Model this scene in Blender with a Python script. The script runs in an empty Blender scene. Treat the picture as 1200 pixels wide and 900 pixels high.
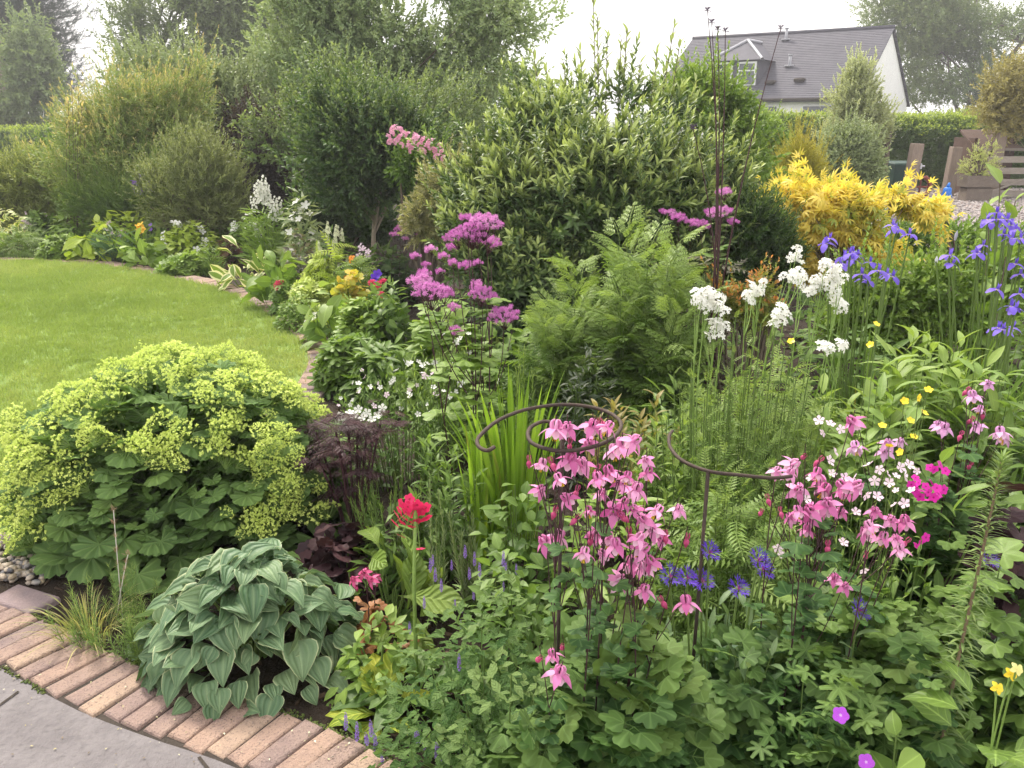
EXPO=1.15; GLARE_HAZE=0.0021
import bpy, math, random
import numpy as np
from math import sin, cos, pi, radians, tan, atan
rng = np.random.default_rng(7)
random.seed(7)
C = bpy.context.scene.collection
F_PX, PITCH, CAM_H = 968.0, radians(17.8), 1.55
def ray(px, py):
    a, b = (px-600)/F_PX, (450-py)/F_PX
    return np.array([a, cos(PITCH)+b*sin(PITCH), -sin(PITCH)+b*cos(PITCH)])
def at(px, py, Y):                       # point of the garden seen at (px,py), Y metres ahead
    d = ray(px, py); return d*(Y/d[1]) + np.array([0, 0, CAM_H])
def gp(px, py, z=0.0):                   # same, on the level z
    d = ray(px, py); return d*((z-CAM_H)/d[2]) + np.array([0, 0, CAM_H])
def nrm(a): return a/np.maximum(np.linalg.norm(a, axis=-1, keepdims=True), 1e-9)
def U(a, b, n=None): return rng.uniform(a, b, n)
def N_(s, shape): return rng.normal(0, s, shape)
# smooth pseudo noise from a few sines
_nk = rng.normal(0, 1, (9, 3)); _np = rng.uniform(0, 6.28, 9)
def noise3(p, f=1.0):
    return np.sin((p*f) @ _nk.T + _np).mean(-1)*1.9
def frames(fwd, up):
    y = nrm(fwd); x = np.cross(y, up); bad = np.linalg.norm(x, axis=-1) < 1e-4
    if bad.any(): x[bad] = np.cross(y[bad], np.array([1., .2, .1]))
    x = nrm(x); z = np.cross(x, y); return np.stack([x, y, z], axis=-1)
# ---------------------------------------------------------------- templates
class Tpl:
    # V verts, L loop indices, S polygon sizes, A per-vertex (rnd,u,v,e), M material index per polygon
    def __init__(s, V, faces, A, M=None):
        s.V = np.asarray(V, float).reshape(-1, 3); s.A = np.asarray(A, float).reshape(-1, 4)
        s.L = np.array([i for f in faces for i in f], int); s.S = np.array([len(f) for f in faces], int)
        s.M = np.zeros(len(s.S), int) if M is None else (np.full(len(s.S), M) if np.isscalar(M) else np.asarray(M, int))
    def mat(s, m):
        t = Tpl.__new__(Tpl); t.V, t.A, t.L, t.S = s.V, s.A, s.L, s.S; t.M = np.full(len(s.S), m); return t
class MB:
    def __init__(s): s.V, s.A, s.L, s.S, s.M = [], [], [], [], []; s.n = 0
    def raw(s, V, A, L, S, M):
        s.V.append(V); s.A.append(A); s.L.append(L+s.n); s.S.append(S); s.M.append(M); s.n += len(V)
    def inst(s, tpls, pos, R, sc, rnd=None, e=None, M=None):
        if isinstance(tpls, Tpl): tpls = [tpls]
        pos = np.asarray(pos, float); k = len(pos)
        if k == 0: return s
        sc = np.broadcast_to(np.asarray(sc, float), (k,)) if np.ndim(sc) < 2 else np.asarray(sc)
        rnd = rng.random(k) if rnd is None else np.broadcast_to(rnd, (k,))
        which = rng.integers(0, len(tpls), k)
        for i, t in enumerate(tpls):
            m = which == i; q = int(m.sum())
            if not q: continue
            v = t.V[None]*(sc[m][:, None, None] if sc.ndim == 1 else sc[m][:, None, :])
            v = np.einsum('kij,knj->kni', R[m], v) + pos[m][:, None]
            a = np.repeat(t.A[None], q, 0)
            a[:, :, 0] = np.clip(rnd[m][:, None]*.65 + a[:, :, 0]*.35, 0, 1)
            if e is not None: a[:, :, 3] = np.clip(a[:, :, 3] + np.broadcast_to(e, (k,))[m][:, None], 0, 1)
            off = (np.arange(q)*len(t.V))[:, None]
            s.raw(v.reshape(-1, 3), a.reshape(-1, 4), (t.L[None]+off).reshape(-1), np.tile(t.S, q),
                  np.tile(t.M if M is None else np.full(len(t.S), M), q))
        return s
    def one(s, t, pos=(0, 0, 0), R=None, sc=1.0, rnd=.5, e=None, M=None):
        R = np.eye(3) if R is None else R
        return s.inst(t, np.array([pos], float), np.array([R]), sc, rnd, e, M)
    def tubes(s, P, R, ns=5, rnd=None, M=0, e=0, cap=False):
        P = np.asarray(P, float)
        if P.ndim == 2: P = P[None]
        k, m, _ = P.shape; R = np.broadcast_to(np.asarray(R, float), (k, m)) if np.ndim(R) < 2 else R
        T = nrm(np.gradient(P, axis=1)); mt = nrm(T.mean(1))
        ref = np.where(np.abs(mt[:, 2:3]) > .7, np.array([[1., 0, 0]]), np.array([[0, 0, 1.]]))
        n1 = nrm(np.cross(T, ref[:, None])); n2 = np.cross(T, n1)
        a = np.arange(ns)*2*pi/ns
        v = P[:, :, None] + R[:, :, None, None]*(np.cos(a)[None, None, :, None]*n1[:, :, None] + np.sin(a)[None, None, :, None]*n2[:, :, None])
        rnd = rng.random(k) if rnd is None else np.broadcast_to(rnd, (k,))
        A = np.zeros((k, m, ns, 4)); A[..., 0] = rnd[:, None, None]; A[..., 1] = .5
        A[..., 2] = (np.arange(m)/(m-1))[None, :, None]; A[..., 3] = e
        j, i = np.meshgrid(np.arange(m-1), np.arange(ns), indexing='ij'); i2 = (i+1) % ns
        q = np.stack([j*ns+i, j*ns+i2, (j+1)*ns+i2, (j+1)*ns+i], -1).reshape(-1)
        L = [(q[None]+(np.arange(k)*m*ns)[:, None]).reshape(-1)]; S = [np.full(k*(m-1)*ns, 4)]
        if cap:
            for r in (0, m-1):
                c = np.arange(ns)[::-1] if r == 0 else np.arange(ns)
                L.append((c[None]+r*ns+(np.arange(k)*m*ns)[:, None]).reshape(-1)); S.append(np.full(k, ns))
        L = np.concatenate(L); S = np.concatenate(S)
        s.raw(v.reshape(-1, 3), A.reshape(-1, 4), L, S, np.full(len(S), M)); return s
    def ribbons(s, P, W, side, fold=.25, rnd=None, M=0, e=0):
        P = np.asarray(P, float); k, m, _ = P.shape; W = np.broadcast_to(W, (k, m))
        T = nrm(np.gradient(P, axis=1)); sd = nrm(side)[:, None]*np.ones((1, m, 1)); nn = nrm(np.cross(sd, T))
        l = P - sd*W[..., None]*.5; r = P + sd*W[..., None]*.5; c = P - nn*(W*fold)[..., None]
        v = np.stack([l, c, r], 2)
        rnd = rng.random(k) if rnd is None else np.broadcast_to(rnd, (k,))
        A = np.zeros((k, m, 3, 4)); A[..., 0] = rnd[:, None, None]; A[..., 0, 1] = 1; A[..., 2, 1] = 1
        A[..., 2] = (np.arange(m)/(m-1))[None, :, None]; A[..., 3] = e
        j, i = np.meshgrid(np.arange(m-1), np.arange(2), indexing='ij')
        q = np.stack([j*3+i, j*3+i+1, (j+1)*3+i+1, (j+1)*3+i], -1).reshape(-1)
        s.raw(v.reshape(-1, 3), A.reshape(-1, 4), (q[None]+(np.arange(k)*m*3)[:, None]).reshape(-1), np.full(k*(m-1)*2, 4), np.full(k*(m-1)*2, M))
        return s
    def box(s, c, d, rz=0, M=0, rnd=.5, tilt=None, bev=0):
        x, y, z = np.array(d)/2.
        if bev:
            b = bev; V = []
            for sz, bb in ((-1, 0), (1, b), (1, 0)):
                pass
            V = [(-x, -y, -z), (x, -y, -z), (x, y, -z), (-x, y, -z), (-x, -y, z-b), (x, -y, z-b), (x, y, z-b), (-x, y, z-b),
                 (-x+b, -y+b, z), (x-b, -y+b, z), (x-b, y-b, z), (-x+b, y-b, z)]
            Fc = [(3, 2, 1, 0), (0, 1, 5, 4), (1, 2, 6, 5), (2, 3, 7, 6), (3, 0, 4, 7), (4, 5, 9, 8), (5, 6, 10, 9), (6, 7, 11, 10), (7, 4, 8, 11), (8, 9, 10, 11)]
        else:
            V = [(-x, -y, -z), (x, -y, -z), (x, y, -z), (-x, y, -z), (-x, -y, z), (x, -y, z), (x, y, z), (-x, y, z)]
            Fc = [(3, 2, 1, 0), (4, 5, 6, 7), (0, 1, 5, 4), (1, 2, 6, 5), (2, 3, 7, 6), (3, 0, 4, 7)]
        V = np.array(V, float)
        if tilt is not None:
            ax, ay = tilt
            V = V @ np.array([[1, 0, 0], [0, cos(ax), sin(ax)], [0, -sin(ax), cos(ax)]]) @ np.array([[cos(ay), 0, -sin(ay)], [0, 1, 0], [sin(ay), 0, cos(ay)]])
        V = V @ np.array([[cos(rz), sin(rz), 0], [-sin(rz), cos(rz), 0], [0, 0, 1]]) + np.array(c, float)
        return s.poly(V, Fc, M, rnd)
    def poly(s, V, faces, M=0, rnd=.5):
        V = np.array(V, float); A = np.tile([rnd, .5, .5, 0], (len(V), 1))
        s.raw(V, A, np.array([i for f in faces for i in f]), np.array([len(f) for f in faces]), np.full(len(faces), M)); return s
    def tpl(s):
        t = Tpl.__new__(Tpl); t.V, t.A, t.L, t.S, t.M = (np.concatenate(q) for q in (s.V, s.A, s.L, s.S, s.M)); return t
    def mesh(s, name, mats, smooth=True):
        V, A, L, S, M = (np.concatenate(q) for q in (s.V, s.A, s.L, s.S, s.M))
        me = bpy.data.meshes.new(name)
        me.vertices.add(len(V)); me.vertices.foreach_set('co', V.astype(np.float32).ravel())
        me.loops.add(len(L)); me.loops.foreach_set('vertex_index', L.astype(np.int32))
        me.polygons.add(len(S)); me.polygons.foreach_set('loop_start', (np.cumsum(S)-S).astype(np.int32))
        me.polygons.foreach_set('material_index', M.astype(np.int32))
        me.polygons.foreach_set('use_smooth', np.full(len(S), smooth))
        at_ = me.attributes.new('lf', 'FLOAT_COLOR', 'POINT'); at_.data.foreach_set('color', A.astype(np.float32).ravel())
        for m in (mats if isinstance(mats, (list, tuple)) else [mats]): me.materials.append(m)
        me.update(calc_edges=True); return me
    def build(s, name, mats, parent=None, smooth=True, loc=None):
        if not s.V: return None
        o = bpy.data.objects.new(name, s.mesh(name, mats, smooth)); C.objects.link(o)
        if parent: o.parent = parent
        if loc is not None: o.location = loc
        return o
# ---------------------------------------------------------------- naming
def tag(o, label=None, cat=None, group=None, kind=None):
    if label: o['label'] = label
    if cat: o['category'] = cat
    if group: o['group'] = group
    if kind: o['kind'] = kind
    return o
def thing(name, label, cat, loc, group=None, rz=0):
    o = bpy.data.objects.new(name, None); C.objects.link(o); o.empty_display_size = .1
    o.location = loc; o.rotation_euler = (0, 0, rz); return tag(o, label, cat, group)
# ---------------------------------------------------------------- leaf shapes (length 1 along +Y, upper side +Z)
PROF = dict(ov=lambda t: np.sin(pi*t**.72), la=lambda t: np.sin(pi*t**.8)**.9, ob=lambda t: np.sin(pi*t**1.5),
            he=lambda t: np.sin(pi*t**.6)**.85, st=lambda t: np.minimum(1, t*6)**.5*(1-t**3),
            pe=lambda t: np.sin(pi*np.clip(t*.93+.07, 0, 1)**1.6)**.6)
def leafT(W=.35, prof='ov', n=4, fold=.12, curl=.25, nu=1, wave=0, e0=0, e1=0, pet=0, twist=0, rnd=0):
    t = np.linspace(0, 1, n+1); w = PROF[prof](t)*W/2; w[0] = max(w[0], .012); w[-1] = .006
    if prof == 'pe': w[-1] = W*.16
    cols = np.linspace(-1, 1, 2*nu+1); V, A, Fc = [], [], []
    ys = t - .35*curl*t**2; zs = -curl*t**2*.9
    for i in range(n+1):
        for c in cols:
            x = c*w[i]; z = zs[i] + abs(c)*w[i]*fold*2 + wave*sin(i*2.1+c*1.3)*abs(c)*w[i]
            xx = x*cos(twist*t[i]) ; z += x*sin(twist*t[i])
            V.append((xx, ys[i]+pet, z)); A.append((rnd, abs(c), t[i], e0+(e1-e0)*t[i]))
    m = len(cols)
    for i in range(n):
        for j in range(m-1): Fc.append((i*m+j, i*m+j+1, (i+1)*m+j+1, (i+1)*m+j))
    if pet:
        b = len(V); w0 = .012
        V += [(-w0, 0, 0), (w0, 0, 0)]; A += [(rnd, .3, 0, e0)]*2; Fc.append((b, b+1, nu+1 if nu > 0 else 1, nu-1 if nu > 0 else 0))
    return Tpl(V, Fc, A)
def lowleaf(W=.35, curl=.15, fold=.1, mid=.45):
    V = [(0, 0, 0), (-W/2, mid, fold*W), (0, mid*1.05, -.0), (W/2, mid, fold*W), (0, 1-.3*curl, -curl)]
    return Tpl(V, [(0, 2, 1), (0, 3, 2), (1, 2, 4), (2, 3, 4)], [(0, 0, 0, 0), (0, 1, .5, 0), (0, 0, .5, 0), (0, 1, .5, 0), (0, 0, 1, 0)])
def fanT(lobes=7, span=330, depth=.12, teeth=0, cup=.2, pleat=.05, ps=6, sharp=1., rings=2, droop=.15, off=.0):
    # leaf blade round its petiole end; lobes scalloped; centre at origin, middle lobe to +Y, radius 1
    ns = lobes*ps; th = np.linspace(-radians(span)/2, radians(span)/2, ns+1) + pi/2
    ph = np.linspace(0, lobes, ns+1); c = np.abs(np.cos(pi*(ph-.5)))           # 1 at lobe centre
    lob = c**sharp; r = 1-depth*(1-lob)
    if teeth: r = r - teeth*(.5+.5*np.cos(pi*2*ph*3+pi))*lob
    r = r*(1-.12*np.abs(np.linspace(-1, 1, ns+1))**2)
    V = [(0, 0, 0)]; A = [(0, 0, 0, 0)]
    fr = [.45, 1.] if rings == 2 else [.3, .62, 1.]
    for f in fr:
        for i in range(ns+1):
            rr = f*(r[i] if f == 1. else min(f and 1, 1)*min(1., r[i]/f*.92))
            z = cup*rr*rr - droop*rr**3*1.2 + pleat*(c[i]-.5)*rr*2
            V.append((rr*cos(th[i]), rr*sin(th[i])+off, z)); A.append((0, 1-c[i], f, 0))
    Fc = [(0, 1+i, 2+i) for i in range(ns)]
    for k in range(len(fr)-1):
        a = 1+k*(ns+1); b = a+ns+1
        Fc += [(a+i, b+i, b+i+1, a+i+1) for i in range(ns)]
    return Tpl(V, Fc, A)
def combo(items):     # items: (tpl, pos, fwd, up, scale, rnd, e, mat)
    mb = MB()
    for it in items:
        t, p, f, u, s_ = it[:5]; rn = it[5] if len(it) > 5 else .5; e = it[6] if len(it) > 6 else 0; m = it[7] if len(it) > 7 else None
        R = frames(np.array([f], float), np.array([u], float))
        mb.inst(t, np.array([p], float), R, s_, rn, e, m)
    return mb.tpl()
def trifol(lf, ang=70, stalk=.25, s_=.75):
    it = []
    for a in (-ang, 0, ang):
        d = np.array([sin(radians(a)), cos(radians(a)), random.uniform(-.15, .1)])
        it.append((lf, d*stalk, d, (0, 0, 1), s_, random.random()))
    mb = MB()
    for x in it: mb.inst(x[0], np.array([x[1]]), frames(np.array([x[2]]), np.array([[0, 0, 1.]])), x[4], x[5])
    for a in (-ang, 0, ang):
        d = np.array([sin(radians(a)), cos(radians(a)), 0]); mb.tubes([[(0, 0, 0), d*stalk]], .012, 3, .5)
    return mb.tpl()
def pinnT(n=6, lf=None, L0=.42, ang=55, droop=.3, taper=.6, base=.15, term=1.):
    it = []; P = []
    for i in range(n+1):
        t = base+(1-base)*i/n; p = np.array([0, t*(1-.3*droop*t), -droop*t*t]); P.append(p)
        sz = L0*(1-(1-taper)*t)*(.75+.25*min(1, t*4))
        if i == n: it.append((lf, p, (0, 1, -droop*1.5), (0, 0, 1), sz*term, .5)); continue
        for sg in (-1, 1):
            d = (sg*sin(radians(ang)), cos(radians(ang)), -droop*.8+random.uniform(-.1, .1))
            it.append((lf, p, d, (0, 0, 1), sz, random.random()))
    t = combo(it); mb = MB(); mb.one(t, rnd=0); mb.V = mb.V; mb.tubes([[(0, 0, 0)]+P], .012, 3, .5); return mb.tpl()
def shootT(lf, n=12, size=.3, ang=50, top=25, r=.012, t0=.1, whorl=1, tipgrow=.8, stemM=None, eTip=1., droop=0, bend=.1, rs=None):
    # a twig of length 1 along +Y carrying n leaves in a spiral
    mb = MB(); rs = rs or random.Random(n*7+int(size*100)); ps, fw, up, sz, rn, ee = [], [], [], [], [], []
    ph = rs.random()*6
    for i in range(n):
        t = t0+(1-t0)*(i//whorl)/max(1, (n-1)//whorl); ph += 2.4 if whorl == 1 else 2*pi/whorl+(0.9 if i % whorl == 0 else 0)
        a = radians(ang+(top-ang)*t+rs.uniform(-10, 10)); d = np.array([cos(ph)*sin(a), cos(a), sin(ph)*sin(a)])
        d[2] -= droop; ps.append((bend*sin(t*2), t, bend*t*t)); fw.append(d); up.append((-cos(ph)*cos(a), sin(a)+.3, -sin(ph)*cos(a)))
        sz.append(size*(1-(1-tipgrow)*t)*rs.uniform(.8, 1.15)); rn.append(rs.random()); ee.append(eTip*max(0, (t-.55)/.45))
    mb.inst(lf, np.array(ps), frames(np.array(fw), np.array(up)), np.array(sz), np.array(rn), np.array(ee))
    P = [(bend*sin(t*2), t, bend*t*t) for t in (0, .5, 1)]
    mb.tubes([P], np.array([[r, r*.8, r*.4]]), 3, .5, M=0 if stemM is None else stemM); return mb.tpl()
def smooth_path(pts, n):
    P = np.array(pts, float); t = np.linspace(0, len(P)-1, n); out = []
    for x in t:
        i = min(int(x), len(P)-2); f = x-i; p0, p1, p2, p3 = P[max(i-1, 0)], P[i], P[i+1], P[min(i+2, len(P)-1)]
        out.append(.5*((2*p1)+(-p0+p2)*f+(2*p0-5*p1+4*p2-p3)*f*f+(-p0+3*p1-3*p2+p3)*f**3))
    return np.array(out)
def arcs(a, b, m, bulge):  # quadratic arcs a->b (k,3)
    a, b = np.asarray(a, float), np.asarray(b, float); t = np.linspace(0, 1, m)[None, :, None]; c = (a+b)/2+bulge
    return (1-t)**2*a[:, None]+2*t*(1-t)*c[:, None]+t*t*b[:, None]
# ---------------------------------------------------------------- materials
def newmat(name):
    m = bpy.data.materials.new(name); m.use_nodes = True; nt = m.node_tree; nt.nodes.clear()
    return m, nt, lambda t, **k: _nd(nt, t, **k)
def _nd(nt, t, **k):
    n = nt.nodes.new(t)
    for a, v in k.items():
        if a.startswith('i_'):
            key = a[2:]; n.inputs[int(key) if key.isdigit() else key.replace('_', ' ')].default_value = v
        else: setattr(n, a, v)
    return n
def c4(c): return (c[0], c[1], c[2], 1)
def mix(nt, fac, a, b, mode='MIX'):
    n = nt.nodes.new('ShaderNodeMix'); n.data_type = 'RGBA'; n.blend_type = mode
    for i, v in ((0, fac), (6, a), (7, b)):
        if hasattr(v, 'is_output') or isinstance(v, bpy.types.NodeSocket): nt.links.new(v, n.inputs[i])
        else: n.inputs[i].default_value = v if i == 0 else c4(v)
    return n.outputs[2]
def math_(nt, op, a, b=0., clamp=False):
    n = nt.nodes.new('ShaderNodeMath'); n.operation = op; n.use_clamp = clamp
    for i, v in enumerate((a, b)):
        if isinstance(v, bpy.types.NodeSocket): nt.links.new(v, n.inputs[i])
        else: n.inputs[i].default_value = v
    return n.outputs[0]
def ramp(nt, fac, stops, interp='LINEAR'):
    n = nt.nodes.new('ShaderNodeValToRGB'); cr = n.color_ramp; cr.interpolation = interp
    while len(cr.elements) < len(stops): cr.elements.new(.5)
    for e, (p, c) in zip(cr.elements, stops): e.position = p; e.color = c4(c)
    nt.links.new(fac, n.inputs[0]); return n.outputs[0]
def noise(nt, scale, detail=3, rough=.55, coord='Object', vec=None, dim='3D'):
    n = nt.nodes.new('ShaderNodeTexNoise'); n.inputs['Scale'].default_value = scale; n.inputs['Detail'].default_value = detail
    n.inputs['Roughness'].default_value = rough
    if vec is None:
        tc = nt.nodes.new('ShaderNodeTexCoord'); vec = tc.outputs[coord]
    nt.links.new(vec, n.inputs['Vector']); return n.outputs[0]
def leafmat(name, cols, tip=None, rough=.5, trans=.36, margin=None, mw=.8, rib=.25, veins=0, pv=0, bump=.3, spec=.3, brown=.02, tiplo=0., nsc=5, gain=1.):
    if trans: cols = [tuple(min(.85, c*gain*k_) for c, k_ in zip(q, (1.24, 1.16, 1.0))) for q in cols]; tip = tip and tuple(min(.85, c*gain) for c in tip)
    m, nt, nd = newmat(name); L = nt.links.new
    a = nd('ShaderNodeAttribute', attribute_name='lf'); s = nd('ShaderNodeSeparateColor'); L(a.outputs['Color'], s.inputs[0])
    rnd, u, v, e = s.outputs[0], s.outputs[1], s.outputs[2], a.outputs['Alpha']
    k = len(cols); st = [(i/(k-1) if k > 1 else 0, c) for i, c in enumerate(cols)]
    nz = noise(nt, nsc, 2)
    f = math_(nt, 'ADD', rnd, math_(nt, 'MULTIPLY', math_(nt, 'SUBTRACT', nz, .5), .9), True)
    col = ramp(nt, f, st)
    if tip is not None: col = mix(nt, e, col, tip)
    if rib:
        r = math_(nt, 'SUBTRACT', 1., math_(nt, 'MULTIPLY', u, 9.), True)
        col = mix(nt, math_(nt, 'MULTIPLY', r, rib), col, tuple(min(1, c*1.9+.05) for c in cols[-1]))
    hgt = None
    if veins:
        w = math_(nt, 'SINE', math_(nt, 'MULTIPLY', math_(nt, 'SUBTRACT', math_(nt, 'MULTIPLY', v, 1.), math_(nt, 'MULTIPLY', u, .28)), veins*6.283))
        hgt = w; w2 = math_(nt, 'SUBTRACT', math_(nt, 'MULTIPLY', w, 4.), 3.2, True)
        col = mix(nt, math_(nt, 'MULTIPLY', w2, .3), col, tuple(min(1, c*1.6+.03) for c in cols[-1]))
    if pv:
        w = math_(nt, 'SINE', math_(nt, 'MULTIPLY', u, pv)); hgt = w
        col = mix(nt, math_(nt, 'MULTIPLY', math_(nt, 'SUBTRACT', w, .1), .13, True), col, tuple(min(1, c*1.5+.02) for c in cols[-1]))
    if margin is not None:
        mm = math_(nt, 'MULTIPLY', math_(nt, 'SUBTRACT', math_(nt, 'ADD', u, math_(nt, 'MULTIPLY', math_(nt, 'SUBTRACT', nz, .5), .3)), mw), 12., True)
        col = mix(nt, mm, col, margin)
    if brown:
        b = math_(nt, 'MULTIPLY', math_(nt, 'SUBTRACT', rnd, 1-brown), 60., True)
        col = mix(nt, math_(nt, 'MULTIPLY', b, .7), col, (.16, .12, .03))
    p = nd('ShaderNodeBsdfPrincipled', i_Roughness=rough); p.inputs['Specular IOR Level'].default_value = spec
    L(col, p.inputs['Base Color'])
    if bump:
        n2 = noise(nt, nsc*14, 2); h = n2 if hgt is None else math_(nt, 'ADD', math_(nt, 'MULTIPLY', hgt, .5), n2)
        bp = nd('ShaderNodeBump', i_Strength=bump, i_Distance=.004); L(h, bp.inputs['Height']); L(bp.outputs[0], p.inputs['Normal'])
    out = nd('ShaderNodeOutputMaterial')
    if trans:
        tb = nd('ShaderNodeBsdfTranslucent'); tc = mix(nt, .5, col, (.35, .5, .08), 'MULTIPLY')
        tcol = mix(nt, .45, col, mix(nt, 1., col, (1.9, 1.9, .6), 'MULTIPLY')); L(tcol, tb.inputs[0])
        ms = nd('ShaderNodeMixShader', i_0=trans); L(p.outputs[0], ms.inputs[1]); L(tb.outputs[0], ms.inputs[2]); L(ms.outputs[0], out.inputs[0])
    else: L(p.outputs[0], out.inputs[0])
    return m
def petalmat(name, cols, center=None, trans=.3, rough=.55, cv=.25, vein=None):
    m, nt, nd = newmat(name); L = nt.links.new
    a = nd('ShaderNodeAttribute', attribute_name='lf'); s = nd('ShaderNodeSeparateColor'); L(a.outputs['Color'], s.inputs[0])
    rnd, u, v = s.outputs[0], s.outputs[1], s.outputs[2]; oi = nd('ShaderNodeObjectInfo')
    f = math_(nt, 'ADD', math_(nt, 'MULTIPLY', rnd, .5), math_(nt, 'MULTIPLY', oi.outputs['Random'], .5), True)
    k = len(cols); col = ramp(nt, f, [(i/(k-1) if k > 1 else 0, c) for i, c in enumerate(cols)])
    if center is not None:
        cf = math_(nt, 'MULTIPLY', math_(nt, 'SUBTRACT', cv, v), 1/cv*1.2, True); col = mix(nt, cf, col, center)
    if vein is not None:
        w = math_(nt, 'SUBTRACT', math_(nt, 'MULTIPLY', math_(nt, 'SINE', math_(nt, 'MULTIPLY', u, 22.)), 3.), 2., True)
        col = mix(nt, math_(nt, 'MULTIPLY', w, .5), col, vein)
    p = nd('ShaderNodeBsdfPrincipled', i_Roughness=rough); p.inputs['Specular IOR Level'].default_value = .25; L(col, p.inputs['Base Color'])
    tb = nd('ShaderNodeBsdfTranslucent'); L(col, tb.inputs[0]); out = nd('ShaderNodeOutputMaterial')
    ms = nd('ShaderNodeMixShader', i_0=trans); L(p.outputs[0], ms.inputs[1]); L(tb.outputs[0], ms.inputs[2]); L(ms.outputs[0], out.inputs[0])
    return m
def plainmat(name, c1, c2=None, scale=8, rough=.8, bump=.3, bd=.01, detail=6, metal=0, c3=None, spec=.3, stretch=None, c4th=None):
    m, nt, nd = newmat(name); L = nt.links.new; c2 = c2 or tuple(x*.6 for x in c1)
    tc = nd('ShaderNodeTexCoord'); vec = tc.outputs['Object']
    if stretch:
        mp = nd('ShaderNodeMapping'); mp.inputs['Scale'].default_value = stretch; L(vec, mp.inputs[0]); vec = mp.outputs[0]
    a = nd('ShaderNodeAttribute', attribute_name='lf'); s = nd('ShaderNodeSeparateColor'); L(a.outputs['Color'], s.inputs[0])
    n = noise(nt, scale, detail, .6, vec=vec); n2 = noise(nt, scale*6, 4, .6, vec=vec)
    col = ramp(nt, n, [(.3, c1), (.7, c2)])
    if c3: col = mix(nt, s.outputs[0], col, c3)
    if c4th: col = mix(nt, math_(nt, 'MULTIPLY', math_(nt, 'SUBTRACT', n2, .55), 5., True), col, c4th)
    col = mix(nt, .35, col, ramp(nt, n2, [(.3, tuple(x*.6 for x in c1)), (.7, tuple(min(1, x*1.4) for x in c1))]))
    p = nd('ShaderNodeBsdfPrincipled', i_Roughness=rough, i_Metallic=metal); p.inputs['Specular IOR Level'].default_value = spec; L(col, p.inputs['Base Color'])
    if bump:
        bp = nd('ShaderNodeBump', i_Strength=bump, i_Distance=bd); L(n2, bp.inputs['Height']); L(bp.outputs[0], p.inputs['Normal'])
    out = nd('ShaderNodeOutputMaterial'); L(p.outputs[0], out.inputs[0]); return m
# ---------------------------------------------------------------- camera, light, sky
cam = bpy.data.cameras.new('camera'); co = bpy.data.objects.new('camera', cam); C.objects.link(co)
co.location = (0, 0, CAM_H); co.rotation_euler = (pi/2-PITCH, 0, 0); cam.sensor_width = 36; cam.lens = 36*F_PX/1200; cam.clip_end = 900; cam.clip_start = .02
bpy.context.scene.camera = co
SUN_EL, SUN_AZ = radians(52), radians(-28)      # azimuth from +Y towards +X
w = bpy.data.worlds.new('World'); bpy.context.scene.world = w; w.use_nodes = True; nt = w.node_tree; nt.nodes.clear()
sky = _nd(nt, 'ShaderNodeTexSky', sky_type='NISHITA', sun_disc=False, sun_elevation=SUN_EL, sun_rotation=SUN_AZ, air_density=1.0, dust_density=4.0, ozone_density=1.0)
tc = _nd(nt, 'ShaderNodeTexCoord'); mp = _nd(nt, 'ShaderNodeMapping'); mp.inputs['Scale'].default_value = (1, 1, 2.5); nt.links.new(tc.outputs['Generated'], mp.inputs[0])
nz = noise(nt, 2.2, 6, .6, vec=mp.outputs[0])
cl = ramp(nt, nz, [(.3, (8.2, 8.2, 8.5)), (.62, (12.0, 11.6, 11.0))])
fac = ramp(nt, nz, [(.22, (.72,)*3), (.42, (.97,)*3)])
col = mix(nt, fac, sky.outputs[0], cl)
bg = _nd(nt, 'ShaderNodeBackground', i_Strength=0.085); nt.links.new(col, bg.inputs[0]); out = _nd(nt, 'ShaderNodeOutputWorld'); nt.links.new(bg.outputs[0], out.inputs[0])
sl = bpy.data.lights.new('sun', 'SUN'); sl.energy = 2.9; sl.angle = radians(12); sl.color = (1, .93, .80)
so = bpy.data.objects.new('sun', sl); C.objects.link(so); so.location = (0, 0, 20)
from mathutils import Vector
so.rotation_euler = Vector((-sin(SUN_AZ)*cos(SUN_EL), -cos(SUN_AZ)*cos(SUN_EL), -sin(SUN_EL))).to_track_quat('-Z', 'Y').to_euler()
sc = bpy.context.scene; sc.view_settings.view_transform = 'Standard'; sc.view_settings.look = 'None'; sc.view_settings.gamma = 1; sc.view_settings.exposure = EXPO
sc.cycles.max_bounces = 6; sc.cycles.diffuse_bounces = 3; sc.cycles.transmission_bounces = 3; sc.cycles.glossy_bounces = 2; sc.cycles.volume_bounces = 0
sc.cycles.use_denoising = True; sc.cycles.use_adaptive_sampling = True; sc.cycles.adaptive_threshold = .03
# ---------------------------------------------------------------- setting
def sheet(name, pts, z, mat, kind='structure', n=0):
    me = bpy.data.meshes.new(name); me.from_pydata([(p[0], p[1], z) for p in pts], [], [tuple(range(len(pts)))]); me.materials.append(mat)
    o = bpy.data.objects.new(name, me); C.objects.link(o); o['kind'] = kind
    if me.polygons[0].normal.z < 0: me.flip_normals()
    return o
M_field = plainmat('far_grass', (.06, .085, .025), (.09, .11, .04), 3)
M_soil = plainmat('soil', (.028, .019, .014), (.055, .038, .026), 14, .95, 1., .02)
M_lawn = plainmat('lawn_green', (.14, .21, .05), (.20, .28, .06), 1.6, .9, .6, .01, c4th=(.22, .29, .09))
M_gravel = plainmat('gravel_grey', (.24, .21, .20), (.36, .33, .32), 30, .9, 1., .02, c4th=(.45, .42, .41))
M_slate = plainmat('patio_stone', (.125, .112, .118), (.225, .205, .21), 7, .8, 1., .012, c4th=(.11, .10, .10))
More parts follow.
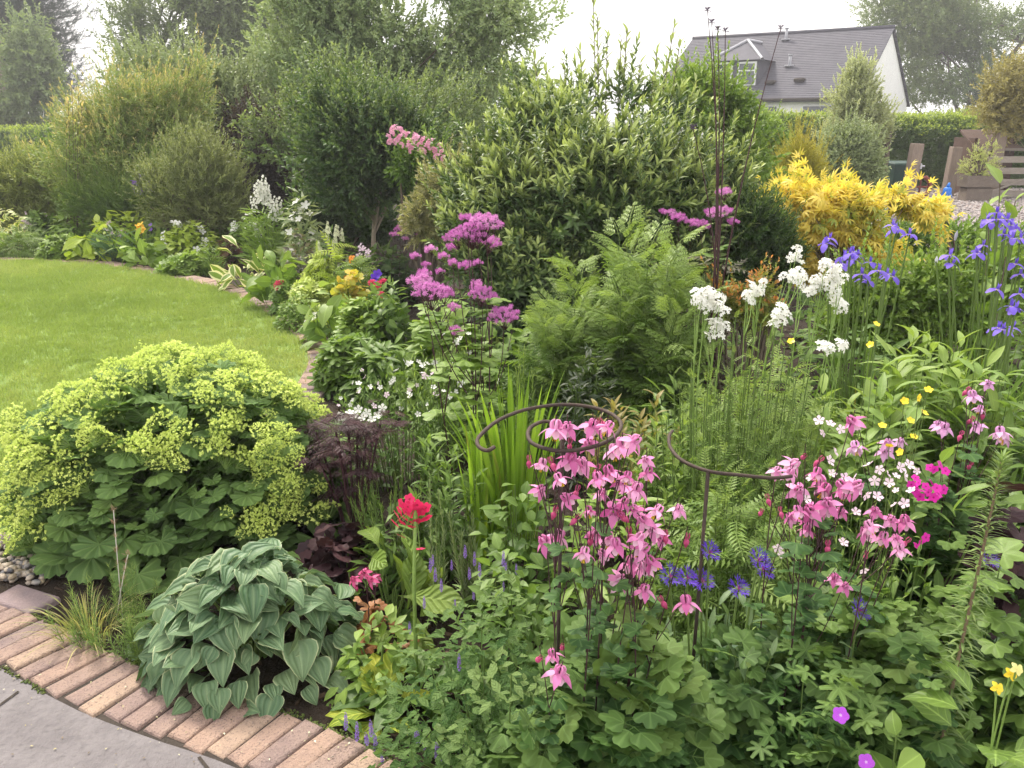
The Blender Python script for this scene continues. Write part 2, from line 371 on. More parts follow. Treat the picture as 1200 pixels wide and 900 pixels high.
M_mortar = plainmat('dirty_joint', (.035, .028, .024), (.065, .052, .042), 20, .95, .8, .006)
sheet('ground', [(-300, -20), (300, -20), (300, 500), (-300, 500)], 0, M_field)
# bed soil: bumpy grid mesh
def grid(name, x0, x1, y0, y1, d, zf, mat, kind='structure'):
    xs = np.arange(x0, x1+d/2, d); ys = np.arange(y0, y1+d/2, d); X, Y = np.meshgrid(xs, ys, indexing='ij')
    P = np.stack([X, Y, zf(X, Y)], -1).reshape(-1, 3); a, b = len(xs), len(ys); i, j = np.meshgrid(np.arange(a-1), np.arange(b-1), indexing='ij')
    q = np.stack([i*b+j, (i+1)*b+j, (i+1)*b+j+1, i*b+j+1], -1).reshape(-1); mb = MB(); A = np.zeros((len(P), 4)); A[:, 0] = .3
    mb.raw(P, A, q, np.full(len(q)//4, 4), np.zeros(len(q)//4, int)); o = mb.build(name, mat); o['kind'] = kind; return o
def soil_z(X, Y):
    P = np.stack([X, Y, X*0], -1).reshape(-1, 3); return (.012+.012*noise3(P, 3.)+.008*noise3(P, 11.)).reshape(X.shape)
sheet('flower_bed', [(-12, 7), (-12, 20), (3, 20), (3, 9), (7, 7), (9, 1), (2.2, .2), (-.3, 1.2), (-1.6, 2.0), (-1.9, 2.4), (-1.5, 3.8), (-2.0, 4.9), (-4, 8.2)], .004, M_soil)
lawn_edge_px = [(-120, 303), (0, 306), (60, 306), (120, 311), (160, 317), (200, 325), (240, 334), (275, 346), (300, 358), (320, 372), (338, 386), (352, 400), (360, 415), (358, 432), (340, 460), (300, 490), (240, 520)]
LE = [gp(x, y, .03)[:2] for x, y in lawn_edge_px]; LEs = smooth_path([(p[0], p[1], 0) for p in LE], 90)
lawn_poly = [(-14, LEs[0][1])]+[(p[0], p[1]) for p in LEs]+[(-1.9, 3.2), (-2.2, 2.92), (-14, 2.92)]
sheet('lawn', lawn_poly, .03, M_lawn)
def inpoly(P, poly):
    x, y = P[:, 0], P[:, 1]; r = np.zeros(len(P), bool); n = len(poly)
    for i in range(n):
        (x1, y1), (x2, y2) = poly[i], poly[(i+1) % n]
        c = ((y1 > y) != (y2 > y)) & (x < (x2-x1)*(y-y1)/((y2-y1) or 1e-9)+x1); r ^= c
    return r
gravel_poly = [(3.0, 9.0), (7, 7.5), (20, 7.5), (20, 19.6), (3.0, 19.6)]
sheet('gravel_yard', gravel_poly, .012, M_gravel)
# patio joints
mb = MB()
for (a, b) in (((22, 811), (-60, 870)), ((233, 888), (330, 1010))):
    p, q = gp(*a, .019), gp(*b, .019); d = nrm((q-p)[None])[0]; n_ = np.array([-d[1], d[0], 0])*.004
    mb.poly([p+n_+(0, 0, .003), p-n_+(0, 0, .003), q-n_+(0, 0, .003), q+n_+(0, 0, .003)], [(0, 1, 2, 3)])
mb.build('patio_joint', M_mortar)['kind'] = 'structure'
# lawn edging bricks
M_brick = leafmat('paving_brick', [(.20, .155, .16), (.36, .24, .19), (.235, .17, .165), (.42, .30, .23), (.30, .20, .17)], rough=.85, trans=0, rib=0, brown=0, bump=1., nsc=9, spec=.2)
# brick material: mottled clay with dark specks
def brickmat():
    m, nt, nd = newmat('clay_paver'); L = nt.links.new
    a = nd('ShaderNodeAttribute', attribute_name='lf'); s = nd('ShaderNodeSeparateColor'); L(a.outputs['Color'], s.inputs[0])
    col = ramp(nt, s.outputs[0], [(0, (.24, .18, .175)), (.3, (.40, .27, .205)), (.5, (.27, .19, .18)), (.75, (.43, .305, .225)), (1, (.31, .215, .185))])
    n1 = noise(nt, 14, 4); n2 = noise(nt, 160, 3, .7); n3 = noise(nt, 55, 5, .7)
    col = mix(nt, math_(nt, 'MULTIPLY', math_(nt, 'SUBTRACT', n1, .42), 2.2, True), col, mix(nt, 1., col, (.72, .72, .8), 'MULTIPLY'))
    col = mix(nt, math_(nt, 'MULTIPLY', math_(nt, 'SUBTRACT', n2, .53), 6., True), col, (.14, .10, .09))
    n4 = noise(nt, 7, 5, .7); col = mix(nt, math_(nt, 'MULTIPLY', math_(nt, 'SUBTRACT', n4, .54), 3., True), col, mix(nt, 1., col, (.72, .70, .75), 'MULTIPLY'))
    col = mix(nt, math_(nt, 'MULTIPLY', math_(nt, 'SUBTRACT', n3, .6), 4., True), col, (.5, .40, .32))
    p = nd('ShaderNodeBsdfPrincipled', i_Roughness=.88); L(col, p.inputs['Base Color']); bp = nd('ShaderNodeBump', i_Strength=1., i_Distance=.007)
    L(math_(nt, 'ADD', math_(nt, 'MULTIPLY', n3, 1.6), n2), bp.inputs['Height']); L(bp.outputs[0], p.inputs['Normal'])
    L(p.outputs[0], nd('ShaderNodeOutputMaterial').inputs[0]); return m
M_brick = brickmat()
def brick(mb, c, l, w_, h, ang, rnd):
    # hand worn brick: irregular bevelled block, subdivided outline
    n = 5; out_ = []
    for (x, y) in [(-1, -1), (-.3, -1), (.35, -1), (1, -1), (1, 1), (.3, 1), (-.35, 1), (-1, 1)]:
        out_.append((x*l/2+random.uniform(-.003, .003), y*w_/2+random.uniform(-.002, .002)))
    V = []; cz = random.uniform(-.003, .003)
    for k, (ins, z) in enumerate(((0, -h), (0, -.009), (.003, -.003), (.008, 0.))):
        for (x, y) in out_:
            xx = x*(1-2*ins/l); yy = y*(1-2*ins/w_); V.append((c[0]+xx*cos(ang)-yy*sin(ang), c[1]+xx*sin(ang)+yy*cos(ang), c[2]+z+cz+x*.01*random.uniform(-.3, .3)))
    m = 8; Fc = [(k*m+i, k*m+(i+1) % m, (k+1)*m+(i+1) % m, (k+1)*m+i) for k in range(3) for i in range(m)]+[tuple(range(3*m, 4*m))]
    mb.poly(V, Fc, 0, rnd)
mb = MB(); d = np.diff(LEs, axis=0); s_ = np.concatenate([[0], np.cumsum(np.linalg.norm(d, axis=1))])
for k in np.arange(0, s_[-1], .112):
    x = np.interp(k, s_, LEs[:, 0]); y = np.interp(k, s_, LEs[:, 1]); x2 = np.interp(k+.05, s_, LEs[:, 0]); y2 = np.interp(k+.05, s_, LEs[:, 1])
    an = math.atan2(y2-y, x2-x); brick(mb, (x-sin(an)*.10, y+cos(an)*.10, .036), .2, .106, .05, an+pi/2, random.random())
mb.build('lawn_edging', M_brick, smooth=False)['kind'] = 'structure'
# soldier course between patio and bed
inn = [gp(*p)[:2] for p in ((-75, 672), (-40, 690), (0, 710), (40, 727), (87, 748), (160, 784), (240, 812), (323, 837), (400, 868), (447, 892), (520, 935), (600, 990))]
IN = smooth_path([(p[0], p[1], 0) for p in inn], 120); dd = np.linalg.norm(np.diff(IN, axis=0), axis=1); s_ = np.concatenate([[0], np.cumsum(dd)])
mb = MB(); base = MB()
for k in np.arange(0.02, s_[-1]-.07, .0715):
    P0 = np.array([np.interp(k, s_, IN[:, i]) for i in range(2)]); P1 = np.array([np.interp(k+.06, s_, IN[:, i]) for i in range(2)])
    an = math.atan2(P1[1]-P0[1], P1[0]-P0[0]); ln = .205+random.uniform(-.012, .006); dr = an-pi/2-.1
    c = P0+np.array([cos(dr), sin(dr)])*ln/2; brick(mb, (c[0], c[1], .024+random.uniform(-.002, .002)), ln, .0665, .05, dr, random.random())
mb.build('brick_edging', M_brick, smooth=False)['kind'] = 'structure'
tg = nrm(np.gradient(IN, axis=0)); OUT = IN+np.stack([tg[:, 1], -tg[:, 0], 0*tg[:, 0]], -1)*.212
sheet('edging_bed', [(p[0], p[1]+.008) for p in IN[::4]]+[(p[0], p[1]) for p in OUT[::-4]], .0165, M_mortar)
sheet('patio', [(p[0], p[1]) for p in OUT[::-4]]+[(-6, OUT[0][1]+.3), (-6, -3), (3, -3)], .019, M_slate)
# larger blocks and pebble channel at far left
M_block = plainmat('mauve_block', (.20, .155, .165), (.27, .20, .19), 22, .9, .8, .004)
mb = MB()
def bl(pxs, z, ang0, l, w_): c = gp(*pxs, z); brick(mb, c, l, w_, .06, ang0, .1)
for (px, py, l, w_, an) in ((28, 700, .20, .11, -.42), (-55, 668, .22, .11, -.35), (22, 627, .10, .13, .04), (-8, 627, .10, .13, .04), (46, 626, .07, .13, .04), (-45, 628, .12, .13, .04), (-90, 630, .12, .13, .04)):
    bl((px, py), .03, an, l, w_)
mb.build('block_edging', M_block, smooth=False)['kind'] = 'structure'
def ellT(ns=6):
    V = []; nr = 3
    V.append((0, 0, -1))
    for k in range(1, nr+1):
        a = -pi/2+pi*k/(nr+1)
        for i in range(ns): t = 2*pi*i/ns+k; r = cos(a)*random.uniform(.85, 1.1); V.append((r*cos(t), r*sin(t), sin(a)))
    V.append((0, 0, 1)); Fc = [(0, 1+(i+1) % ns, 1+i) for i in range(ns)]
    for k in range(nr-1):
        for i in range(ns): a, b = 1+k*ns, 1+(k+1)*ns; Fc.append((a+i, a+(i+1) % ns, b+(i+1) % ns, b+i))
    t = 1+(nr-1)*ns; Fc += [(t+i, t+(i+1) % ns, len(V)-1) for i in range(ns)]
    return Tpl(V, Fc, [(0, .5, .5, 0)]*len(V))
STONES = [ellT(7) for _ in range(5)]
def randR(k, flat=0):
    z = N_(1, (k, 3)); z[:, 2] += flat; return frames(N_(1, (k, 3)), z)
M_peb = leafmat('pebbles', [(.30, .24, .17), (.48, .38, .27), (.40, .34, .29), (.56, .47, .36), (.12, .12, .14), (.5, .44, .37)], rough=.6, trans=0, rib=0, brown=0, nsc=12, bump=.5)
k = 900; P = np.stack([U(-2.45, -1.52, k), U(2.42, 2.86, k), U(.012, .03, k)], -1)
poly = [tuple(gp(*p)[:2]) for p in ((-150, 640), (60, 637), (62, 655), (50, 690), (5, 684), (-60, 660), (-150, 655))]; P = P[inpoly(P, poly)]
mb = MB(); k = len(P); sc3 = np.stack([U(.011, .02, k), U(.009, .014, k), U(.007, .011, k)], -1); sc3 = sc3
R = frames(np.stack([U(-1, 1, k), U(-1, 1, k), U(-.2, .2, k)], -1), np.array([[0, 0, 1.]])*np.ones((k, 3)))
def inst3(mb, tp, P, R, s3, rnd=None):
    which = rng.integers(0, len(tp), len(P)); rnd = rng.random(len(P)) if rnd is None else rnd
    for i, t in enumerate(tp):
        m = which == i
        if m.any():
            v = np.einsum('kij,knj->kni', R[m], t.V[None]*s3[m][:, None, :])+P[m][:, None]; q = int(m.sum())
            a = np.repeat(t.A[None], q, 0); a[:, :, 0] = rnd[m][:, None]; off = (np.arange(q)*len(t.V))[:, None]
            mb.raw(v.reshape(-1, 3), a.reshape(-1, 4), (t.L[None]+off).reshape(-1), np.tile(t.S, q), np.zeros(q*len(t.S), int))
inst3(mb, STONES, P, R, sc3); mb.build('pebbles', M_peb)['kind'] = 'stuff'
# gravel on the yard
M_grav = leafmat('gravel_chips', [(.20, .17, .17), (.36, .31, .30), (.28, .25, .25), (.46, .42, .41), (.33, .26, .24)], rough=.8, trans=0, rib=0, brown=0, bump=0)
k = 26000; P = np.stack([U(3.2, 14, k), 8+11.5*rng.random(k)**1.2, U(.01, .03, k)], -1); P = P[inpoly(P, gravel_poly)]; k = len(P)
mb = MB(); inst3(mb, [ellT(5) for _ in range(3)], P, randR(k, 3), np.stack([U(.016, .04, k), U(.014, .03, k), U(.01, .02, k)], -1)); mb.build('gravel', M_grav)['kind'] = 'stuff'
# grass blades of the lawn
M_grass = leafmat('grass_blades', [(.13, .20, .06), (.20, .28, .095), (.33, .38, .18)], rough=.7, trans=.4, rib=0, bump=0, brown=.03, nsc=1.1, spec=.2)
def tuftT(n, h, w_, sp):
    mb = MB(); a = np.stack([U(-sp, sp, n), U(-sp, sp, n), np.zeros(n)], -1); b = a+np.stack([U(-h*.5, h*.5, n), U(-h*.5, h*.5, n), U(.6, 1, n)*h], -1)
    for i in range(n):
        s = nrm(np.array([[random.uniform(-1, 1), random.uniform(-1, 1), 0]]))[0]*w_; mid = (a[i]+b[i])/2+(0, 0, h*.12)
        mb.raw(np.array([a[i]-s, a[i]+s, mid+s*.7, mid-s*.7, b[i]]), np.array([(random.random(), .5, t, 0) for t in (0, 0, .5, .5, 1)]), np.array([0, 1, 2, 3, 3, 2, 4]), np.array([4, 3]), np.array([0, 0]))
    return mb.tpl()
tf = [tuftT(14, .034, .0016, .035) for _ in range(6)]
k = 46000; yy = 2.92+7.75*rng.random(k)**1.5; P = np.stack([U(-6.9, .0, k), yy, np.full(k, .03)], -1)
P = P[(P[:, 0] > -.66*P[:, 1]-.9)]; P = P[inpoly(P, lawn_poly)]; k = len(P); a = U(0, 6.28, k)
mb = MB(); far_s = 1+.07*(P[:, 1]-3)
mb.inst(tf, P, frames(np.stack([np.cos(a), np.sin(a), a*0], -1), np.array([[0, 0, 1.]])*np.ones((k, 3))), far_s*U(.7, 1.15, k), rnd=np.clip(.5+.3*noise3(P, 1.5)+N_(.12, k), 0, 1))
mb.build('grass', M_grass)['kind'] = 'stuff'
# small clods and chips on bare soil
k = 9000; P = np.stack([U(-4.5, 3, k), 1.6+9.5*rng.random(k)**1.3, U(.0, .012, k)], -1); P = P[~inpoly(P, lawn_poly)]
pp = [tuple(gp(*p)[:2]) for p in ((-300, 600), (0, 712), (87, 750), (160, 786), (323, 840), (447, 896), (600, 1000), (-900, 1000))]; P = P[~inpoly(P, pp)]; P = P[(P[:, 0] > -1.75) | (P[:, 1] > 4)]; k = len(P)
M_chip = leafmat('bark_chips', [(.022, .015, .011), (.06, .038, .025), (.035, .024, .018), (.11, .075, .05)], rough=.9, trans=0, rib=0, brown=0, bump=0)
mb = MB(); inst3(mb, [ellT(5) for _ in range(3)], P, randR(k, 2), np.stack([U(.008, .03, k), U(.006, .014, k), U(.004, .01, k)], -1)); mb.build('bark_mulch', M_chip)['kind'] = 'stuff'

# added volume that pales the distance, standing in for veiling lens glare
me = bpy.data.meshes.new('glare_haze'); x, y0, y1, z0, z1 = 310, -26, 510, -1, 17
me.from_pydata([(-x, y0, z0), (x, y0, z0), (x, y1, z0), (-x, y1, z0), (-x, y0, z1), (x, y0, z1), (x, y1, z1), (-x, y1, z1)], [], [(3, 2, 1, 0), (4, 5, 6, 7), (0, 1, 5, 4), (1, 2, 6, 5), (2, 3, 7, 6), (3, 0, 4, 7)])
m, nt_, nd = newmat('glare_haze_volume'); pv_ = nd('ShaderNodeVolumePrincipled', i_Density=GLARE_HAZE); pv_.inputs['Color'].default_value = (.93, .93, 1, 1); pv_.inputs['Anisotropy'].default_value = .3
nt_.links.new(pv_.outputs[0], nd('ShaderNodeOutputMaterial').inputs['Volume']); me.materials.append(m); hz_ = bpy.data.objects.new('glare_haze', me); C.objects.link(hz_); hz_['kind'] = 'stuff'

# moss in the joints, litter on the paving
M_moss = leafmat('moss', [(.05, .09, .02), (.09, .13, .03), (.12, .15, .05)], rib=0, bump=0, brown=0)
k = 900; i = rng.integers(0, len(OUT)-1, k); f = rng.random(k)[:, None]; P = OUT[i]*(1-f)+OUT[i+1]*f+N_(.004, (k, 3)); P[:, 2] = .021; P = P[noise3(P, 9.) > .1]
i2 = rng.integers(0, len(IN)-1, k); Q = IN[i2]+N_(.006, (k, 3)); Q[:, 2] = .022; P = np.concatenate([P, Q]); k = len(P)
mb = MB(); inst3(mb, [ellT(5) for _ in range(2)], P, randR(k, 3), np.stack([U(.002, .006, k), U(.002, .005, k), U(.001, .004, k)], -1)); o = mb.build('moss', M_moss); o['kind'] = 'stuff'
M_lit = leafmat('litter', [(.06, .04, .025), (.14, .10, .06), (.30, .26, .12), (.55, .55, .40)], rib=0, bump=0, brown=0, trans=0)
k = 420; i = rng.integers(0, len(OUT)-1, k); P = OUT[i]+N_(.16, (k, 3)); P[:, 2] = np.where(((P[:, 1]-np.interp(P[:, 0], OUT[:, 0], OUT[:, 1])) > 0), .031, .023); P = P[P[:, 1] < np.interp(P[:, 0], IN[:, 0], IN[:, 1])-.01]; k = len(P)
mb = MB(); inst3(mb, [lowleaf(.5)], P, frames(np.stack([N_(1, k), N_(1, k), N_(.1, k)], -1), Zs(k)) if 0 else frames(np.stack([N_(1, k), N_(1, k), N_(.1, k)], -1), np.array([[0, 0, 1.]])*np.ones((k, 3))), np.stack([U(.003, .011, k)]*3, -1)); o = mb.build('leaf_litter', M_lit); o['kind'] = 'stuff'
# ---------------------------------------------------------------- plant generators (all geometry is local to the plant's base)
def Zs(k): return np.array([[0, 0, 1.]])*np.ones((k, 3))
def span(px, D, top, wpx):
    # base x, height and half width (metres) of something seen between px-w/2..px+w/2 with its top at pixel row `top`
    p = at(px, top, D); dc = p[1]*cos(PITCH)-(p[2]*.5-CAM_H)*sin(PITCH); return p[0], p[2], wpx/2*dc/F_PX
def leafshell(mb, n, rx, ry, h, tpls, size, z0=0, inner=.45, up=.7, out=.8, jit=.5, lump=.18, lf=2.5, e=None, M=None, droop=.25, seed=0, hemi=0.0, szv=.25, rndf=None, cut=None):
    # leaves spread through an uneven dome
    ph = U(0, 2*pi, n); ze = U(hemi, 1, n); rr = np.sqrt(1-ze**2); d = np.stack([rr*np.cos(ph), rr*np.sin(ph), ze], -1)
    q = 1-(1-inner)*rng.random(n)**1.6; q = q*(1+lump*noise3(d+seed*3.7, lf))
    P = d*np.array([rx, ry, h])*q[:, None]; P[:, 2] = np.maximum(P[:, 2], .0)+z0
    if cut: P[:, :2] *= (.74+.26*np.clip(P[:, 2:3]/(.45*h), 0, 1))
    o = nrm(d*np.array([1/rx, 1/ry, 1/h])); hz = nrm(np.stack([d[:, 0]+N_(.25, n), d[:, 1]+N_(.25, n), np.zeros(n)], -1))
    fwd = hz*out+o*.2+N_(jit, (n, 3)); fwd[:, 2] += .15-droop*(1-ze)
    upv = o*.6+np.array([0, 0, up])+N_(jit*.5, (n, 3))
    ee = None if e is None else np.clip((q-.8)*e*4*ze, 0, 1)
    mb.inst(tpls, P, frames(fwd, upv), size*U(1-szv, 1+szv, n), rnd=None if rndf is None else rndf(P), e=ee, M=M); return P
def stemclump(mb, n, h, r, leaf, per, size, base=.4, t0=.25, ang=60, top=25, lean=.5, sr=.003, leafM=0, stemM=1, tipscale=.6, hv=.15, xy=None, m=6, e1=1., arch=.05, zdir=.3, hs=None, tpow=1.):
    # upright leafy stems; returns tips (n,3) and tangents
    if xy is None:
        ph = U(0, 6.28, n); q = np.sqrt(rng.random(n)); a = np.stack([np.cos(ph)*q*r*base, np.sin(ph)*q*r*base, 0*q], -1)
        hh = h*U(1-hv, 1, n)*(1-.25*q**2); b = np.stack([np.cos(ph)*q*r, np.sin(ph)*q*r, hh], -1)
    else:
        b = np.array(xy, float); n = len(b); a = b*np.array([base, base, 0])+np.stack([N_(.01, n), N_(.01, n), np.zeros(n)], -1)
    P = arcs(a, b, m, np.stack([N_(arch*h, n)+b[:, 0]*.0, N_(arch*h, n), np.full(n, h*.03)], -1))
    if sr: mb.tubes(P, np.linspace(1, .45, m)[None]*sr*np.ones((n, 1)), 4, M=stemM)
    if per:
        t = np.tile(np.linspace(t0, 1, per)**tpow, n); i = np.repeat(np.arange(n), per); f = t*(m-1); j = np.minimum(f.astype(int), m-2); g = (f-j)[:, None]
        p = P[i, j]*(1-g)+P[i, j+1]*g; T = nrm(P[i, j+1]-P[i, j]); k = len(t)
        ph = np.tile(np.arange(per)*2.4, n)+np.repeat(U(0, 6, n), per); an = np.radians(ang+(top-ang)*t+N_(9, k))
        rad = np.stack([np.cos(ph), np.sin(ph), np.zeros(k)], -1); rad = nrm(rad-(rad*T).sum(-1, keepdims=True)*T)
        fwd = rad*np.sin(an)[:, None]+T*np.cos(an)[:, None]; up = -rad*np.cos(an)[:, None]+T*np.sin(an)[:, None]+(0, 0, zdir)
        mb.inst(leaf, p, frames(fwd, up), size*(1-(1-tipscale)*t)*U(.8, 1.2, k), rnd=np.clip(np.repeat(rng.random(n), per)*.5+rng.random(k)*.5, 0, 1), e=e1*np.clip((t-.7)/.3, 0, 1), M=leafM)
    return b, nrm(P[:, -1]-P[:, -2])
def bladeclump(mb, n, h, r, w_, lean=.35, base=.25, m=7, M=0, hv=.35, droop=.25, fold=.2, spread=None):
    ph = U(0, 6.28, n); q = rng.random(n)**.7; a = np.stack([np.cos(ph)*q*r*base, np.sin(ph)*q*r*base, 0*q], -1)
    L = h*U(1-hv, 1, n); t = np.linspace(0, 1, m)[None, :]; ls = r*q*(U(.6, 1.2, n))
    dz = L[:, None]*(t-droop*q[:, None]*t**3.2); dx = ls[:, None]*t**1.9
    P = a[:, None]+np.stack([np.cos(ph)[:, None]*dx, np.sin(ph)[:, None]*dx, dz], -1)
    W = w_*(np.minimum(1, .5+t*2)*(1-t**4)+.02)*U(.7, 1.15, (n, 1)); ps = ph+pi/2+N_(.7, n)
    mb.ribbons(P, W, np.stack([np.cos(ps), np.sin(ps), 0*ps], -1), fold=fold, M=M, e=0)
def crown(mb, blobs, n, tpls, size, inner=.5, up=.5, jit=.45, gap=0., gf=2., lump=.2, clump=0, cr=.2, e=1., zmin=.05, droop=0., M=None, szv=.25):
    # shoots spread through a union of ellipsoids, with lumps and gaps; returns positions
    B = np.array(blobs, float); wt = (B[:, 3]*B[:, 4]+B[:, 3]*B[:, 5]); wt = wt/wt.sum(); N0 = int(n*1.8)
    bi = rng.choice(len(B), N0, p=wt); d = nrm(N_(1, (N0, 3))); q = 1-(1-inner)*rng.random(N0)**1.5
    q = q*(1+lump*noise3(d*1.+bi[:, None]*2.3, 2.6)); P = B[bi, :3]+d*B[bi, 3:]*q[:, None]
    if clump:
        k = max(4, len(P)//clump); P = P[:k]; d = d[:k]; bi = bi[:k]; P = np.repeat(P, clump, 0); d = np.repeat(d, clump, 0); bi = np.repeat(bi, clump)
        P = P+N_(cr, P.shape)*np.array([1, 1, .7])
    keep = P[:, 2] > zmin
    for j in range(len(B)):
        rr = np.linalg.norm((P-B[j, :3])/B[j, 3:], axis=1); keep &= ~((rr < inner*.85) & (bi != j))
    if gap: keep &= noise3(P, gf) > -1+gap*1.6
    P, d, bi = P[keep], d[keep], bi[keep]
    if len(P) > n: P, d, bi = P[:n], d[:n], bi[:n]
    k = len(P); o = nrm(d/B[bi, 3:]); fwd = nrm(o+np.array([0, 0, up]))+N_(jit, (k, 3)); fwd[:, 2] -= droop
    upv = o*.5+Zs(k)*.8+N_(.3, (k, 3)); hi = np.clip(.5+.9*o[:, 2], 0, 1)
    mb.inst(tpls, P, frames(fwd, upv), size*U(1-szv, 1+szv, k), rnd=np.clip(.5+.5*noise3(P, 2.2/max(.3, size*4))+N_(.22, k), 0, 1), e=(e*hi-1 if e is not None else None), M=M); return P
def limbs(mb, root, targets, r0, r1=.004, wob=.08, m=7, ns=5, split=.45, M=0, trunk=None, tr=None):
    # trunk then limbs curving out to targets
    T = np.array(targets, float); k = len(T); root = np.array(root, float)
    if trunk is not None:
        tp = smooth_path(trunk, 9); mb.tubes([tp], np.linspace(r0, (tr or r0*.55), 9)[None], max(7, ns), .5, M=M)
        top = tp[-1]; sp = tp[rng.integers(int(9*split), 9, k)]
    else: sp = np.repeat(root[None], k, 0)+N_(r0*.4, (k, 3))*(1, 1, 0)
    L = np.linalg.norm(T-sp, axis=1)[:, None]; P = arcs(sp, T, m, N_(wob, (k, 3))*L+np.array([0, 0, .12])*L)
    rs = (tr or r0*.5)*np.clip(L/ (L.max()+1e-6), .3, 1)*.8 if trunk is not None else r0*np.ones_like(L)
    mb.tubes(P, rs*np.linspace(1, 0, m)[None]**.8+r1, ns, .5, M=M)
def stalks(sb, T, D_, nmain, r0, r1, base=.35, frac=.55, jit=.02, m=8, bx=(0, 0)):
    # a few main stems from the crown, each forking to the flowers nearest it
    n = len(T); nmain = min(nmain, n); c = T[rng.choice(n, nmain, replace=False)]; w_ = np.linalg.norm((T[:, None]-c[None])*np.array([1, 1, .35]), axis=2).argmin(1); out_ = []
    for k in range(nmain):
        q = T[w_ == k]
        if not len(q): continue
        top = q[q[:, 2].argmax()]; b = np.array([top[0]*base+N_(jit, None), top[1]*base+N_(jit, None), 0]); P = arcs(b[None], top[None], m*2, np.append(N_(.035, 2), 0)[None])[0]; sb.tubes([P], np.linspace(r0, r1, m*2)[None], 6); out_.append(P)
        for p in q:
            if p is top or np.allclose(p, top): continue
            f = np.clip(frac*p[2]/max(top[2], .05)+rng.uniform(0, .22), .1, .9); s_ = P[int(f*(2*m-1))]; L = np.linalg.norm(p-s_); sb.tubes(arcs(s_[None], p[None], m, np.array([[0, 0, -.12*L]])+N_(.05*L, (1, 3))), np.linspace(r0*.6, r1*.8, m)[None], 5)
    return np.array(out_)
def flower_at(root, mesh, name, P, fwd=None, up=None, sc=1., spin=True):
    # one flower: an object sharing its kind's mesh
    o = bpy.data.objects.new(name, mesh); C.objects.link(o); o.parent = root; o.location = P
    if fwd is not None:
        R = frames(np.array([fwd], float), np.array([up if up is not None else (0.01, .02, 1)], float))[0]
        from mathutils import Matrix
        o.rotation_euler = Matrix([list(r) for r in R]).to_euler()
    o.scale = (sc, sc, sc); return o
def local(pxs, D, base, jit=.0):
    # pixel list -> points in the plant's own space, D metres ahead (may be per point)
    out_ = []
    for p in pxs:
        d = D+random.uniform(-jit, jit)+(p[2] if len(p) > 2 else 0); q = at(p[0], p[1], d); out_.append(q-np.array(base))
    return np.array(out_)
# ---- leaf templates
T_ov = [leafT(.55, 'ov', 4, .12, c, 1, .05) for c in (.1, .25, .4)]
T_ovs = [leafT(.5, 'ov', 3, .12, c, 1) for c in (.1, .3)]
T_la = [leafT(.26, 'la', 4, .15, c, 1) for c in (.15, .35, .55)]
T_las = [leafT(.24, 'la', 2, .12, c, 1) for c in (.15, .4)]
T_nar = [leafT(.1, 'la', 3, .1, c, 1) for c in (.1, .35)]
T_need = [Tpl([(-.03, 0, 0), (.03, 0, 0), (.035, .6, -.02), (0, 1, -.1), (-.035, .6, -.02)], [(0, 1, 2, 4), (4, 2, 3)], [(0, .5, t, 0) for t in (0, 0, .6, 1, .6)])]
T_low = [lowleaf(.4, .1), lowleaf(.5, .25), lowleaf(.34, .3)]
T_lownar = [lowleaf(.26, .1), lowleaf(.2, .3)]
T_alch = [fanT(9, 330, .17, .05, .32, .07, 6, .6, 3, .25), fanT(9, 310, .2, .05, .5, .08, 6, .6, 3, .35), fanT(8, 335, .16, .05, .2, .09, 6, .6, 3, .45)]
T_alchs = [fanT(7, 320, .14, 0, .3, .05, 3, .7, 2, .25)]
lf3 = fanT(3, 175, .28, .05, .12, .04, 6, .6, 2, .22)
T_aq = [trifol(lf3, 72, .22, .62), trifol(lf3, 62, .3, .55), trifol(lf3, 80, .18, .66)]
T_aql = [fanT(3, 190, .28, .06, c, .04, 6, .6, 3, .25) for c in (.1, .25)]
T_ger = [fanT(5, 300, .62, .12, .12, .02, 6, 1.6, 2, .25), fanT(7, 320, .66, .12, .2, .02, 6, 1.5, 2, .3)]
T_mal = [fanT(5, 290, .36, .06, .12, .05, 6, .9, 2, .25), fanT(5, 280, .3, .06, .25, .06, 6, .9, 2, .35)]
T_hosta = [leafT(.88, 'he', 9, .16, .22, 3, .04), leafT(.8, 'he', 9, .26, .38, 3, .06), leafT(.9, 'he', 9, .08, .5, 3, .07), leafT(.7, 'he', 9, .3, .3, 3, .08, twist=.5), leafT(.82, 'he', 9, .2, .35, 3, .06, twist=-.4)]
pl = leafT(.3, 'la', 3, .1, .2, 1)
T_fern = [pinnT(8, pl, .3, 62, .25, .5, .12), pinnT(9, pl, .26, 58, .45, .45, .1)]
T_ferns = [pinnT(6, T_lownar[0], .36, 60, .3, .5, .12)]
dis = pinnT(4, leafT(.3, 'la', 2, .1, .2, 1), .5, 45, .2, .6, .25)
T_dis = [pinnT(4, dis, .55, 52, .25, .55, .2), pinnT(3, dis, .6, 50, .4, .6, .25)]
T_prim = [leafT(.42, 'ob', 8, .1, c, 2, .12) for c in (.3, .5, .7)]
T_bigov = [leafT(.6, 'ov', 7, .1, c, 2, .06) for c in (.25, .5)]
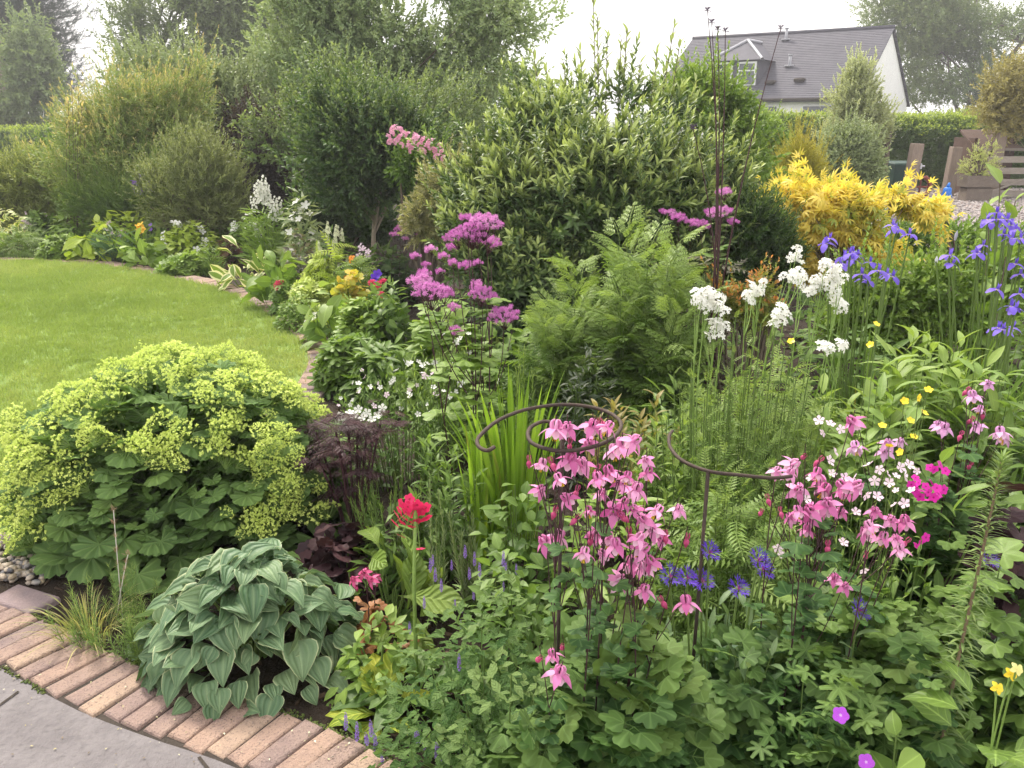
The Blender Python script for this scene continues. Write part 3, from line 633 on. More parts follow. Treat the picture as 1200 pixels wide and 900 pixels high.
# palmate / pinnate drooping leaf of the golden shrub
gl = leafT(.22, 'la', 3, .12, .55, 1)
T_gold = [pinnT(5, gl, .5, 62, .5, .6, .2, 1.1), pinnT(4, gl, .56, 58, .75, .65, .25, 1.)]
def five(n=5, W=.62, tilt=.25, L=1., curl=.1, prof='pe', nn=4, fold=.0):
    pt_ = leafT(W, prof, nn, fold, curl, 1, .04)
    return combo([(pt_, (0, 0, 0), (cos(2*pi*i/n)*cos(tilt), sin(2*pi*i/n)*cos(tilt), sin(tilt)), (-cos(2*pi*i/n)*sin(tilt), -sin(2*pi*i/n)*sin(tilt), 1), L, random.random()) for i in range(n)])
def five_low(n=5, W=.7, tilt=.3):
    pt_ = Tpl([(0, 0, 0), (-W/2, .7, 0), (0, 1, -.03), (W/2, .7, 0)], [(0, 3, 2, 1)], [(0, .5, 0, 0), (0, 1, .7, 0), (0, .2, 1, 0), (0, 1, .7, 0)])
    return combo([(pt_, (0, 0, 0), (cos(2*pi*i/n)*cos(tilt), sin(2*pi*i/n)*cos(tilt), sin(tilt)), (-cos(2*pi*i/n)*sin(tilt), -sin(2*pi*i/n)*sin(tilt), 1), 1., random.random()) for i in range(n)])
T_f5 = five(); T_f5l = five_low(); T_f4l = five_low(4, .5, .5)
# tight cluster of many little five petalled florets (umbel), flat-ish dome of radius 1
def umbel(n, fl, rad=.16, h=.5, fullness=1.):
    g = []; 
    for i in range(n):
        r = math.sqrt((i+.5)/n); a = i*2.4; d = np.array([r*cos(a), r*sin(a), h*(1-r*r)])+N_(.05, 3); g.append((fl, d, (-sin(a)+random.uniform(-.4, .4), cos(a), 0), (r*cos(a)*.9, r*sin(a)*.9, .8), rad*random.uniform(.8, 1.2), random.random()))
    return combo(g)
def aquilegia_mesh(name, m_sep, m_pet, m_st):
    # nodding bonnet: mouth down (-Z), spurs up
    mb = MB(); sp = leafT(.46, 'ov', 5, .1, .32, 1, .05)
    for i in range(5):
        a = 2*pi*i/5; r = np.array([cos(a), sin(a), 0]); d = r*.95-np.array([0, 0, .28]); mb.one(sp, r*.004+(0, 0, .004), frames(d[None], (r*.3+(0, 0, .95))[None])[0], .036, random.random(), M=0)
        a2 = a+pi/5; r = np.array([cos(a2), sin(a2), 0]); pt_ = leafT(.75, 'pe', 3, .25, -.1, 1)
        mb.one(pt_, r*.005+(0, 0, .002), frames((r*.38-np.array([0, 0, .92]))[None], (r+(0, 0, .3))[None])[0], .019, random.random(), M=1)
        P = np.array([r*.006+(0, 0, .0), r*.009+(0, 0, .008), r*.0085+(0, 0, .015), r*.004+(0, 0, .0185), r*.001+(0, 0, .016)])
        mb.tubes([smooth_path(P, 8)], np.linspace(.0040, .0009, 8)[None], 5, random.random(), M=0)
    n = 9; a = U(0, 6.28, n); b = np.stack([np.cos(a)*.004, np.sin(a)*.004, np.full(n, -.02)], -1); mb.tubes(arcs(np.zeros((n, 3)), b, 3, 0), .0007, 3, M=2)
    mb.tubes([[(0, 0, 0), (0, 0, .014), (0, .002, .028)]], .0012, 4, .5, M=3)
    return mb.mesh(name, [m_sep, m_pet, m_st, M_stemred])
def bud_mesh(name, m, L=.022, r=.007):
    mb = MB(); P = np.array([(0, 0, 0), (0, 0, -L*.3), (0, 0, -L*.7), (0, 0, -L)]); mb.tubes([smooth_path(P, 7)], np.array([[.3, .8, 1, .9, .6, .3, .05]])*r, 7, .5, cap=True)
    for i in range(5): a = 2*pi*i/5; mb.tubes([[(cos(a)*.003, sin(a)*.003, 0), (cos(a)*.006, sin(a)*.006, .008), (cos(a)*.004, sin(a)*.004, .015)]], .0012, 3, .4)
    return mb.mesh(name, [m])
def puff(n=70, r=1.):
    # thalictrum style pompon of thin filaments
    d = nrm(N_(1, (n, 3))+(0, 0, .35)); mb = MB(); t = Tpl([(-.035, 0, 0), (.035, 0, 0), (.06, .85, 0), (0, 1, 0), (-.06, .85, 0)], [(0, 1, 2, 4), (4, 2, 3)], [(0, .5, q, 0) for q in (0, 0, .85, 1, .85)])
    mb.inst(t, np.zeros((n, 3)), frames(d, N_(1, (n, 3))), r*U(.75, 1.05, n)); return mb.tpl()
# ---------------------------------------------------------------- palette
M_stemred = plainmat('dark_red_stem', (.045, .018, .025), (.07, .03, .03), 20, .6, 0)
M_stemgrn = plainmat('green_stem', (.10, .16, .035), (.13, .19, .05), 20, .6, 0)
M_stempale = plainmat('pale_green_stem', (.20, .30, .07), (.16, .25, .06), 20, .6, 0)
M_bark = plainmat('grey_brown_bark', (.11, .085, .065), (.19, .155, .12), 18, .9, .8, .01, stretch=(1, 1, .25))
M_barkd = plainmat('dark_bark', (.04, .032, .028), (.07, .055, .045), 18, .9, .8, .01, stretch=(1, 1, .25))
M_palebark = plainmat('pale_bark', (.24, .20, .15), (.34, .29, .23), 22, .85, .6, .006, stretch=(1, 1, .3))
def LM(n, *a, **k): return leafmat(n, *a, **k)
L_alch = LM('mantle_leaf', [(.08, .15, .055), (.11, .195, .065), (.16, .25, .08)], rough=.7, spec=.2, trans=.3, veins=0, rib=.22, nsc=7, brown=0)
L_aqu = LM('columbine_leaf', [(.032, .08, .03), (.05, .115, .034), (.09, .17, .045)], tip=(.16, .24, .06), rough=.6, spec=.22, rib=.25, brown=.03)
L_hosta = LM('hosta_leaf', [(.06, .125, .07), (.10, .175, .10), (.19, .27, .15)], margin=(.42, .46, .26), mw=.92, rough=.5, trans=.2, rib=.25, pv=17, bump=.5, spec=.35, brown=.0)
L_mid = LM('mid_green_leaf', [(.055, .115, .026), (.085, .16, .036), (.125, .21, .048)], tip=(.17, .26, .06))
L_fresh = LM('fresh_green_leaf', [(.085, .16, .03), (.125, .215, .04), (.18, .28, .06)], tip=(.24, .33, .08), trans=.35)
L_lime = LM('lime_leaf', [(.17, .26, .035), (.24, .34, .045), (.32, .42, .07)], tip=(.4, .48, .1), trans=.35)
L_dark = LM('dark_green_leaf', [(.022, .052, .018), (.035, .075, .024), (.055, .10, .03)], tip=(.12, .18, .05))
L_grey = LM('grey_green_leaf', [(.12, .17, .09), (.165, .215, .12), (.22, .27, .15)], tip=(.22, .26, .15), trans=.25, gain=1.25)
L_blue = LM('bluish_leaf', [(.05, .11, .06), (.08, .15, .075), (.12, .19, .09)], tip=(.15, .22, .1))
L_blade = LM('sword_leaf', [(.11, .21, .025), (.17, .30, .035), (.24, .38, .06)], trans=.4, rib=.15, rough=.45, brown=.04)
L_laurel = LM('laurel_leaf', [(.028, .058, .022), (.05, .09, .03), (.085, .135, .045)], tip=(.34, .40, .14), rough=.45, spec=.4, trans=.22, gain=1.25)
L_purple = LM('purple_leaf', [(.022, .010, .016), (.045, .02, .028), (.065, .03, .037)], rough=.6, trans=.12, brown=0, spec=.25)
L_gold = LM('golden_leaf', [(.20, .28, .06), (.50, .44, .09), (.60, .52, .14), (.66, .60, .26)], tip=(.62, .36, .14), trans=.4, rib=.1, brown=0)
L_goldcon = LM('golden_conifer_leaf', [(.20, .22, .03), (.30, .30, .035), (.40, .37, .05)], tip=(.48, .42, .06), trans=.2, rib=0)
L_olive = LM('olive_leaf', [(.07, .10, .035), (.10, .135, .045), (.14, .17, .06)], tip=(.20, .23, .09), gain=1.25)
L_willow = LM('willow_leaf', [(.12, .18, .10), (.18, .25, .14), (.27, .34, .20)], tip=(.22, .26, .12), trans=.3, rib=.1, gain=1.25)
L_silver = LM('silver_leaf', [(.15, .19, .11), (.22, .26, .16), (.30, .34, .22)], tip=(.35, .38, .25), rib=.1, gain=1.25)
L_conif = LM('pine_needles', [(.012, .028, .022), (.02, .042, .03), (.035, .06, .04)], trans=.1, rib=0, bump=0, brown=0)
L_birch = LM('birch_leaf', [(.09, .14, .075), (.13, .18, .10), (.17, .225, .12)], rib=0, bump=0, gain=1.25)
L_pinktip = LM('pink_tipped_leaf', [(.12, .18, .065), (.16, .22, .08), (.22, .27, .10)], tip=(.45, .36, .18), rib=.2, gain=1.25)
L_var = LM('variegated_leaf', [(.12, .19, .05), (.19, .27, .07), (.27, .34, .10)], margin=(.62, .60, .30), mw=.55, rib=0)
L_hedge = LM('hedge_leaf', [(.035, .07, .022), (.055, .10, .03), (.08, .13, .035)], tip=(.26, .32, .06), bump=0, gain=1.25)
L_catmint = LM('catmint_leaf', [(.045, .105, .036), (.07, .14, .045), (.11, .195, .065)], tip=(.18, .26, .09), rib=.2, veins=4, bump=.6, rough=.7, spec=.15)
L_needle = LM('silvery_needle', [(.12, .17, .10), (.17, .22, .13), (.22, .27, .16)], rib=0, bump=0)
L_needgr = LM('green_needle', [(.07, .14, .035), (.11, .19, .045), (.15, .24, .06)], tip=(.22, .30, .08), rib=0, bump=0)
L_yg = LM('yellowing_leaf', [(.16, .24, .03), (.30, .36, .045), (.46, .48, .07)], veins=6, rib=.4, bump=.8, brown=0)
L_fern = LM('ferny_leaf', [(.08, .155, .04), (.12, .205, .05), (.17, .265, .07)], tip=(.24, .33, .09), rib=0)
L_reddish = LM('bronze_leaf', [(.10, .05, .025), (.20, .09, .04), (.30, .14, .05)], tip=(.45, .20, .08))
P_lime = petalmat('lime_blossom', [(.44, .57, .13), (.64, .74, .19), (.78, .84, .32)], trans=.35)
P_pink = petalmat('pink_petal', [(.48, .08, .27), (.70, .22, .48), (.80, .40, .64), (.88, .66, .78)], trans=.35)
P_ppale = petalmat('pale_pink_petal', [(.86, .52, .70), (.92, .72, .82)], trans=.35)
P_rose = petalmat('rose_petal', [(.46, .06, .17), (.64, .12, .28)], trans=.3)
P_lilacp = petalmat('lilac_pink_petal', [(.66, .30, .58), (.80, .48, .74)], trans=.35)
P_lpale = petalmat('pale_lilac_petal', [(.78, .52, .74), (.88, .72, .84)], trans=.35)
P_yel = petalmat('yellow_petal', [(.85, .60, .03), (.90, .70, .06)], trans=.25, rough=.35)
P_pyel = petalmat('pale_yellow_petal', [(.80, .72, .25), (.85, .80, .35)], trans=.3)
P_mag = petalmat('magenta_petal', [(.55, .015, .30), (.68, .04, .42)], center=(.25, 0, .1))
P_thal = petalmat('mauve_filament', [(.48, .12, .42), (.64, .24, .56), (.78, .44, .70)], trans=.4)
P_white = petalmat('white_petal', [(.74, .73, .68), (.84, .84, .80)], trans=.3)
P_red = petalmat('crimson_petal', [(.62, .01, .08), (.80, .05, .18)], center=(.35, 0, .03), cv=.22)
P_iris = petalmat('violet_iris_petal', [(.13, .075, .50), (.22, .14, .66), (.32, .22, .74)], trans=.35, center=(.7, .6, .35), cv=.22)
P_corn = petalmat('blue_cornflower_floret', [(.09, .03, .42), (.16, .06, .58)], trans=.3)
P_cornc = petalmat('purple_cornflower_centre', [(.35, .02, .25), (.22, .01, .20)], trans=.2)
P_vio = petalmat('violet_petal', [(.24, .12, .50), (.36, .22, .62)], trans=.3)
P_ger = petalmat('bright_violet_petal', [(.42, .06, .62), (.52, .12, .72)], center=(.75, .55, .8), cv=.2, vein=(.2, .02, .35))
P_palepink = petalmat('blush_petal', [(.78, .58, .70), (.86, .74, .80)], trans=.3)
P_orange = petalmat('orange_petal', [(.85, .22, .02), (.9, .35, .04)])
P_seed = petalmat('buff_seed', [(.30, .20, .12), (.42, .31, .20)], trans=.2)
# ---------------------------------------------------------------- far background
def pb(D, base, L, depth=1.):
    out_ = []
    for b in L:
        d = D+(b[4] if len(b) > 4 else 0); q = at(b[0], b[1], d); dc = d*cos(PITCH)-(q[2]-CAM_H)*sin(PITCH); k = dc/F_PX
        out_.append(tuple(q-np.array(base))+(b[2]*k, (b[2]+b[3])/2*k*depth, b[3]*k))
    return out_
def woody(name, label, cat, px, D, blobs, n, tpls, size, mat, bark=None, group=None, r0=.1, ntar=30, trunk=None, depth=1., gap=.3, gf=1., clump=0, cr=.3, stem_name='trunk', nt_=None, limbw=.1, jit=.45, inner=.5, up=.5, droop=0, e=1., lump=.2, zb=0, tr=None, split=.45, zmin=.05, szv=.25, spiky=.05):
    base = at(px, 450, D); base[2] = zb; root = thing(name, label, cat, tuple(base), group)
    if D < 14 and n > 300: n = int(n*1.15); size *= .95
    B = [tuple(b[:3])+tuple(max(r-size*.5, r*.45) for r in b[3:]) for b in pb(D, base, blobs, depth)]; mb = MB(); P = crown(mb, B, n, tpls, size, gap=gap, gf=gf, clump=clump, cr=cr, jit=jit, inner=inner, up=up, droop=droop, e=e, lump=lump, zmin=zmin-zb, szv=szv)
    if spiky:   # long shoots that break the outline
        hi = P[P[:, 2] > np.quantile(P[:, 2], .45)]; k = int(len(P)*spiky); q = hi[rng.integers(0, len(hi), k)]; c0 = P.mean(0); dd_ = nrm(nrm(q-c0)*.5+N_(.2, (k, 3))+(0, 0, 1.)); ns_ = 1+rng.integers(0, 3, k)
        for st in range(1, 4): m_ = ns_ >= st-0; qq = (q+dd_*size*.75*st)[m_]; mb.inst(tpls, qq, frames(dd_[m_]+N_(.08, qq.shape), N_(1, qq.shape)), size*(1.05-.12*st), e=0. if e else None)
    mb.build('crown' if trunk is not None or r0 > .05 else 'foliage', [mat, bark or M_bark], root)
    tb = MB(); tg = P[rng.choice(len(P), min(ntar, len(P)), replace=False)]
    limbs(tb, (0, 0, -.02), tg, r0, .002+.03*r0, trunk=trunk, m=7, tr=tr, split=split, wob=limbw); tb.build(stem_name, bark or M_bark, root)
    return root
sh_low = [shootT(T_low[i % 3], 9, .42, 55, 25, .015, .1, eTip=1., rs=random.Random(i)) for i in range(4)]
sh_lar = [shootT(T_lownar[i % 2], 10, .5, 50, 15, .012, .15, rs=random.Random(i+9)) for i in range(4)]
sh_leafy = [shootT(T_ovs[i % 2], 10, .36, 55, 20, .012, .1, rs=random.Random(i+19)) for i in range(3)]
sh_pine = [shootT(T_need[0], 34, .3, 55, 30, .02, .05, rs=random.Random(i+29)) for i in range(3)]
# conifers far left: two groups of dark pines with layered limbs
def pine(label, px, D, top, wpx, ybase, n, seed, low=.25):
    base = at(px, 450, D); base[2] = 0; base = tuple(base); root = thing('pine_tree', label, 'tree', base, 'tall dark pines beyond the garden')
    z = at(px, top, D)[2]; dc = D*cos(PITCH); wr = wpx/2*dc/F_PX; mb = MB(); tb = MB(); tb.tubes([[(0, 0, 0), (.1, 0, z*.5), (0, 0, z*.97)]], np.array([[.26, .18, .04]]), 8, .5)
    nb = 46; hz = z*(low+(1-low)*np.linspace(0, 1, nb)); a = np.arange(nb)*2.4+seed; L = wr*(np.sin(pi*np.clip((1-(hz/z-low)/(1-low))*.62+.06, 0, 1)))*U(.65, 1.15, nb); L = np.maximum(L, .4)
    tip = np.stack([np.cos(a)*L, np.sin(a)*L, hz+L*.12], -1); st = np.stack([0*a, 0*a, hz-L*.12], -1)
    Pt = arcs(st, tip, 6, np.array([0, 0, .15])); tb.tubes(Pt, np.linspace(.07, .015, 6)[None]*np.ones((nb, 1)), 4)
    k = n; i = rng.integers(0, nb, k); t = .35+.7*rng.random(k)**.7; p = st[i]*(1-t)[:, None]+tip[i]*t[:, None]+N_(1, (k, 3))*np.array([.45, .45, .16])*(L[i][:, None]/wr+.25)
    d = nrm(tip[i]-st[i])+N_(.5, (k, 3))+(0, 0, .25); mb.inst(sh_pine, p, frames(d, Zs(k)), U(.38, .7, k), rnd=np.clip(.5+.4*noise3(p, .8), 0, 1))
    mb.build('crown', [L_conif, M_barkd], root); tb.build('trunk', M_barkd, root)
pine('tall dark pine at the far left edge, left of the gap', -25, 44, -150, 210, 150, 4600, 1, .28)
pine('tall dark pine just behind the pale birch', 38, 46, -160, 170, 150, 4200, 2, .34)
pine('dark pine with bare lower trunk right of the birch', 78, 43, -120, 120, 150, 3600, 3, .36)
pine('rightmost dark pine beside the bright sky gap', 108, 45, -75, 95, 150, 3000, 4, .27)
pine('slim dark pine between the two nearer pines', 56, 50, -90, 110, 150, 2800, 5, .38)
# silver birch in front of the pines
woody('birch_tree', 'pale weeping birch in front of the dark pines', 'tree', 37, 36, [(37, 40, 9, 20), (35, 70, 17, 26), (44, 100, 20, 24), (24, 112, 14, 18), (50, 80, 10, 20)], 1900, sh_low, .5, L_birch, M_palebark, r0=.13, ntar=26, trunk=[(0, 0, 0), (.1, 0, 2), (0, 0, 4.2)], gap=.25, gf=1.5, droop=.75, up=.2, clump=4, cr=.3)
woody('birch_tree', 'short pale stemmed birch at the far left edge', 'tree', 3, 37, [(0, 105, 16, 28), (12, 120, 10, 16)], 700, sh_low, .5, L_birch, M_palebark, r0=.1, ntar=14, trunk=[(0, 0, 0), (.05, 0, 1.2), (0, 0, 2.6)], gap=.25, gf=1.5, droop=.5, up=.2)
# hedges: boxes of leaf shoots
def hedge(label, x0, y0, x1, y1, h, th, n, size, name='hedge', mat=None, tpl=None, toplight=1., group=None, zb=0):
    root = thing(name, label, 'hedge', ((x0+x1)/2, (y0+y1)/2, zb), group); a = np.array([x1-x0, y1-y0, 0.]); L = np.linalg.norm(a); a /= L; b = np.array([-a[1], a[0], 0])
    s = U(-L/2, L/2, n); f = rng.random(n); top = f < th/(th+2*h)*1.5; side = rng.random(n) < .85
    tt = np.where(top, U(-th/2, th/2, n), np.where(side, -th/2, th/2)+N_(.06, n)); zz = np.where(top, h+N_(.05, n), h*rng.random(n)); P = a*s[:, None]+b*tt[:, None]+np.array([0, 0, 1])*zz[:, None]
    P += .07*np.stack([noise3(P, 1.3), noise3(P+5, 1.3), noise3(P+9, 1.1)], -1)
    o = np.where(top[:, None], np.array([0, 0, 1.])*np.ones((n, 1)), b*np.sign(tt)[:, None]+(0, 0, .35)); mb = MB()
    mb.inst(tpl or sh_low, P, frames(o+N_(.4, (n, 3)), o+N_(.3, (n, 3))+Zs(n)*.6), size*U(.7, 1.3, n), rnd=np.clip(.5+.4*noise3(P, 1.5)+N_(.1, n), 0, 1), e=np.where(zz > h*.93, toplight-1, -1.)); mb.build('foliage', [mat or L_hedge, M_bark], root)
    tb = MB(); k = int(L*2.5); q = a*np.linspace(-L/2+.2, L/2-.2, k)[:, None]; tb.tubes(arcs(q, q+(0, 0, h*.9), 4, N_(.1, (k, 3))), .03, 5); tb.build('stem', M_barkd, root)
hl = gp(-60, 195), gp(72, 195)
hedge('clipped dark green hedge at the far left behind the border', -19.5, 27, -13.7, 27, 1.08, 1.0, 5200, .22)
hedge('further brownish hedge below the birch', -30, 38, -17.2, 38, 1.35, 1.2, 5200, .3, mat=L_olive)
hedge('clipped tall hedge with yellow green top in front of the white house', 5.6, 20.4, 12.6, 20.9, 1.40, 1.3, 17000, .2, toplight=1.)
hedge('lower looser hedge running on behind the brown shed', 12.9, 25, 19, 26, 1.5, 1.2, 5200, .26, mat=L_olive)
# trees behind
woody('broadleaf_tree', 'large round crowned tree against the sky right of the gap', 'tree', 225, 30, [(215, 40, 70, 45), (275, 60, 60, 60), (250, -10, 70, 40), (330, 30, 55, 60), (185, 15, 35, 28), (300, 110, 70, 40)], 9000, sh_low, .38, LM('far_tree_leaf', [(.08, .12, .06), (.12, .17, .08), (.17, .225, .105)], bump=0, rib=0), M_barkd, r0=.35, ntar=50, trunk=[(0, 0, 0), (.2, 0, 1.5), (0, 0, 3)], gap=.34, gf=.9, clump=7, cr=.4)
woody('ash_tree', 'big open crowned tree behind the white house gable', 'tree', 1085, 47, [(1085, 20, 50, 30), (1130, 30, 50, 38), (1060, 70, 40, 30), (1120, 80, 45, 34), (1165, 5, 40, 30), (1040, 10, 30, 26), (1150, 60, 34, 26), (1090, 108, 36, 20), (1195, 60, 26, 30), (1100, -15, 60, 22), (1190, 25, 26, 22)], 8200, sh_low, .40, LM('ash_leaf', [(.11, .17, .075), (.16, .22, .10), (.22, .28, .13)], bump=0, rib=0), M_bark, r0=.30, ntar=26, trunk=[(0, 0, 0), (-.1, 0, 2.0), (1.2, 0, 4), (2.6, 0, 6)], tr=.08, gap=.42, gf=.8, clump=9, cr=.5, split=.2, limbw=.12)
woody('small_tree', 'small golden brown leaved tree at the right edge by the wooden gate', 'tree', 1178, 17.5, [(1188, 100, 30, 26), (1175, 125, 24, 20), (1205, 130, 24, 30), (1180, 150, 18, 10)], 1700, sh_low, .2, LM('khaki_leaf', [(.16, .155, .07), (.22, .21, .09), (.28, .27, .12)], bump=0), M_palebark, r0=.06, ntar=22, trunk=[(0, 0, 0), (-.1, 0, .6), (.1, 0, 1.2)], gap=.35, gf=2., clump=4, cr=.12)
woody('conifer_tree', 'dark conifer beyond the shed at the far right', 'tree', 1180, 40, [(1170, 140, 30, 30), (1200, 150, 34, 40)], 1300, sh_pine, .8, L_conif, M_barkd, r0=.2, ntar=10, trunk=[(0, 0, 0), (0, 0, 1.2), (0, 0, 2.5)], gap=.1)
# pale willow like tree in the middle, very open at the top
woody('willow_tree', 'tall airy grey green tree with spreading limbs in the middle of the skyline', 'tree', 445, 13.5, [(370, 60, 62, 62), (450, 40, 80, 70), (520, 70, 60, 50), (400, -20, 80, 50), (330, 120, 40, 50), (470, 120, 80, 40), (545, 130, 50, 46), (560, 30, 40, 40), (600, 20, 34, 26), (500, -10, 60, 40), (390, 130, 60, 40)], 9500, sh_leafy, .21, L_willow, M_bark, r0=.10, ntar=34, trunk=[(0, 0, 0), (.05, 0, .8), (0, 0, 1.5)], tr=.04, gap=.33, gf=1.3, clump=7, cr=.22, split=.3, limbw=.06)
woody('willow_tree', 'sprays of the grey leaved tree reaching over the sky, right of its taller twin', 'tree', 590, 15, [(600, 60, 30, 40), (625, 25, 26, 26), (620, 90, 30, 26)], 1100, sh_leafy, .22, L_willow, M_barkd, r0=.06, ntar=24, trunk=[(0, 0, 0), (.05, 0, .9), (0.1, 0, 1.7)], gap=.5, gf=1.5, clump=5, cr=.16)
# ---------------------------------------------------------------- house
M_harl = plainmat('white_render', (.86, .84, .85), (.78, .76, .78), 3, .9, .3, .01)
M_slates = plainmat('slate_roof', (.066, .064, .082), (.105, .10, .122), 2.5, .75, .4, .01)
M_lead = plainmat('pale_lead', (.36, .36, .40), (.30, .30, .34), 6, .5, .2)
M_frame = plainmat('white_window_frame', (.75, .75, .76), (.7, .7, .72), 6, .5, 0)
def glassmat():
    m, nt, nd = newmat('window_glass'); p = nd('ShaderNodeBsdfPrincipled', i_Roughness=.08); p.inputs['Base Color'].default_value = (.035, .045, .06, 1); p.inputs['Specular IOR Level'].default_value = .9
    nt.links.new(p.outputs[0], nd('ShaderNodeOutputMaterial').inputs[0]); return m
M_glass = glassmat()
hx = thing('cottage', 'white cottage with grey slate roof and dormer beyond the hedge', 'house', (14.25, 36, 0)); ha = math.atan2(6, -7.7)
# local frame: u along the front wall (leftwards and away), w across the gable
du = nrm(np.array([[-7.9, 5.6, 0]]))[0]; dw = np.array([du[1], -du[0], 0])
if dw[1] < 0: dw = -dw
def hp(u, w_, z): return du*u+dw*w_+np.array([0, 0, z])
HL, GW, RW, EZ, RZ = 9.3, 9.8, 4.4, 2.45, 5.35
mb = MB(); mb.poly([hp(0, 0, 0), hp(HL, 0, 0), hp(HL, GW, 0), hp(0, GW, 0), hp(0, 0, EZ), hp(HL, 0, EZ), hp(HL, GW, EZ-.1), hp(0, GW, EZ-.1), hp(0, RW, RZ-.05), hp(HL, RW, RZ-.05)],
        [(0, 1, 5, 4), (1, 2, 6, 9, 5), (2, 3, 7, 6), (3, 0, 4, 8, 7)]); mb.build('wall', M_harl, hx, smooth=False)
# roof: courses of slates as overlapping strips
mb = MB(); nC = 40
for sidew, w0, z0 in ((0, -.32, EZ-.2), (1, GW+.3, EZ-.3)):
    for c in range(nC):
        f0, f1 = c/nC, (c+1)/nC; a0, a1 = w0+(RW-w0)*f0, w0+(RW-w0)*f1; z_0, z_1 = z0+(RZ+.05-z0)*f0, z0+(RZ+.05-z0)*f1
        V = [hp(-.12, a0, z_0+.016), hp(HL+.1, a0, z_0+.016), hp(HL+.1, a1, z_1+.0), hp(-.12, a1, z_1+.0), hp(-.12, a0, z_0-.03), hp(HL+.1, a0, z_0-.03), hp(HL+.1, a1, z_1-.07), hp(-.12, a1, z_1-.07)]
        mb.poly(V, [(0, 1, 2, 3), (4, 7, 6, 5), (0, 4, 5, 1), (3, 2, 6, 7), (0, 3, 7, 4), (1, 5, 6, 2)], 0, random.random())
rf = mb.build('roof', M_slates, hx, smooth=False)
mb = MB(); mb.tubes([[hp(-.12, RW, RZ+.07), hp(HL+.1, RW, RZ+.07)]], .09, 6, cap=True); mb.build('ridge_tile', M_slates, rf)
def roofpt(u, w_): f = (w_+.32)/(RW+.32); return hp(u, w_, EZ-.2+(RZ+.25-EZ)*f+.02)
for u, w_, hh in ((4.5, 3.9, .45), (3.6, 2.0, .42)):
    mb = MB(); p = roofpt(u, w_); mb.tubes([[p-(0, 0, .1), p+(0, 0, hh)]], .07, 7, cap=True); mb.tubes([[p+(0, 0, hh), p+(0, 0, hh+.07)]], .1, 7, cap=True); mb.box(p, (.35, .35, .06), ha); mb.build('vent_pipe', M_lead, rf)
for u, w_ in ((4.0, .85), (2.75, .95)):
    mb = MB(); p = roofpt(u, w_); mb.box(p+(0, 0, .05), (.42, .34, .16), ha, tilt=(.0, 0), bev=.04); mb.build('roof_vent', M_barkd, rf)
# dormer with hipped roof: front face along the wall direction
mb = MB(); u0, u1, wf, wb, zt = 4.55, 6.7, .75, 3.1, 4.05
mb.poly([hp(u0, wf, 2.9), hp(u1, wf, 2.9), hp(u1, wb, 2.9), hp(u0, wb, 2.9), hp(u0, wf, zt), hp(u1, wf, zt), hp(u1, wb, zt), hp(u0, wb, zt)], [(0, 1, 5, 4), (1, 2, 6, 5), (2, 3, 7, 6), (3, 0, 4, 7)])
dm = mb.build('dormer', M_slates, hx, smooth=False)
mb = MB(); o_ = .18; ap = hp((u0+u1)/2, 2.0, 4.95); bk = hp((u0+u1)/2, 3.9, 4.95); A_ = [hp(u0-o_, wf-o_, zt), hp(u1+o_, wf-o_, zt), hp(u1+o_, wb+.2, zt), hp(u0-o_, wb+.2, zt)]
mb.poly(A_+[ap, bk], [(0, 1, 4), (1, 2, 5, 4), (3, 0, 4, 5), (0, 3, 2, 1)]); mb.build('dormer_roof', M_slates, dm, smooth=False)
mb = MB(); mb.tubes([[A_[0]+(0, 0, .02), ap+(0, 0, .04)], [A_[1]+(0, 0, .02), ap+(0, 0, .04)], [ap+(0, 0, .04), bk+(0, 0, .04)]], .075, 5); mb.tubes([[A_[3], bk]], .05, 5); mb.build('lead_flashing', M_lead, dm)
for uu in (5.08, 6.18):
    mb = MB(); mb.box(hp(uu, wf-.02, 3.48), (.86, .08, 1.0), math.atan2(du[1], du[0])); fr = mb.build('window', M_frame, dm, smooth=False)
    mb = MB(); mb.box(hp(uu, wf-.065, 3.3), (.7, .03, .55), math.atan2(du[1], du[0])); mb.build('pane', M_glass, dm, smooth=False)
    mb = MB(); mb.box(hp(uu, wf-.065, 3.77), (.7, .03, .26), math.atan2(du[1], du[0])); mb.build('pane', M_glass, dm, smooth=False)
for (u, w_) in ((1.6, 0), (3.9, 0)):
    mb = MB(); mb.box(hp(u, -.02, 1.55), (1.3, .08, 1.15), math.atan2(du[1], du[0])); wn = mb.build('window', M_frame, hx, smooth=False)
    mb = MB(); mb.box(hp(u, -.065, 1.57), (1.14, .03, .98), math.atan2(du[1], du[0])); mb.build('pane', M_glass, wn, smooth=False)
mb = MB(); mb.box(hp(-.02, 4.9, 1.65), (.7, .08, .6), math.atan2(dw[1], dw[0])); wn = mb.build('window', M_frame, hx, smooth=False)
mb = MB(); mb.box(hp(-.065, 4.9, 1.66), (.58, .03, .48), math.atan2(dw[1], dw[0])); mb.build('pane', M_glass, wn, smooth=False)
mb = MB(); mb.tubes([[hp(-.1, -.36, EZ-.12), hp(HL, -.36, EZ-.12)]], .07, 6, cap=True); mb.build('gutter', M_barkd, hx)
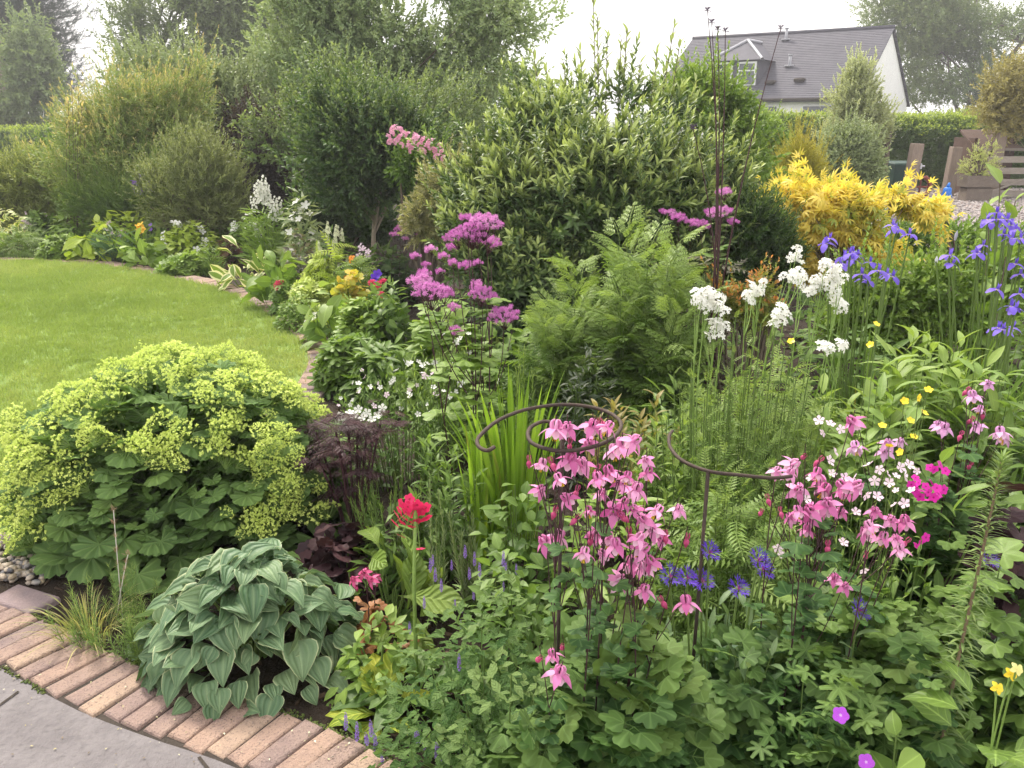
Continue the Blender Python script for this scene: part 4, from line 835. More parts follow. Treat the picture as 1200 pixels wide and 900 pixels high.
# ---------------------------------------------------------------- yard: posts, bins, shed, gate, planter
M_sleeper = plainmat('weathered_sleeper', (.20, .155, .125), (.30, .24, .20), 9, .9, 1., .01, stretch=(1, 1, .15))
M_brownw = plainmat('brown_stained_wood', (.075, .045, .035), (.12, .075, .06), 8, .8, .8, .008, stretch=(.3, 1, 1))
M_greyw = plainmat('silvered_wood', (.22, .19, .16), (.34, .30, .27), 8, .9, .8, .008, stretch=(.2, 1, 1))
M_bing = plainmat('dark_green_plastic', (.012, .04, .03), (.016, .05, .036), 5, .5, 0)
M_stone = plainmat('rough_trough_stone', (.16, .13, .11), (.24, .20, .17), 9, .95, 1., .02)
M_bluep = plainmat('blue_plastic', (.02, .15, .55), (.03, .2, .65), 5, .45, 0)
M_terra = plainmat('red_brown_plastic', (.20, .05, .04), (.25, .07, .05), 5, .5, 0)
M_metal = plainmat('dull_galvanised', (.4, .4, .42), (.5, .5, .52), 8, .45, 0, metal=.8)
def post(label, px, D, top, w_, tx, ty):
    p = at(px, top, D); h = p[2]; root = thing('sleeper_post', label, 'post', (p[0]-h*tx, D, 0), 'upright sleepers at the yard edge'); mb = MB()
    mb.box((0, 0, h/2), (w_, .14, h), .1, bev=.012, tilt=(ty, tx)); mb.build('post', M_sleeper, root, smooth=False)
    mb = MB(); mb.tubes([[(w_/2, -.03, h*.62), (w_/2+.1, -.05, h*.62)]], .02, 6, cap=True); mb.box((w_/2+.02, -.04, h*.62), (.03, .08, .1)); mb.build('gate_hinge', M_metal, root, smooth=False)
post('leaning grey brown sleeper standing alone beside the green bin', 1077, 16.4, 168, .21, .05, 0)
post('shorter weathered sleeper next to the blue bag by the shed', 1122, 17.6, 172, .21, .04, 0)
def bin_(label, px, D, top, w_, name='wheelie_bin'):
    p = at(px, top, D); h = p[2]; root = thing(name, label, 'bin', (p[0], D, 0)); mb = MB()
    V = [(-w_*.42, -w_*.4, .06), (w_*.42, -w_*.4, .06), (w_*.42, w_*.42, .06), (-w_*.42, w_*.42, .06), (-w_*.5, -w_*.52, h*.93), (w_*.5, -w_*.52, h*.93), (w_*.5, w_*.52, h*.93), (-w_*.5, w_*.52, h*.93)]
    mb.poly(V, [(3, 2, 1, 0), (0, 1, 5, 4), (1, 2, 6, 5), (2, 3, 7, 6), (3, 0, 4, 7), (4, 5, 6, 7)]); mb.box((0, -w_*.53, h*.9), (w_*1.02, .03, .06)); mb.build('body', M_bing, root, smooth=False)
    mb = MB(); mb.box((0, -.01, h*.965), (w_*1.08, w_*1.15, .06), bev=.02, tilt=(.05, 0)); mb.tubes([[(-w_*.4, w_*.6, h*.93), (w_*.4, w_*.6, h*.93)]], .02, 6); mb.build('lid', M_bing, root, smooth=False)
    for sx in (-1, 1): mb = MB(); mb.tubes([[(sx*w_*.42-.03, w_*.4, .11), (sx*w_*.42+.03, w_*.4, .11)]], .11, 12, cap=True); mb.build('wheel', M_barkd, root)
bin_('dark green wheelie bin in front of the tall hedge', 1057, 17.2, 190, .5)
bin_('small green bin far away behind the left hedge', 15, 33, 152, .75)
# shed like wooden bunker
p = at(1156, 152, 18.2); root = thing('log_store', 'dark brown wooden store with sloping lid behind the planter', 'shed', (p[0], 18.2, 0)); h = p[2]; mb = MB()
for k in range(9): mb.box((0, -.4, .1+k*(h-.35)/9), (.8, .03, (h-.4)/9-.012), bev=.004, tilt=(.06, 0))
for sx in (-.4, .4): mb.box((sx, 0, h*.44), (.06, .84, h*.88))
mb.box((0, .4, h*.44), (.8, .04, h*.88)); mb.build('body', M_brownw, root, smooth=False)
mb = MB(); mb.poly([(-.5, -.62, h-.36), (.5, -.62, h-.36), (.4, .3, h), (-.4, .3, h), (-.5, -.62, h-.41), (.5, -.62, h-.41), (.4, .3, h-.05), (-.4, .3, h-.05)], [(0, 1, 2, 3), (4, 7, 6, 5), (0, 4, 5, 1), (1, 5, 6, 2), (2, 6, 7, 3), (3, 7, 4, 0)])
mb.build('lid', M_brownw, root, smooth=False); mb = MB(); mb.box((0, -.635, h-.38), (1.02, .025, .05)); mb.box((0, -.44, h-.80), (.84, .03, .05)); mb.build('trim', M_greyw, root, smooth=False)
mb = MB(); mb.box((0, 0, .95/2+.3), (.17, .1, 1.5), bev=.01); p = at(1167, 200, 17.4); tag(mb.build('gate_post', M_sleeper, smooth=False, loc=(p[0], 17.4, -.25)), 'broad grey wooden post at the left end of the slatted gate', 'post')
# slatted gate / fence at right edge
p = at(1190, 190, 17.0); root = thing('slatted_gate', 'low silvery wooden gate of horizontal rails at the right edge', 'gate', (p[0]+.2, 17.0, 0)); mb = MB()
for k, z in enumerate((.12, .34, .56, .78)): mb = MB(); mb.box((.15, 0, z), (2.0, .035, .12), bev=.006, tilt=(0, 0)); mb.build('rail', M_greyw, root, smooth=False)
mb = MB(); mb.poly([(-.8, -.03, .1), (-.7, -.03, .1), (1.1, -.03, .8), (1.0, -.03, .8), (-.8, -.05, .1), (-.7, -.05, .1), (1.1, -.05, .8), (1.0, -.05, .8)], [(0, 1, 2, 3), (4, 7, 6, 5), (0, 4, 5, 1), (3, 2, 6, 7), (0, 3, 7, 4), (1, 5, 6, 2)]); mb.build('brace', M_greyw, root, smooth=False)
for sx in (-.8, 1.1): mb = MB(); mb.box((sx, .04, .5), (.09, .045, 1.0), bev=.006); mb.build('stile', M_greyw, root, smooth=False)
# stone trough planter with variegated shrub
p = gp(1143, 236); root = thing('stone_trough', 'rough stone trough planter in front of the brown store', 'planter', (p[0], p[1], 0)); mb = MB()
mb.box((-.03, 0, .14), (.5, .3, .28), bev=.03); mb.build('plinth', M_stone, root, smooth=False); mb = MB()
Vo = [(-.34, -.2), (.34, -.2), (.34, .2), (-.34, .2)]; V = [(x*.93, y*.93, .285) for x, y in Vo]+[(x, y, .5) for x, y in Vo]+[(x*.86, y*.7, .5) for x, y in Vo]+[(x*.86, y*.7, .44) for x, y in Vo]
mb.poly(V, [(3, 2, 1, 0)]+[(a*4+i, a*4+(i+1) % 4, a*4+4+(i+1) % 4, a*4+4+i) for a in range(3) for i in range(4)]+[(12, 13, 14, 15)]); mb.build('basin', M_stone, root, smooth=False)
tp = (p[0], p[1], .45)
r2 = thing('variegated_shrub', 'yellow variegated shrub growing in the stone trough', 'shrub', tp); mb = MB(); P = crown(mb, [(-.05, 0, .2, .36, .25, .22), (.14, 0, .45, .12, .14, .3), (-.12, 0, .42, .12, .14, .2)], 300, sh_leafy, .10, gap=.2, zmin=0, jit=.6); mb.build('foliage', [L_var, M_bark], r2)
mb = MB(); limbs(mb, (0, 0, -.02), P[:18], .012); mb.build('stem', M_bark, r2)
p = gp(1104, 243); mb = MB(); t = ellT(12); mb.one(t, (0, 0, .28), np.eye(3), 1.); mb.V[0] = (t.V*np.array([.10, .10, .19]))+(0, 0, .19); mb.tubes([[(0, 0, .34), (.02, 0, .43)]], np.array([[.04, .015]]), 8, cap=True); tag(mb.build('plastic_sack', M_bluep, loc=(p[0]+.15, p[1]-.6+.8, 0)), 'bright blue plastic sack slumped against the second sleeper', 'sack')
p = gp(1097, 236); mb = MB(); a = np.linspace(0, 2*pi, 17); mb.tubes([[(.2*cos(q), 0, .24+.2*sin(q)) for q in a]], .045, 7); mb.tubes([[(-.18, 0, .24), (.18, 0, .24)], [(0, 0, .06), (0, 0, .42)]], .02, 5); tag(mb.build('wheel', M_terra, loc=(p[0]-.12, p[1]+.5, 0), smooth=True), 'small red brown wheel leaning beside the blue sack', 'wheel')
# brownish fence beyond far left hedge and shrubs of the yard
woody('golden_conifer', 'feathery golden conifer left of the grey bush', 'conifer', 936, 10.5, [(936, 185, 17, 17), (922, 210, 16, 22), (948, 205, 17, 26), (935, 230, 26, 24)], 1500, [shootT(T_need[0], 16, .3, 35, 20, .01, .1, rs=random.Random(i)) for i in range(3)], .19, L_goldcon, M_bark, r0=.03, ntar=30, gap=0, up=1.1, inner=.4, stem_name='stem')
woody('silver_tree', 'upright silvery leaved tree in front of the white house', 'tree', 1004, 17, [(1007, 95, 14, 22), (1002, 125, 26, 26), (1012, 150, 30, 24), (990, 160, 22, 20)], 2300, sh_leafy, .17, L_silver, M_bark, spiky=.1, r0=.05, ntar=36, trunk=[(0, 0, 0), (0, 0, .8), (.0, 0, 1.4)], gap=.1, gf=2, up=1., clump=4, cr=.1)
woody('broad_bush', 'rounded grey green bush below the silvery tree', 'shrub', 1000, 14, [(980, 190, 30, 26), (1004, 188, 28, 24), (995, 172, 26, 20), (1010, 212, 22, 22), (965, 215, 24, 24)], 2600, sh_leafy, .17, L_grey, M_bark, r0=.03, ntar=40, gap=.15, gf=2, stem_name='stem')
woody('hedging_shrub', 'fresh green shrub between the laurel and the golden conifer', 'shrub', 895, 12.5, [(890, 165, 26, 26), (905, 200, 26, 34), (880, 210, 26, 30)], 1300, sh_leafy, .17, L_fresh, M_bark, r0=.03, ntar=24, gap=.1, gf=2, stem_name='stem')
# ---------------------------------------------------------------- middle distance shrubs
sh_laurel = [shootT(T_la[i % 3], 16, .40, 62, 12, .012, .05, rs=random.Random(i+50), tipgrow=.95) for i in range(5)]
sh_up = [shootT(T_las[i % 2], 14, .34, 45, 12, .01, .08, rs=random.Random(i+60)) for i in range(4)]
woody('cherry_laurel', 'big evergreen shrub with glossy upright leaves filling the middle', 'shrub', 700, 5.3,
      [(700, 250, 100, 90), (610, 265, 60, 80), (790, 265, 60, 90), (650, 165, 42, 46, .3), (745, 160, 46, 40, .3), (820, 205, 36, 44, .3), (700, 150, 34, 34, .4), (605, 175, 34, 44, .3), (790, 145, 26, 30, .5), (620, 330, 80, 70, -.1), (740, 340, 90, 70, -.1), (560, 235, 30, 40, .2), (555, 300, 36, 60), (700, 400, 110, 50), (600, 400, 80, 40), (830, 290, 40, 60), (850, 240, 26, 40, .2), (680, 135, 16, 30, .6), (735, 125, 14, 30, .6)],
      5600, sh_laurel, .185, L_laurel, M_bark, r0=.035, ntar=60, gap=.22, gf=2.6, up=.95, jit=.35, inner=.55, lump=.28, stem_name='stem', zmin=.08)
# leaders that break the outline
def leaders(label, name, px, D, tips, mat, leafset, per, size, sr=.006, cat='shrub', r=.15, h=None, group=None):
    base = at(px, 450, D); base[2] = 0; root = thing(name, label, cat, tuple(base), group); mb = MB(); sb = MB()
    T = local(tips, D, base, .15); stemclump(mb, len(T), 1, r, leafset, per, size, base=.45, t0=.35, xy=T, sr=sr, arch=.03, stemM=1, tipscale=.75); mb.build('foliage', [mat, M_bark], root); return root
leaders('tall slender shoots with long leaves rising above the evergreen shrub', 'young_tree', 720, 6.0, [(695, 0), (700, 20), (735, 32), (728, 45), (790, 30), (797, 48), (770, 60), (640, 80), (660, 72), (610, 95), (815, 95), (680, 60), (750, 75), (712, 40), (780, 80), (625, 60), (765, 95)], LM('sapling_leaf', [(.13, .18, .07), (.18, .23, .09), (.24, .30, .13)], tip=(.30, .36, .15)), T_la, 60, .10, cat='tree')
woody('crab_apple', 'small open shrub of light green leaves right behind the laurel', 'shrub', 860, 8.2, [(842, 125, 34, 32), (868, 150, 24, 26), (815, 120, 30, 34), (792, 128, 24, 30), (870, 195, 30, 36)], 1100, sh_leafy, .16, L_fresh, M_bark, r0=.03, ntar=24, gap=.4, gf=3, clump=3, cr=.08, stem_name='stem')
# purple leaved dark shrub left of small tree
woody('smoke_bush', 'dark purple leaved shrub in shade behind the white bellflowers', 'shrub', 320, 11.5, [(315, 190, 40, 50), (340, 230, 34, 40), (290, 170, 30, 40), (360, 200, 30, 50)], 2000, sh_leafy, .2, LM('dusky_leaf', [(.03, .025, .025), (.045, .035, .035), (.06, .05, .045)], bump=0), M_barkd, r0=.04, ntar=30, gap=.1, gf=1.6, stem_name='stem')
woody('small_tree', 'small round headed tree with a pale forked trunk behind the white border flowers', 'tree', 448, 8.0, [(440, 170, 66, 44), (400, 140, 40, 30), (480, 190, 46, 40), (420, 210, 46, 34), (470, 140, 36, 26), (380, 190, 26, 26)], 3000, sh_leafy, .15, LM('small_tree_leaf', [(.035, .075, .034), (.06, .11, .045), (.10, .16, .06)], tip=(.17, .23, .08)), M_palebark, spiky=.12, lump=.4, r0=.036, ntar=9, trunk=[(0, 0, 0), (-.02, 0, .3), (-.0, 0, .62)], tr=.016, gap=.35, gf=2.2, split=.75, clump=5, cr=.1)
woody('apple_tree', 'open leafy tree with light catching leaves behind the pale forked trunk', 'tree', 400, 10.5, [(350, 165, 60, 40), (400, 110, 50, 30), (460, 125, 46, 30), (340, 130, 40, 30), (430, 80, 60, 34), (510, 150, 40, 46), (530, 210, 40, 50)], 2400, sh_leafy, .17, LM('apple_leaf', [(.07, .115, .055), (.11, .165, .075), (.18, .235, .11)], tip=(.24, .30, .12)), M_barkd, spiky=.1, r0=.06, ntar=40, trunk=[(0, 0, 0), (0, 0, .6), (.05, 0, 1.1)], gap=.52, gf=1.7, clump=9, cr=.15, lump=.45)
rr = woody('climbing_rose', 'pink flowering rose shrub showing between the small tree and the laurel', 'shrub', 505, 7.3, [(490, 195, 30, 18), (518, 210, 20, 26), (505, 240, 22, 26)], 700, sh_leafy, .13, L_mid, M_bark, r0=.02, ntar=16, gap=.2, gf=2, stem_name='stem')
def cluster_mesh(name, n, fl, rad, mats, h=.5, sc=1.): mb = MB(); mb.one(umbel(n, fl, rad, h), sc=sc); return mb.mesh(name, mats)
ME_rose = cluster_mesh('rose_truss', 16, T_f5l, .42, [petalmat('rose_pink_petal', [(.66, .26, .44), (.80, .46, .60)])], .8)
for q in local([(462, 152), (478, 158), (488, 164), (470, 162), (500, 172), (518, 178), (520, 190), (522, 200), (505, 168), (455, 160), (484, 175), (516, 170), (473, 157), (481, 166), (492, 170), (466, 166), (512, 184), (523, 206), (459, 156), (497, 165), (517, 194), (521, 186), (470, 170), (486, 160), (480, 172), (494, 178), (457, 166), (524, 196), (468, 152), (508, 176)], 7.0, rr.location, .14): flower_at(rr, ME_rose, 'flower_truss', q, (random.uniform(-1, 1), -.4, .5), (0, -.6, 1), U(.022, .042))
woody('elaeagnus', 'variegated cream edged shrub squeezed between the pale trunk and the laurel', 'shrub', 510, 6.6, [(520, 235, 34, 30), (500, 260, 26, 26), (540, 215, 26, 26)], 620, sh_laurel, .13, LM('cream_edged_leaf', [(.10, .13, .06), (.16, .18, .09)], margin=(.5, .45, .25), mw=.6), M_bark, r0=.015, ntar=18, gap=.2, gf=3, stem_name='stem')
# big loose grey-gold shrub mass at left
woody('viburnum', 'broad shrub with pale grey green rounded shoots on the left skyline', 'shrub', 215, 12.5, [(225, 95, 46, 34), (180, 110, 34, 30), (260, 110, 34, 40), (270, 160, 34, 60), (215, 150, 60, 40), (170, 80, 24, 18), (240, 75, 26, 18), (280, 210, 30, 50)], 3400, sh_leafy, .2, L_grey, M_bark, r0=.05, ntar=60, gap=.45, gf=1.5, clump=8, cr=.17, spiky=.16, lump=.45, stem_name='stem')
woody('photinia', 'tall loose shrub with pink and gold tipped upright shoots at left', 'shrub', 150, 11.2, [(165, 140, 34, 46), (120, 165, 40, 36), (205, 130, 26, 46), (90, 200, 40, 36), (150, 200, 60, 50), (225, 105, 14, 26), (195, 100, 14, 26), (138, 125, 12, 24), (232, 85, 6, 14)], 2900, sh_up, .2, L_pinktip, M_bark, r0=.03, ntar=50, gap=.5, gf=1.7, up=.9, stem_name='stem', e=.9, spiky=.2, lump=.45, clump=6, cr=.13)
leaders('lone crooked golden tipped sapling in front of the dark hedge', 'young_maple', 92, 10.6, [(84, 100), (92, 108), (80, 118), (96, 125), (88, 135), (78, 145), (100, 150)], L_pinktip, T_la, 26, .13, cat='tree', r=.1)
woody('cotoneaster', 'twiggy olive leaved shrub below the pink tipped shoots', 'shrub', 235, 9.9, [(235, 210, 34, 50), (215, 250, 30, 30), (255, 240, 30, 40), (190, 230, 26, 34)], 2600, sh_lar, .12, LM('pale_olive_leaf', [(.11, .15, .06), (.15, .19, .08), (.20, .24, .11)], tip=(.28, .31, .15)), M_bark, r0=.02, ntar=50, gap=.4, gf=2.2, up=.9, lump=.4, clump=5, cr=.1, spiky=.15, stem_name='stem')
woody('spiraea', 'yellow green loose shrub at the left edge under the far hedge', 'shrub', 35, 11.5, [(30, 215, 46, 30), (60, 225, 34, 30), (0, 230, 40, 36), (85, 240, 30, 30), (25, 255, 50, 24)], 2900, sh_lar, .15, LM('spiraea_leaf', [(.12, .17, .05), (.17, .22, .065), (.23, .28, .09)], tip=(.34, .37, .14)), M_bark, r0=.02, ntar=40, gap=.3, gf=2, lump=.4, clump=5, cr=.1, spiky=.12, stem_name='stem')
woody('broom_bush', 'fine leaved dark green bush behind the blue columbines', 'shrub', 165, 10.6, [(150, 245, 40, 30), (190, 235, 34, 36), (110, 245, 34, 26)], 2400, [shootT(T_need[0], 20, .22, 35, 15, .01, .1, rs=random.Random(i)) for i in range(3)], .3, L_fern, M_bark, r0=.02, ntar=30, gap=.1, up=1.2, stem_name='stem')
woody('hazel_bush', 'mid green leafy bush under the grey shrub beside the broom', 'shrub', 85, 12.6, [(100, 190, 40, 34), (70, 200, 30, 30), (130, 215, 40, 30)], 1500, sh_leafy, .2, L_mid, M_bark, r0=.02, ntar=26, gap=.15, gf=2, stem_name='stem')
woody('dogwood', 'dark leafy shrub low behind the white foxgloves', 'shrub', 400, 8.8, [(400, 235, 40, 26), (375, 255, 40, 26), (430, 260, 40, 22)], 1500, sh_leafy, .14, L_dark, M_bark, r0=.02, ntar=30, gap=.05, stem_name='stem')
# ---- fine cut tall shrub (dissected leaves)
def cutleaf(name, label, cat, px, D, top, wpx, n, leafset, size, mat, per=16, stem=None, t0=.2, ang=70, tops=26, arch=.04, hv=.35, group=None, sr=.004, base=.4, tip=.6, lean=1., droopz=.3):
    x, h, r = span(px, D, top, wpx); root = thing(name, label, cat, (x, D, 0), group); mb = MB(); sb = MB()
    b, T = stemclump(mb, n, h, r, leafset, per, size, base=base, t0=t0, ang=ang, top=tops, arch=arch, hv=hv, sr=0, tipscale=tip, zdir=droopz)
    ph = np.arctan2(b[:, 1], b[:, 0]); a = b*np.array([base, base, 0]); sb.tubes(arcs(a, b, 5, 0), np.linspace(1, .4, 5)[None]*sr, 4); mb.build('foliage', [mat, M_stemgrn], root); sb.build('stem', stem or M_stemgrn, root); return root
cutleaf('mugwort', 'tall bush of finely cut fresh green leaves in front of the laurel', 'plant', 745, 3.95, 262, 200, 46, T_dis, .24, L_fern, per=15, t0=.12, hv=.5)
cutleaf('mugwort', 'lower spire of finely cut leaves left of its taller neighbour', 'plant', 675, 3.8, 330, 80, 14, T_dis, .2, L_fern, per=14, t0=.12, hv=.45)
# burgundy leaning stems rising past the laurel
x, h, r = span(790, 3.6, 420, 40)
bs = gp(795, 470); root = thing('bugbane', 'very tall thin dark stems with dusky leaves rising past the laurel', 'plant', (bs[0]*.95, 3.7, 0)); mb = MB(); sb = MB()
T = local([(829, 12), (834, 26), (850, 36), (841, 34), (915, 33), (812, 150)], 3.7, root.location, .05)
A_ = T*np.array([0, 0, 0])+N_(.02, T.shape)*np.array([1, 1, 0]); P = arcs(A_, T, 10, np.stack([-T[:, 0]*.38+N_(.05, len(T)), N_(.05, len(T)), T[:, 2]*.05], -1))
sb.tubes(P, np.linspace(.006, .0016, 10)[None]*np.ones((len(T), 1)), 5); sb.build('stem', M_stemred, root)
k = 34; i = rng.integers(0, len(T), k); j = rng.integers(1, 5, k); p = P[i, j]+N_(.02, (k, 3)); mb.inst(T_ferns, p, frames(np.stack([N_(1, k), N_(1, k), U(0, .5, k)], -1), Zs(k)), U(.10, .2, k)); mb.build('foliage', LM('dusky_green_leaf', [(.06, .06, .05), (.09, .09, .06), (.10, .13, .06)]), root)
pf = MB(); pf.one(puff(40), sc=1.); me = pf.mesh('seed_head', [plainmat('dusky_bud', (.10, .07, .12), (.15, .1, .16), 9, .8, 0)])
for q in T[:6]: flower_at(root, me, 'bud', q, sc=.02)
# thalictrum pink clusters
PUFF = [puff(60), puff(50)]
def thal_head(name, n, spread):
    mb = MB(); pp = []
    for i in range(n):
        r = math.sqrt((i+.3)/n)*spread; a = i*2.4; pp.append((r*cos(a), r*sin(a), spread*.45*(1-(r/spread)**2)+random.uniform(-.008, .008)))
    pp = np.array(pp); mb.inst(PUFF, pp, randR(n), U(.013, .019, n)); mb.tubes(arcs(np.tile([[0, 0, -spread*1.1]], (n, 1)), pp, 4, np.array([0, 0, -.01])), .0011, 3, M=1); return mb.mesh(name, [P_thal, M_stemred])
THH = [thal_head('meadow_rue_head', n, s_) for n, s_ in ((34, .085), (24, .066), (15, .046), (8, .03))]
def meadow_rue(label, px, D, heads, stems_base, leafmat_, leafn, grp, fol_w=100, top=None):
    base = gp(px, 0) if False else at(px, 450, D); base[2] = 0; root = thing('meadow_rue', label, 'plant', tuple(base), grp); sb = MB(); T = local(heads, D, base, .14); A_ = np.stack([N_(.05, len(T))+T[:, 0]*.35, N_(.05, len(T)), np.zeros(len(T))], -1)
    P = stalks(sb, T-(0, 0, .05), D, max(3, len(T)//3), .004, .0014, base=.4); sb.build('stem', M_stemred, root)
    for q, hd in zip(T, heads): s = hd[3]; flower_at(root, THH[s], 'flower_head', q, (1, random.uniform(-.5, .5), random.uniform(-.2, .2)), (random.uniform(-.3, .3), -.25, 1), U(.68, .92))
    mb = MB(); k = leafn; i = rng.integers(0, len(P), k); j = rng.integers(2, 13, k); p = P[i, j]; mb.inst(T_aq, p+N_(.03, (k, 3)), frames(np.stack([N_(1, k), N_(1, k), U(-.1, .4, k)], -1), Zs(k)), U(.05, .1, k)); mb.build('foliage', leafmat_, root); return root
meadow_rue('mauve fluffy headed meadow rue on tall dark stems, nearest and brightest', 555, 2.9, [(552, 272, 0, 0), (570, 262, .05, 1), (548, 258, 0, 2), (534, 278, 0, 1), (575, 285, 0, 2), (560, 280, -.08, 2), (505, 342, -.1, 0), (492, 330, 0, 2), (520, 345, 0, 2), (565, 345, 0, 1), (574, 352, .1, 2), (560, 335, 0, 3), (590, 370, 0, 1), (600, 372, .05, 3), (533, 360, 0, 3), (536, 388, 0, 3), (497, 320, .2, 3)], 0, L_fresh, 60, 'mauve meadow rue clumps')
meadow_rue('mauve meadow rue half hidden in cut foliage right of the laurel', 820, 4.4, [(785, 250, 0, 2), (795, 256, 0, 2), (810, 262, 0, 2), (822, 264, 0, 1), (848, 226, 0, 2), (843, 250, 0, 1), (832, 248, 0, 3), (860, 260, 0, 3), (855, 246, 0, 3), (778, 248, 0, 3)], 0, L_fern, 50, 'mauve meadow rue clumps')
r_ = meadow_rue('pale pink meadow rue behind the brightest one', 530, 3.9, [(520, 300, 0, 3), (505, 292, 0, 3), (532, 308, 0, 3), (545, 312, 0, 2), (560, 308, 0, 3), (500, 310, 0, 3), (487, 300, 0, 3), (516, 318, 0, 3), (530, 290, .2, 3)], 0, L_fresh, 60, 'mauve meadow rue clumps')
meadow_rue('mauve flowers in shade at the foot of the pale forked trunk', 468, 7.0, [(470, 268, 0, 1), (462, 275, 0, 2), (480, 262, 0, 2), (475, 280, 0, 2), (490, 275, 0, 3)], 0, L_dark, 30, 'mauve meadow rue clumps')
# golden shrub
glp = leafT(.2, 'la', 4, .1, .5, 1)
T_goldp = [combo([(glp, (0, 0, 0), (sin(radians(a)), cos(radians(a)), .1-.15*abs(a)/70), (0, 0, 1), L_*random.uniform(.85, 1.1), random.random()) for a, L_ in ((-105, .55), (-70, .8), (-35, .95), (0, 1.05), (35, .95), (70, .8), (105, .55))]) for _ in range(3)]
root = woody('golden_sumac', 'brilliant golden yellow shrub with drooping cut leaves in front of the yard', 'shrub', 1000, 5.7, [(955, 248, 44, 24), (1005, 240, 40, 22), (1045, 246, 40, 20), (1066, 268, 30, 16), (1078, 254, 20, 11), (975, 282, 50, 22), (1035, 285, 40, 20), (922, 238, 24, 16), (1000, 306, 50, 18), (918, 280, 14, 16), (950, 310, 26, 18)], 2600, T_goldp, .088, L_gold, M_bark, r0=.014, ntar=40, gap=.44, gf=5, up=.05, jit=.45, inner=.4, stem_name='stem', droop=.1, clump=3, cr=.07)
woody('golden_sumac', 'low outlying branch of golden leaves beside the second sleeper', 'shrub', 1100, 6.4, [(1098, 250, 9, 6), (1085, 258, 9, 6), (1108, 246, 5, 4)], 60, T_goldp, .105, L_gold, M_bark, r0=.012, ntar=14, gap=.3, gf=4, up=-.2, droop=.2, stem_name='stem')
# dark box under the golden shrub
woody('box_bush', 'dark rounded evergreen bush to the left under the golden shrub', 'shrub', 890, 5.2, [(880, 270, 36, 40), (870, 320, 40, 36), (905, 300, 34, 36)], 1700, sh_lar, .1, L_dark, M_bark, r0=.02, ntar=30, gap=0, stem_name='stem')
# orange / bronze spirea in front
woody('bronze_spiraea', 'low bush with orange and bronze young leaves left of the white flowers', 'shrub', 875, 3.7, [(862, 362, 24, 14), (888, 345, 20, 12), (845, 352, 16, 9), (900, 370, 18, 12)], 290, sh_leafy, .07, LM('bronze_tip_leaf', [(.13, .19, .05), (.22, .22, .06)], tip=(.50, .22, .08)), M_bark, r0=.008, ntar=20, gap=.1, gf=4, stem_name='stem')
# hydrangea shoot at right
leaders('single upright shoot with large fresh green leaves at the right edge before the gate', 'hydrangea', 1172, 4.0, [(1172, 215), (1160, 240), (1190, 235)], L_fresh, T_bigov, 9, .15, r=.08)
woody('berry_bush', 'loose shrub with broad light leaves behind the irises on the right', 'shrub', 1120, 4.4, [(1110, 340, 60, 34), (1170, 335, 40, 40), (1050, 350, 60, 30), (1100, 400, 80, 40), (1010, 380, 50, 40)], 1300, sh_leafy, .12, L_fresh, M_bark, r0=.012, ntar=30, gap=.25, gf=4, stem_name='stem')
woody('groundcover_shrub', 'low green bush between the golden shrub and the gravel', 'shrub', 1080, 6.9, [(1080, 285, 50, 14), (1150, 290, 60, 18), (1020, 300, 50, 20)], 900, sh_leafy, .13, L_mid, M_bark, r0=.012, ntar=20, gap=.1, stem_name='stem')
# ---------------------------------------------------------------- flowers shared by many plants
def fmesh(name, t, mats): mb = MB(); mb.one(t, rnd=.5); return mb.mesh(name, mats)
def mound(name, label, cat, px, D, top, wpx, n, leaf, size, mat, stems=12, stemmat=None, group=None, ry=None, e=1., inner=.35, lump=.2, lf=2.5, droop=.25, up=.7, jit=.45, sr=.003, hemi=0., szv=.3, lift=0., zb=0):
    x, h, r = span(px, D, top, wpx); r = max(r*.93, .04); h = max(h, .08)*.97; root = thing(name, label, cat, (x, D, zb), group); mb = MB()
    P = leafshell(mb, n, r, ry or r, h, leaf, size, seed=int(px), inner=inner, lump=lump, lf=lf, e=e, droop=droop, up=up, jit=jit, hemi=hemi, szv=szv)
    mb.build('foliage', [mat, M_stemgrn], root); sb = MB(); k = min(stems, n); b = P[:k]; a = b*np.array([.2, .2, 0]); sb.tubes(arcs(a, b, 5, np.array([0, 0, .02])), sr, 4); sb.build('stem', stemmat or M_stemgrn, root)
    return root, r, h
def ontop(root, me, n, r, h, sc, name='flower', hemi=.2, out=1.02, fu=.6, off=None, stem=None, ry=None, zs=(0, 0), jit=.4, stemM=None):
    sb = MB(); qs = []
    for i in range(n):
        a = random.uniform(0, 6.28); z = random.uniform(hemi, 1); rr = math.sqrt(1-z*z); d = np.array([rr*cos(a), rr*sin(a), z]); p = d*np.array([r, ry or r, h])*random.uniform(.9, out)+(0, 0, random.uniform(*zs))
        f = nrm((d*.6+(0, -.45, fu)+N_(jit, 3))[None])[0]; flower_at(root, me, name, p, np.cross(f, (1, .1, .1)), f, sc*random.uniform(.8, 1.15)); qs.append(p)
    if stem:
        b = np.array(qs); a = b*np.array([.45, .45, 0]); sb.tubes(arcs(a, b, 6, N_(.01, b.shape)), stem, 4); sb.build('flower_stem', stemM or M_stemgrn, root)
    return qs
def blades(name, label, cat, px, D, top, wpx, n, w_, mat, droop=.25, group=None, base=.3, hv=.4, m=7):
    x, h, r = span(px, D, top, wpx); root = thing(name, label, cat, (x, D, 0), group); mb = MB(); bladeclump(mb, n, h*1.05, r, w_, base=base, droop=droop, hv=hv, m=m); mb.build('foliage', [mat], root); return root, r, h
ME_w = fmesh('white_flower', T_f5l, [P_white]); ME_w5 = fmesh('white_blossom', T_f5, [P_white]); ME_pp = fmesh('blush_flower', T_f5l, [P_palepink]); ME_y = fmesh('yellow_flower', five(5, .8, .35), [P_yel])
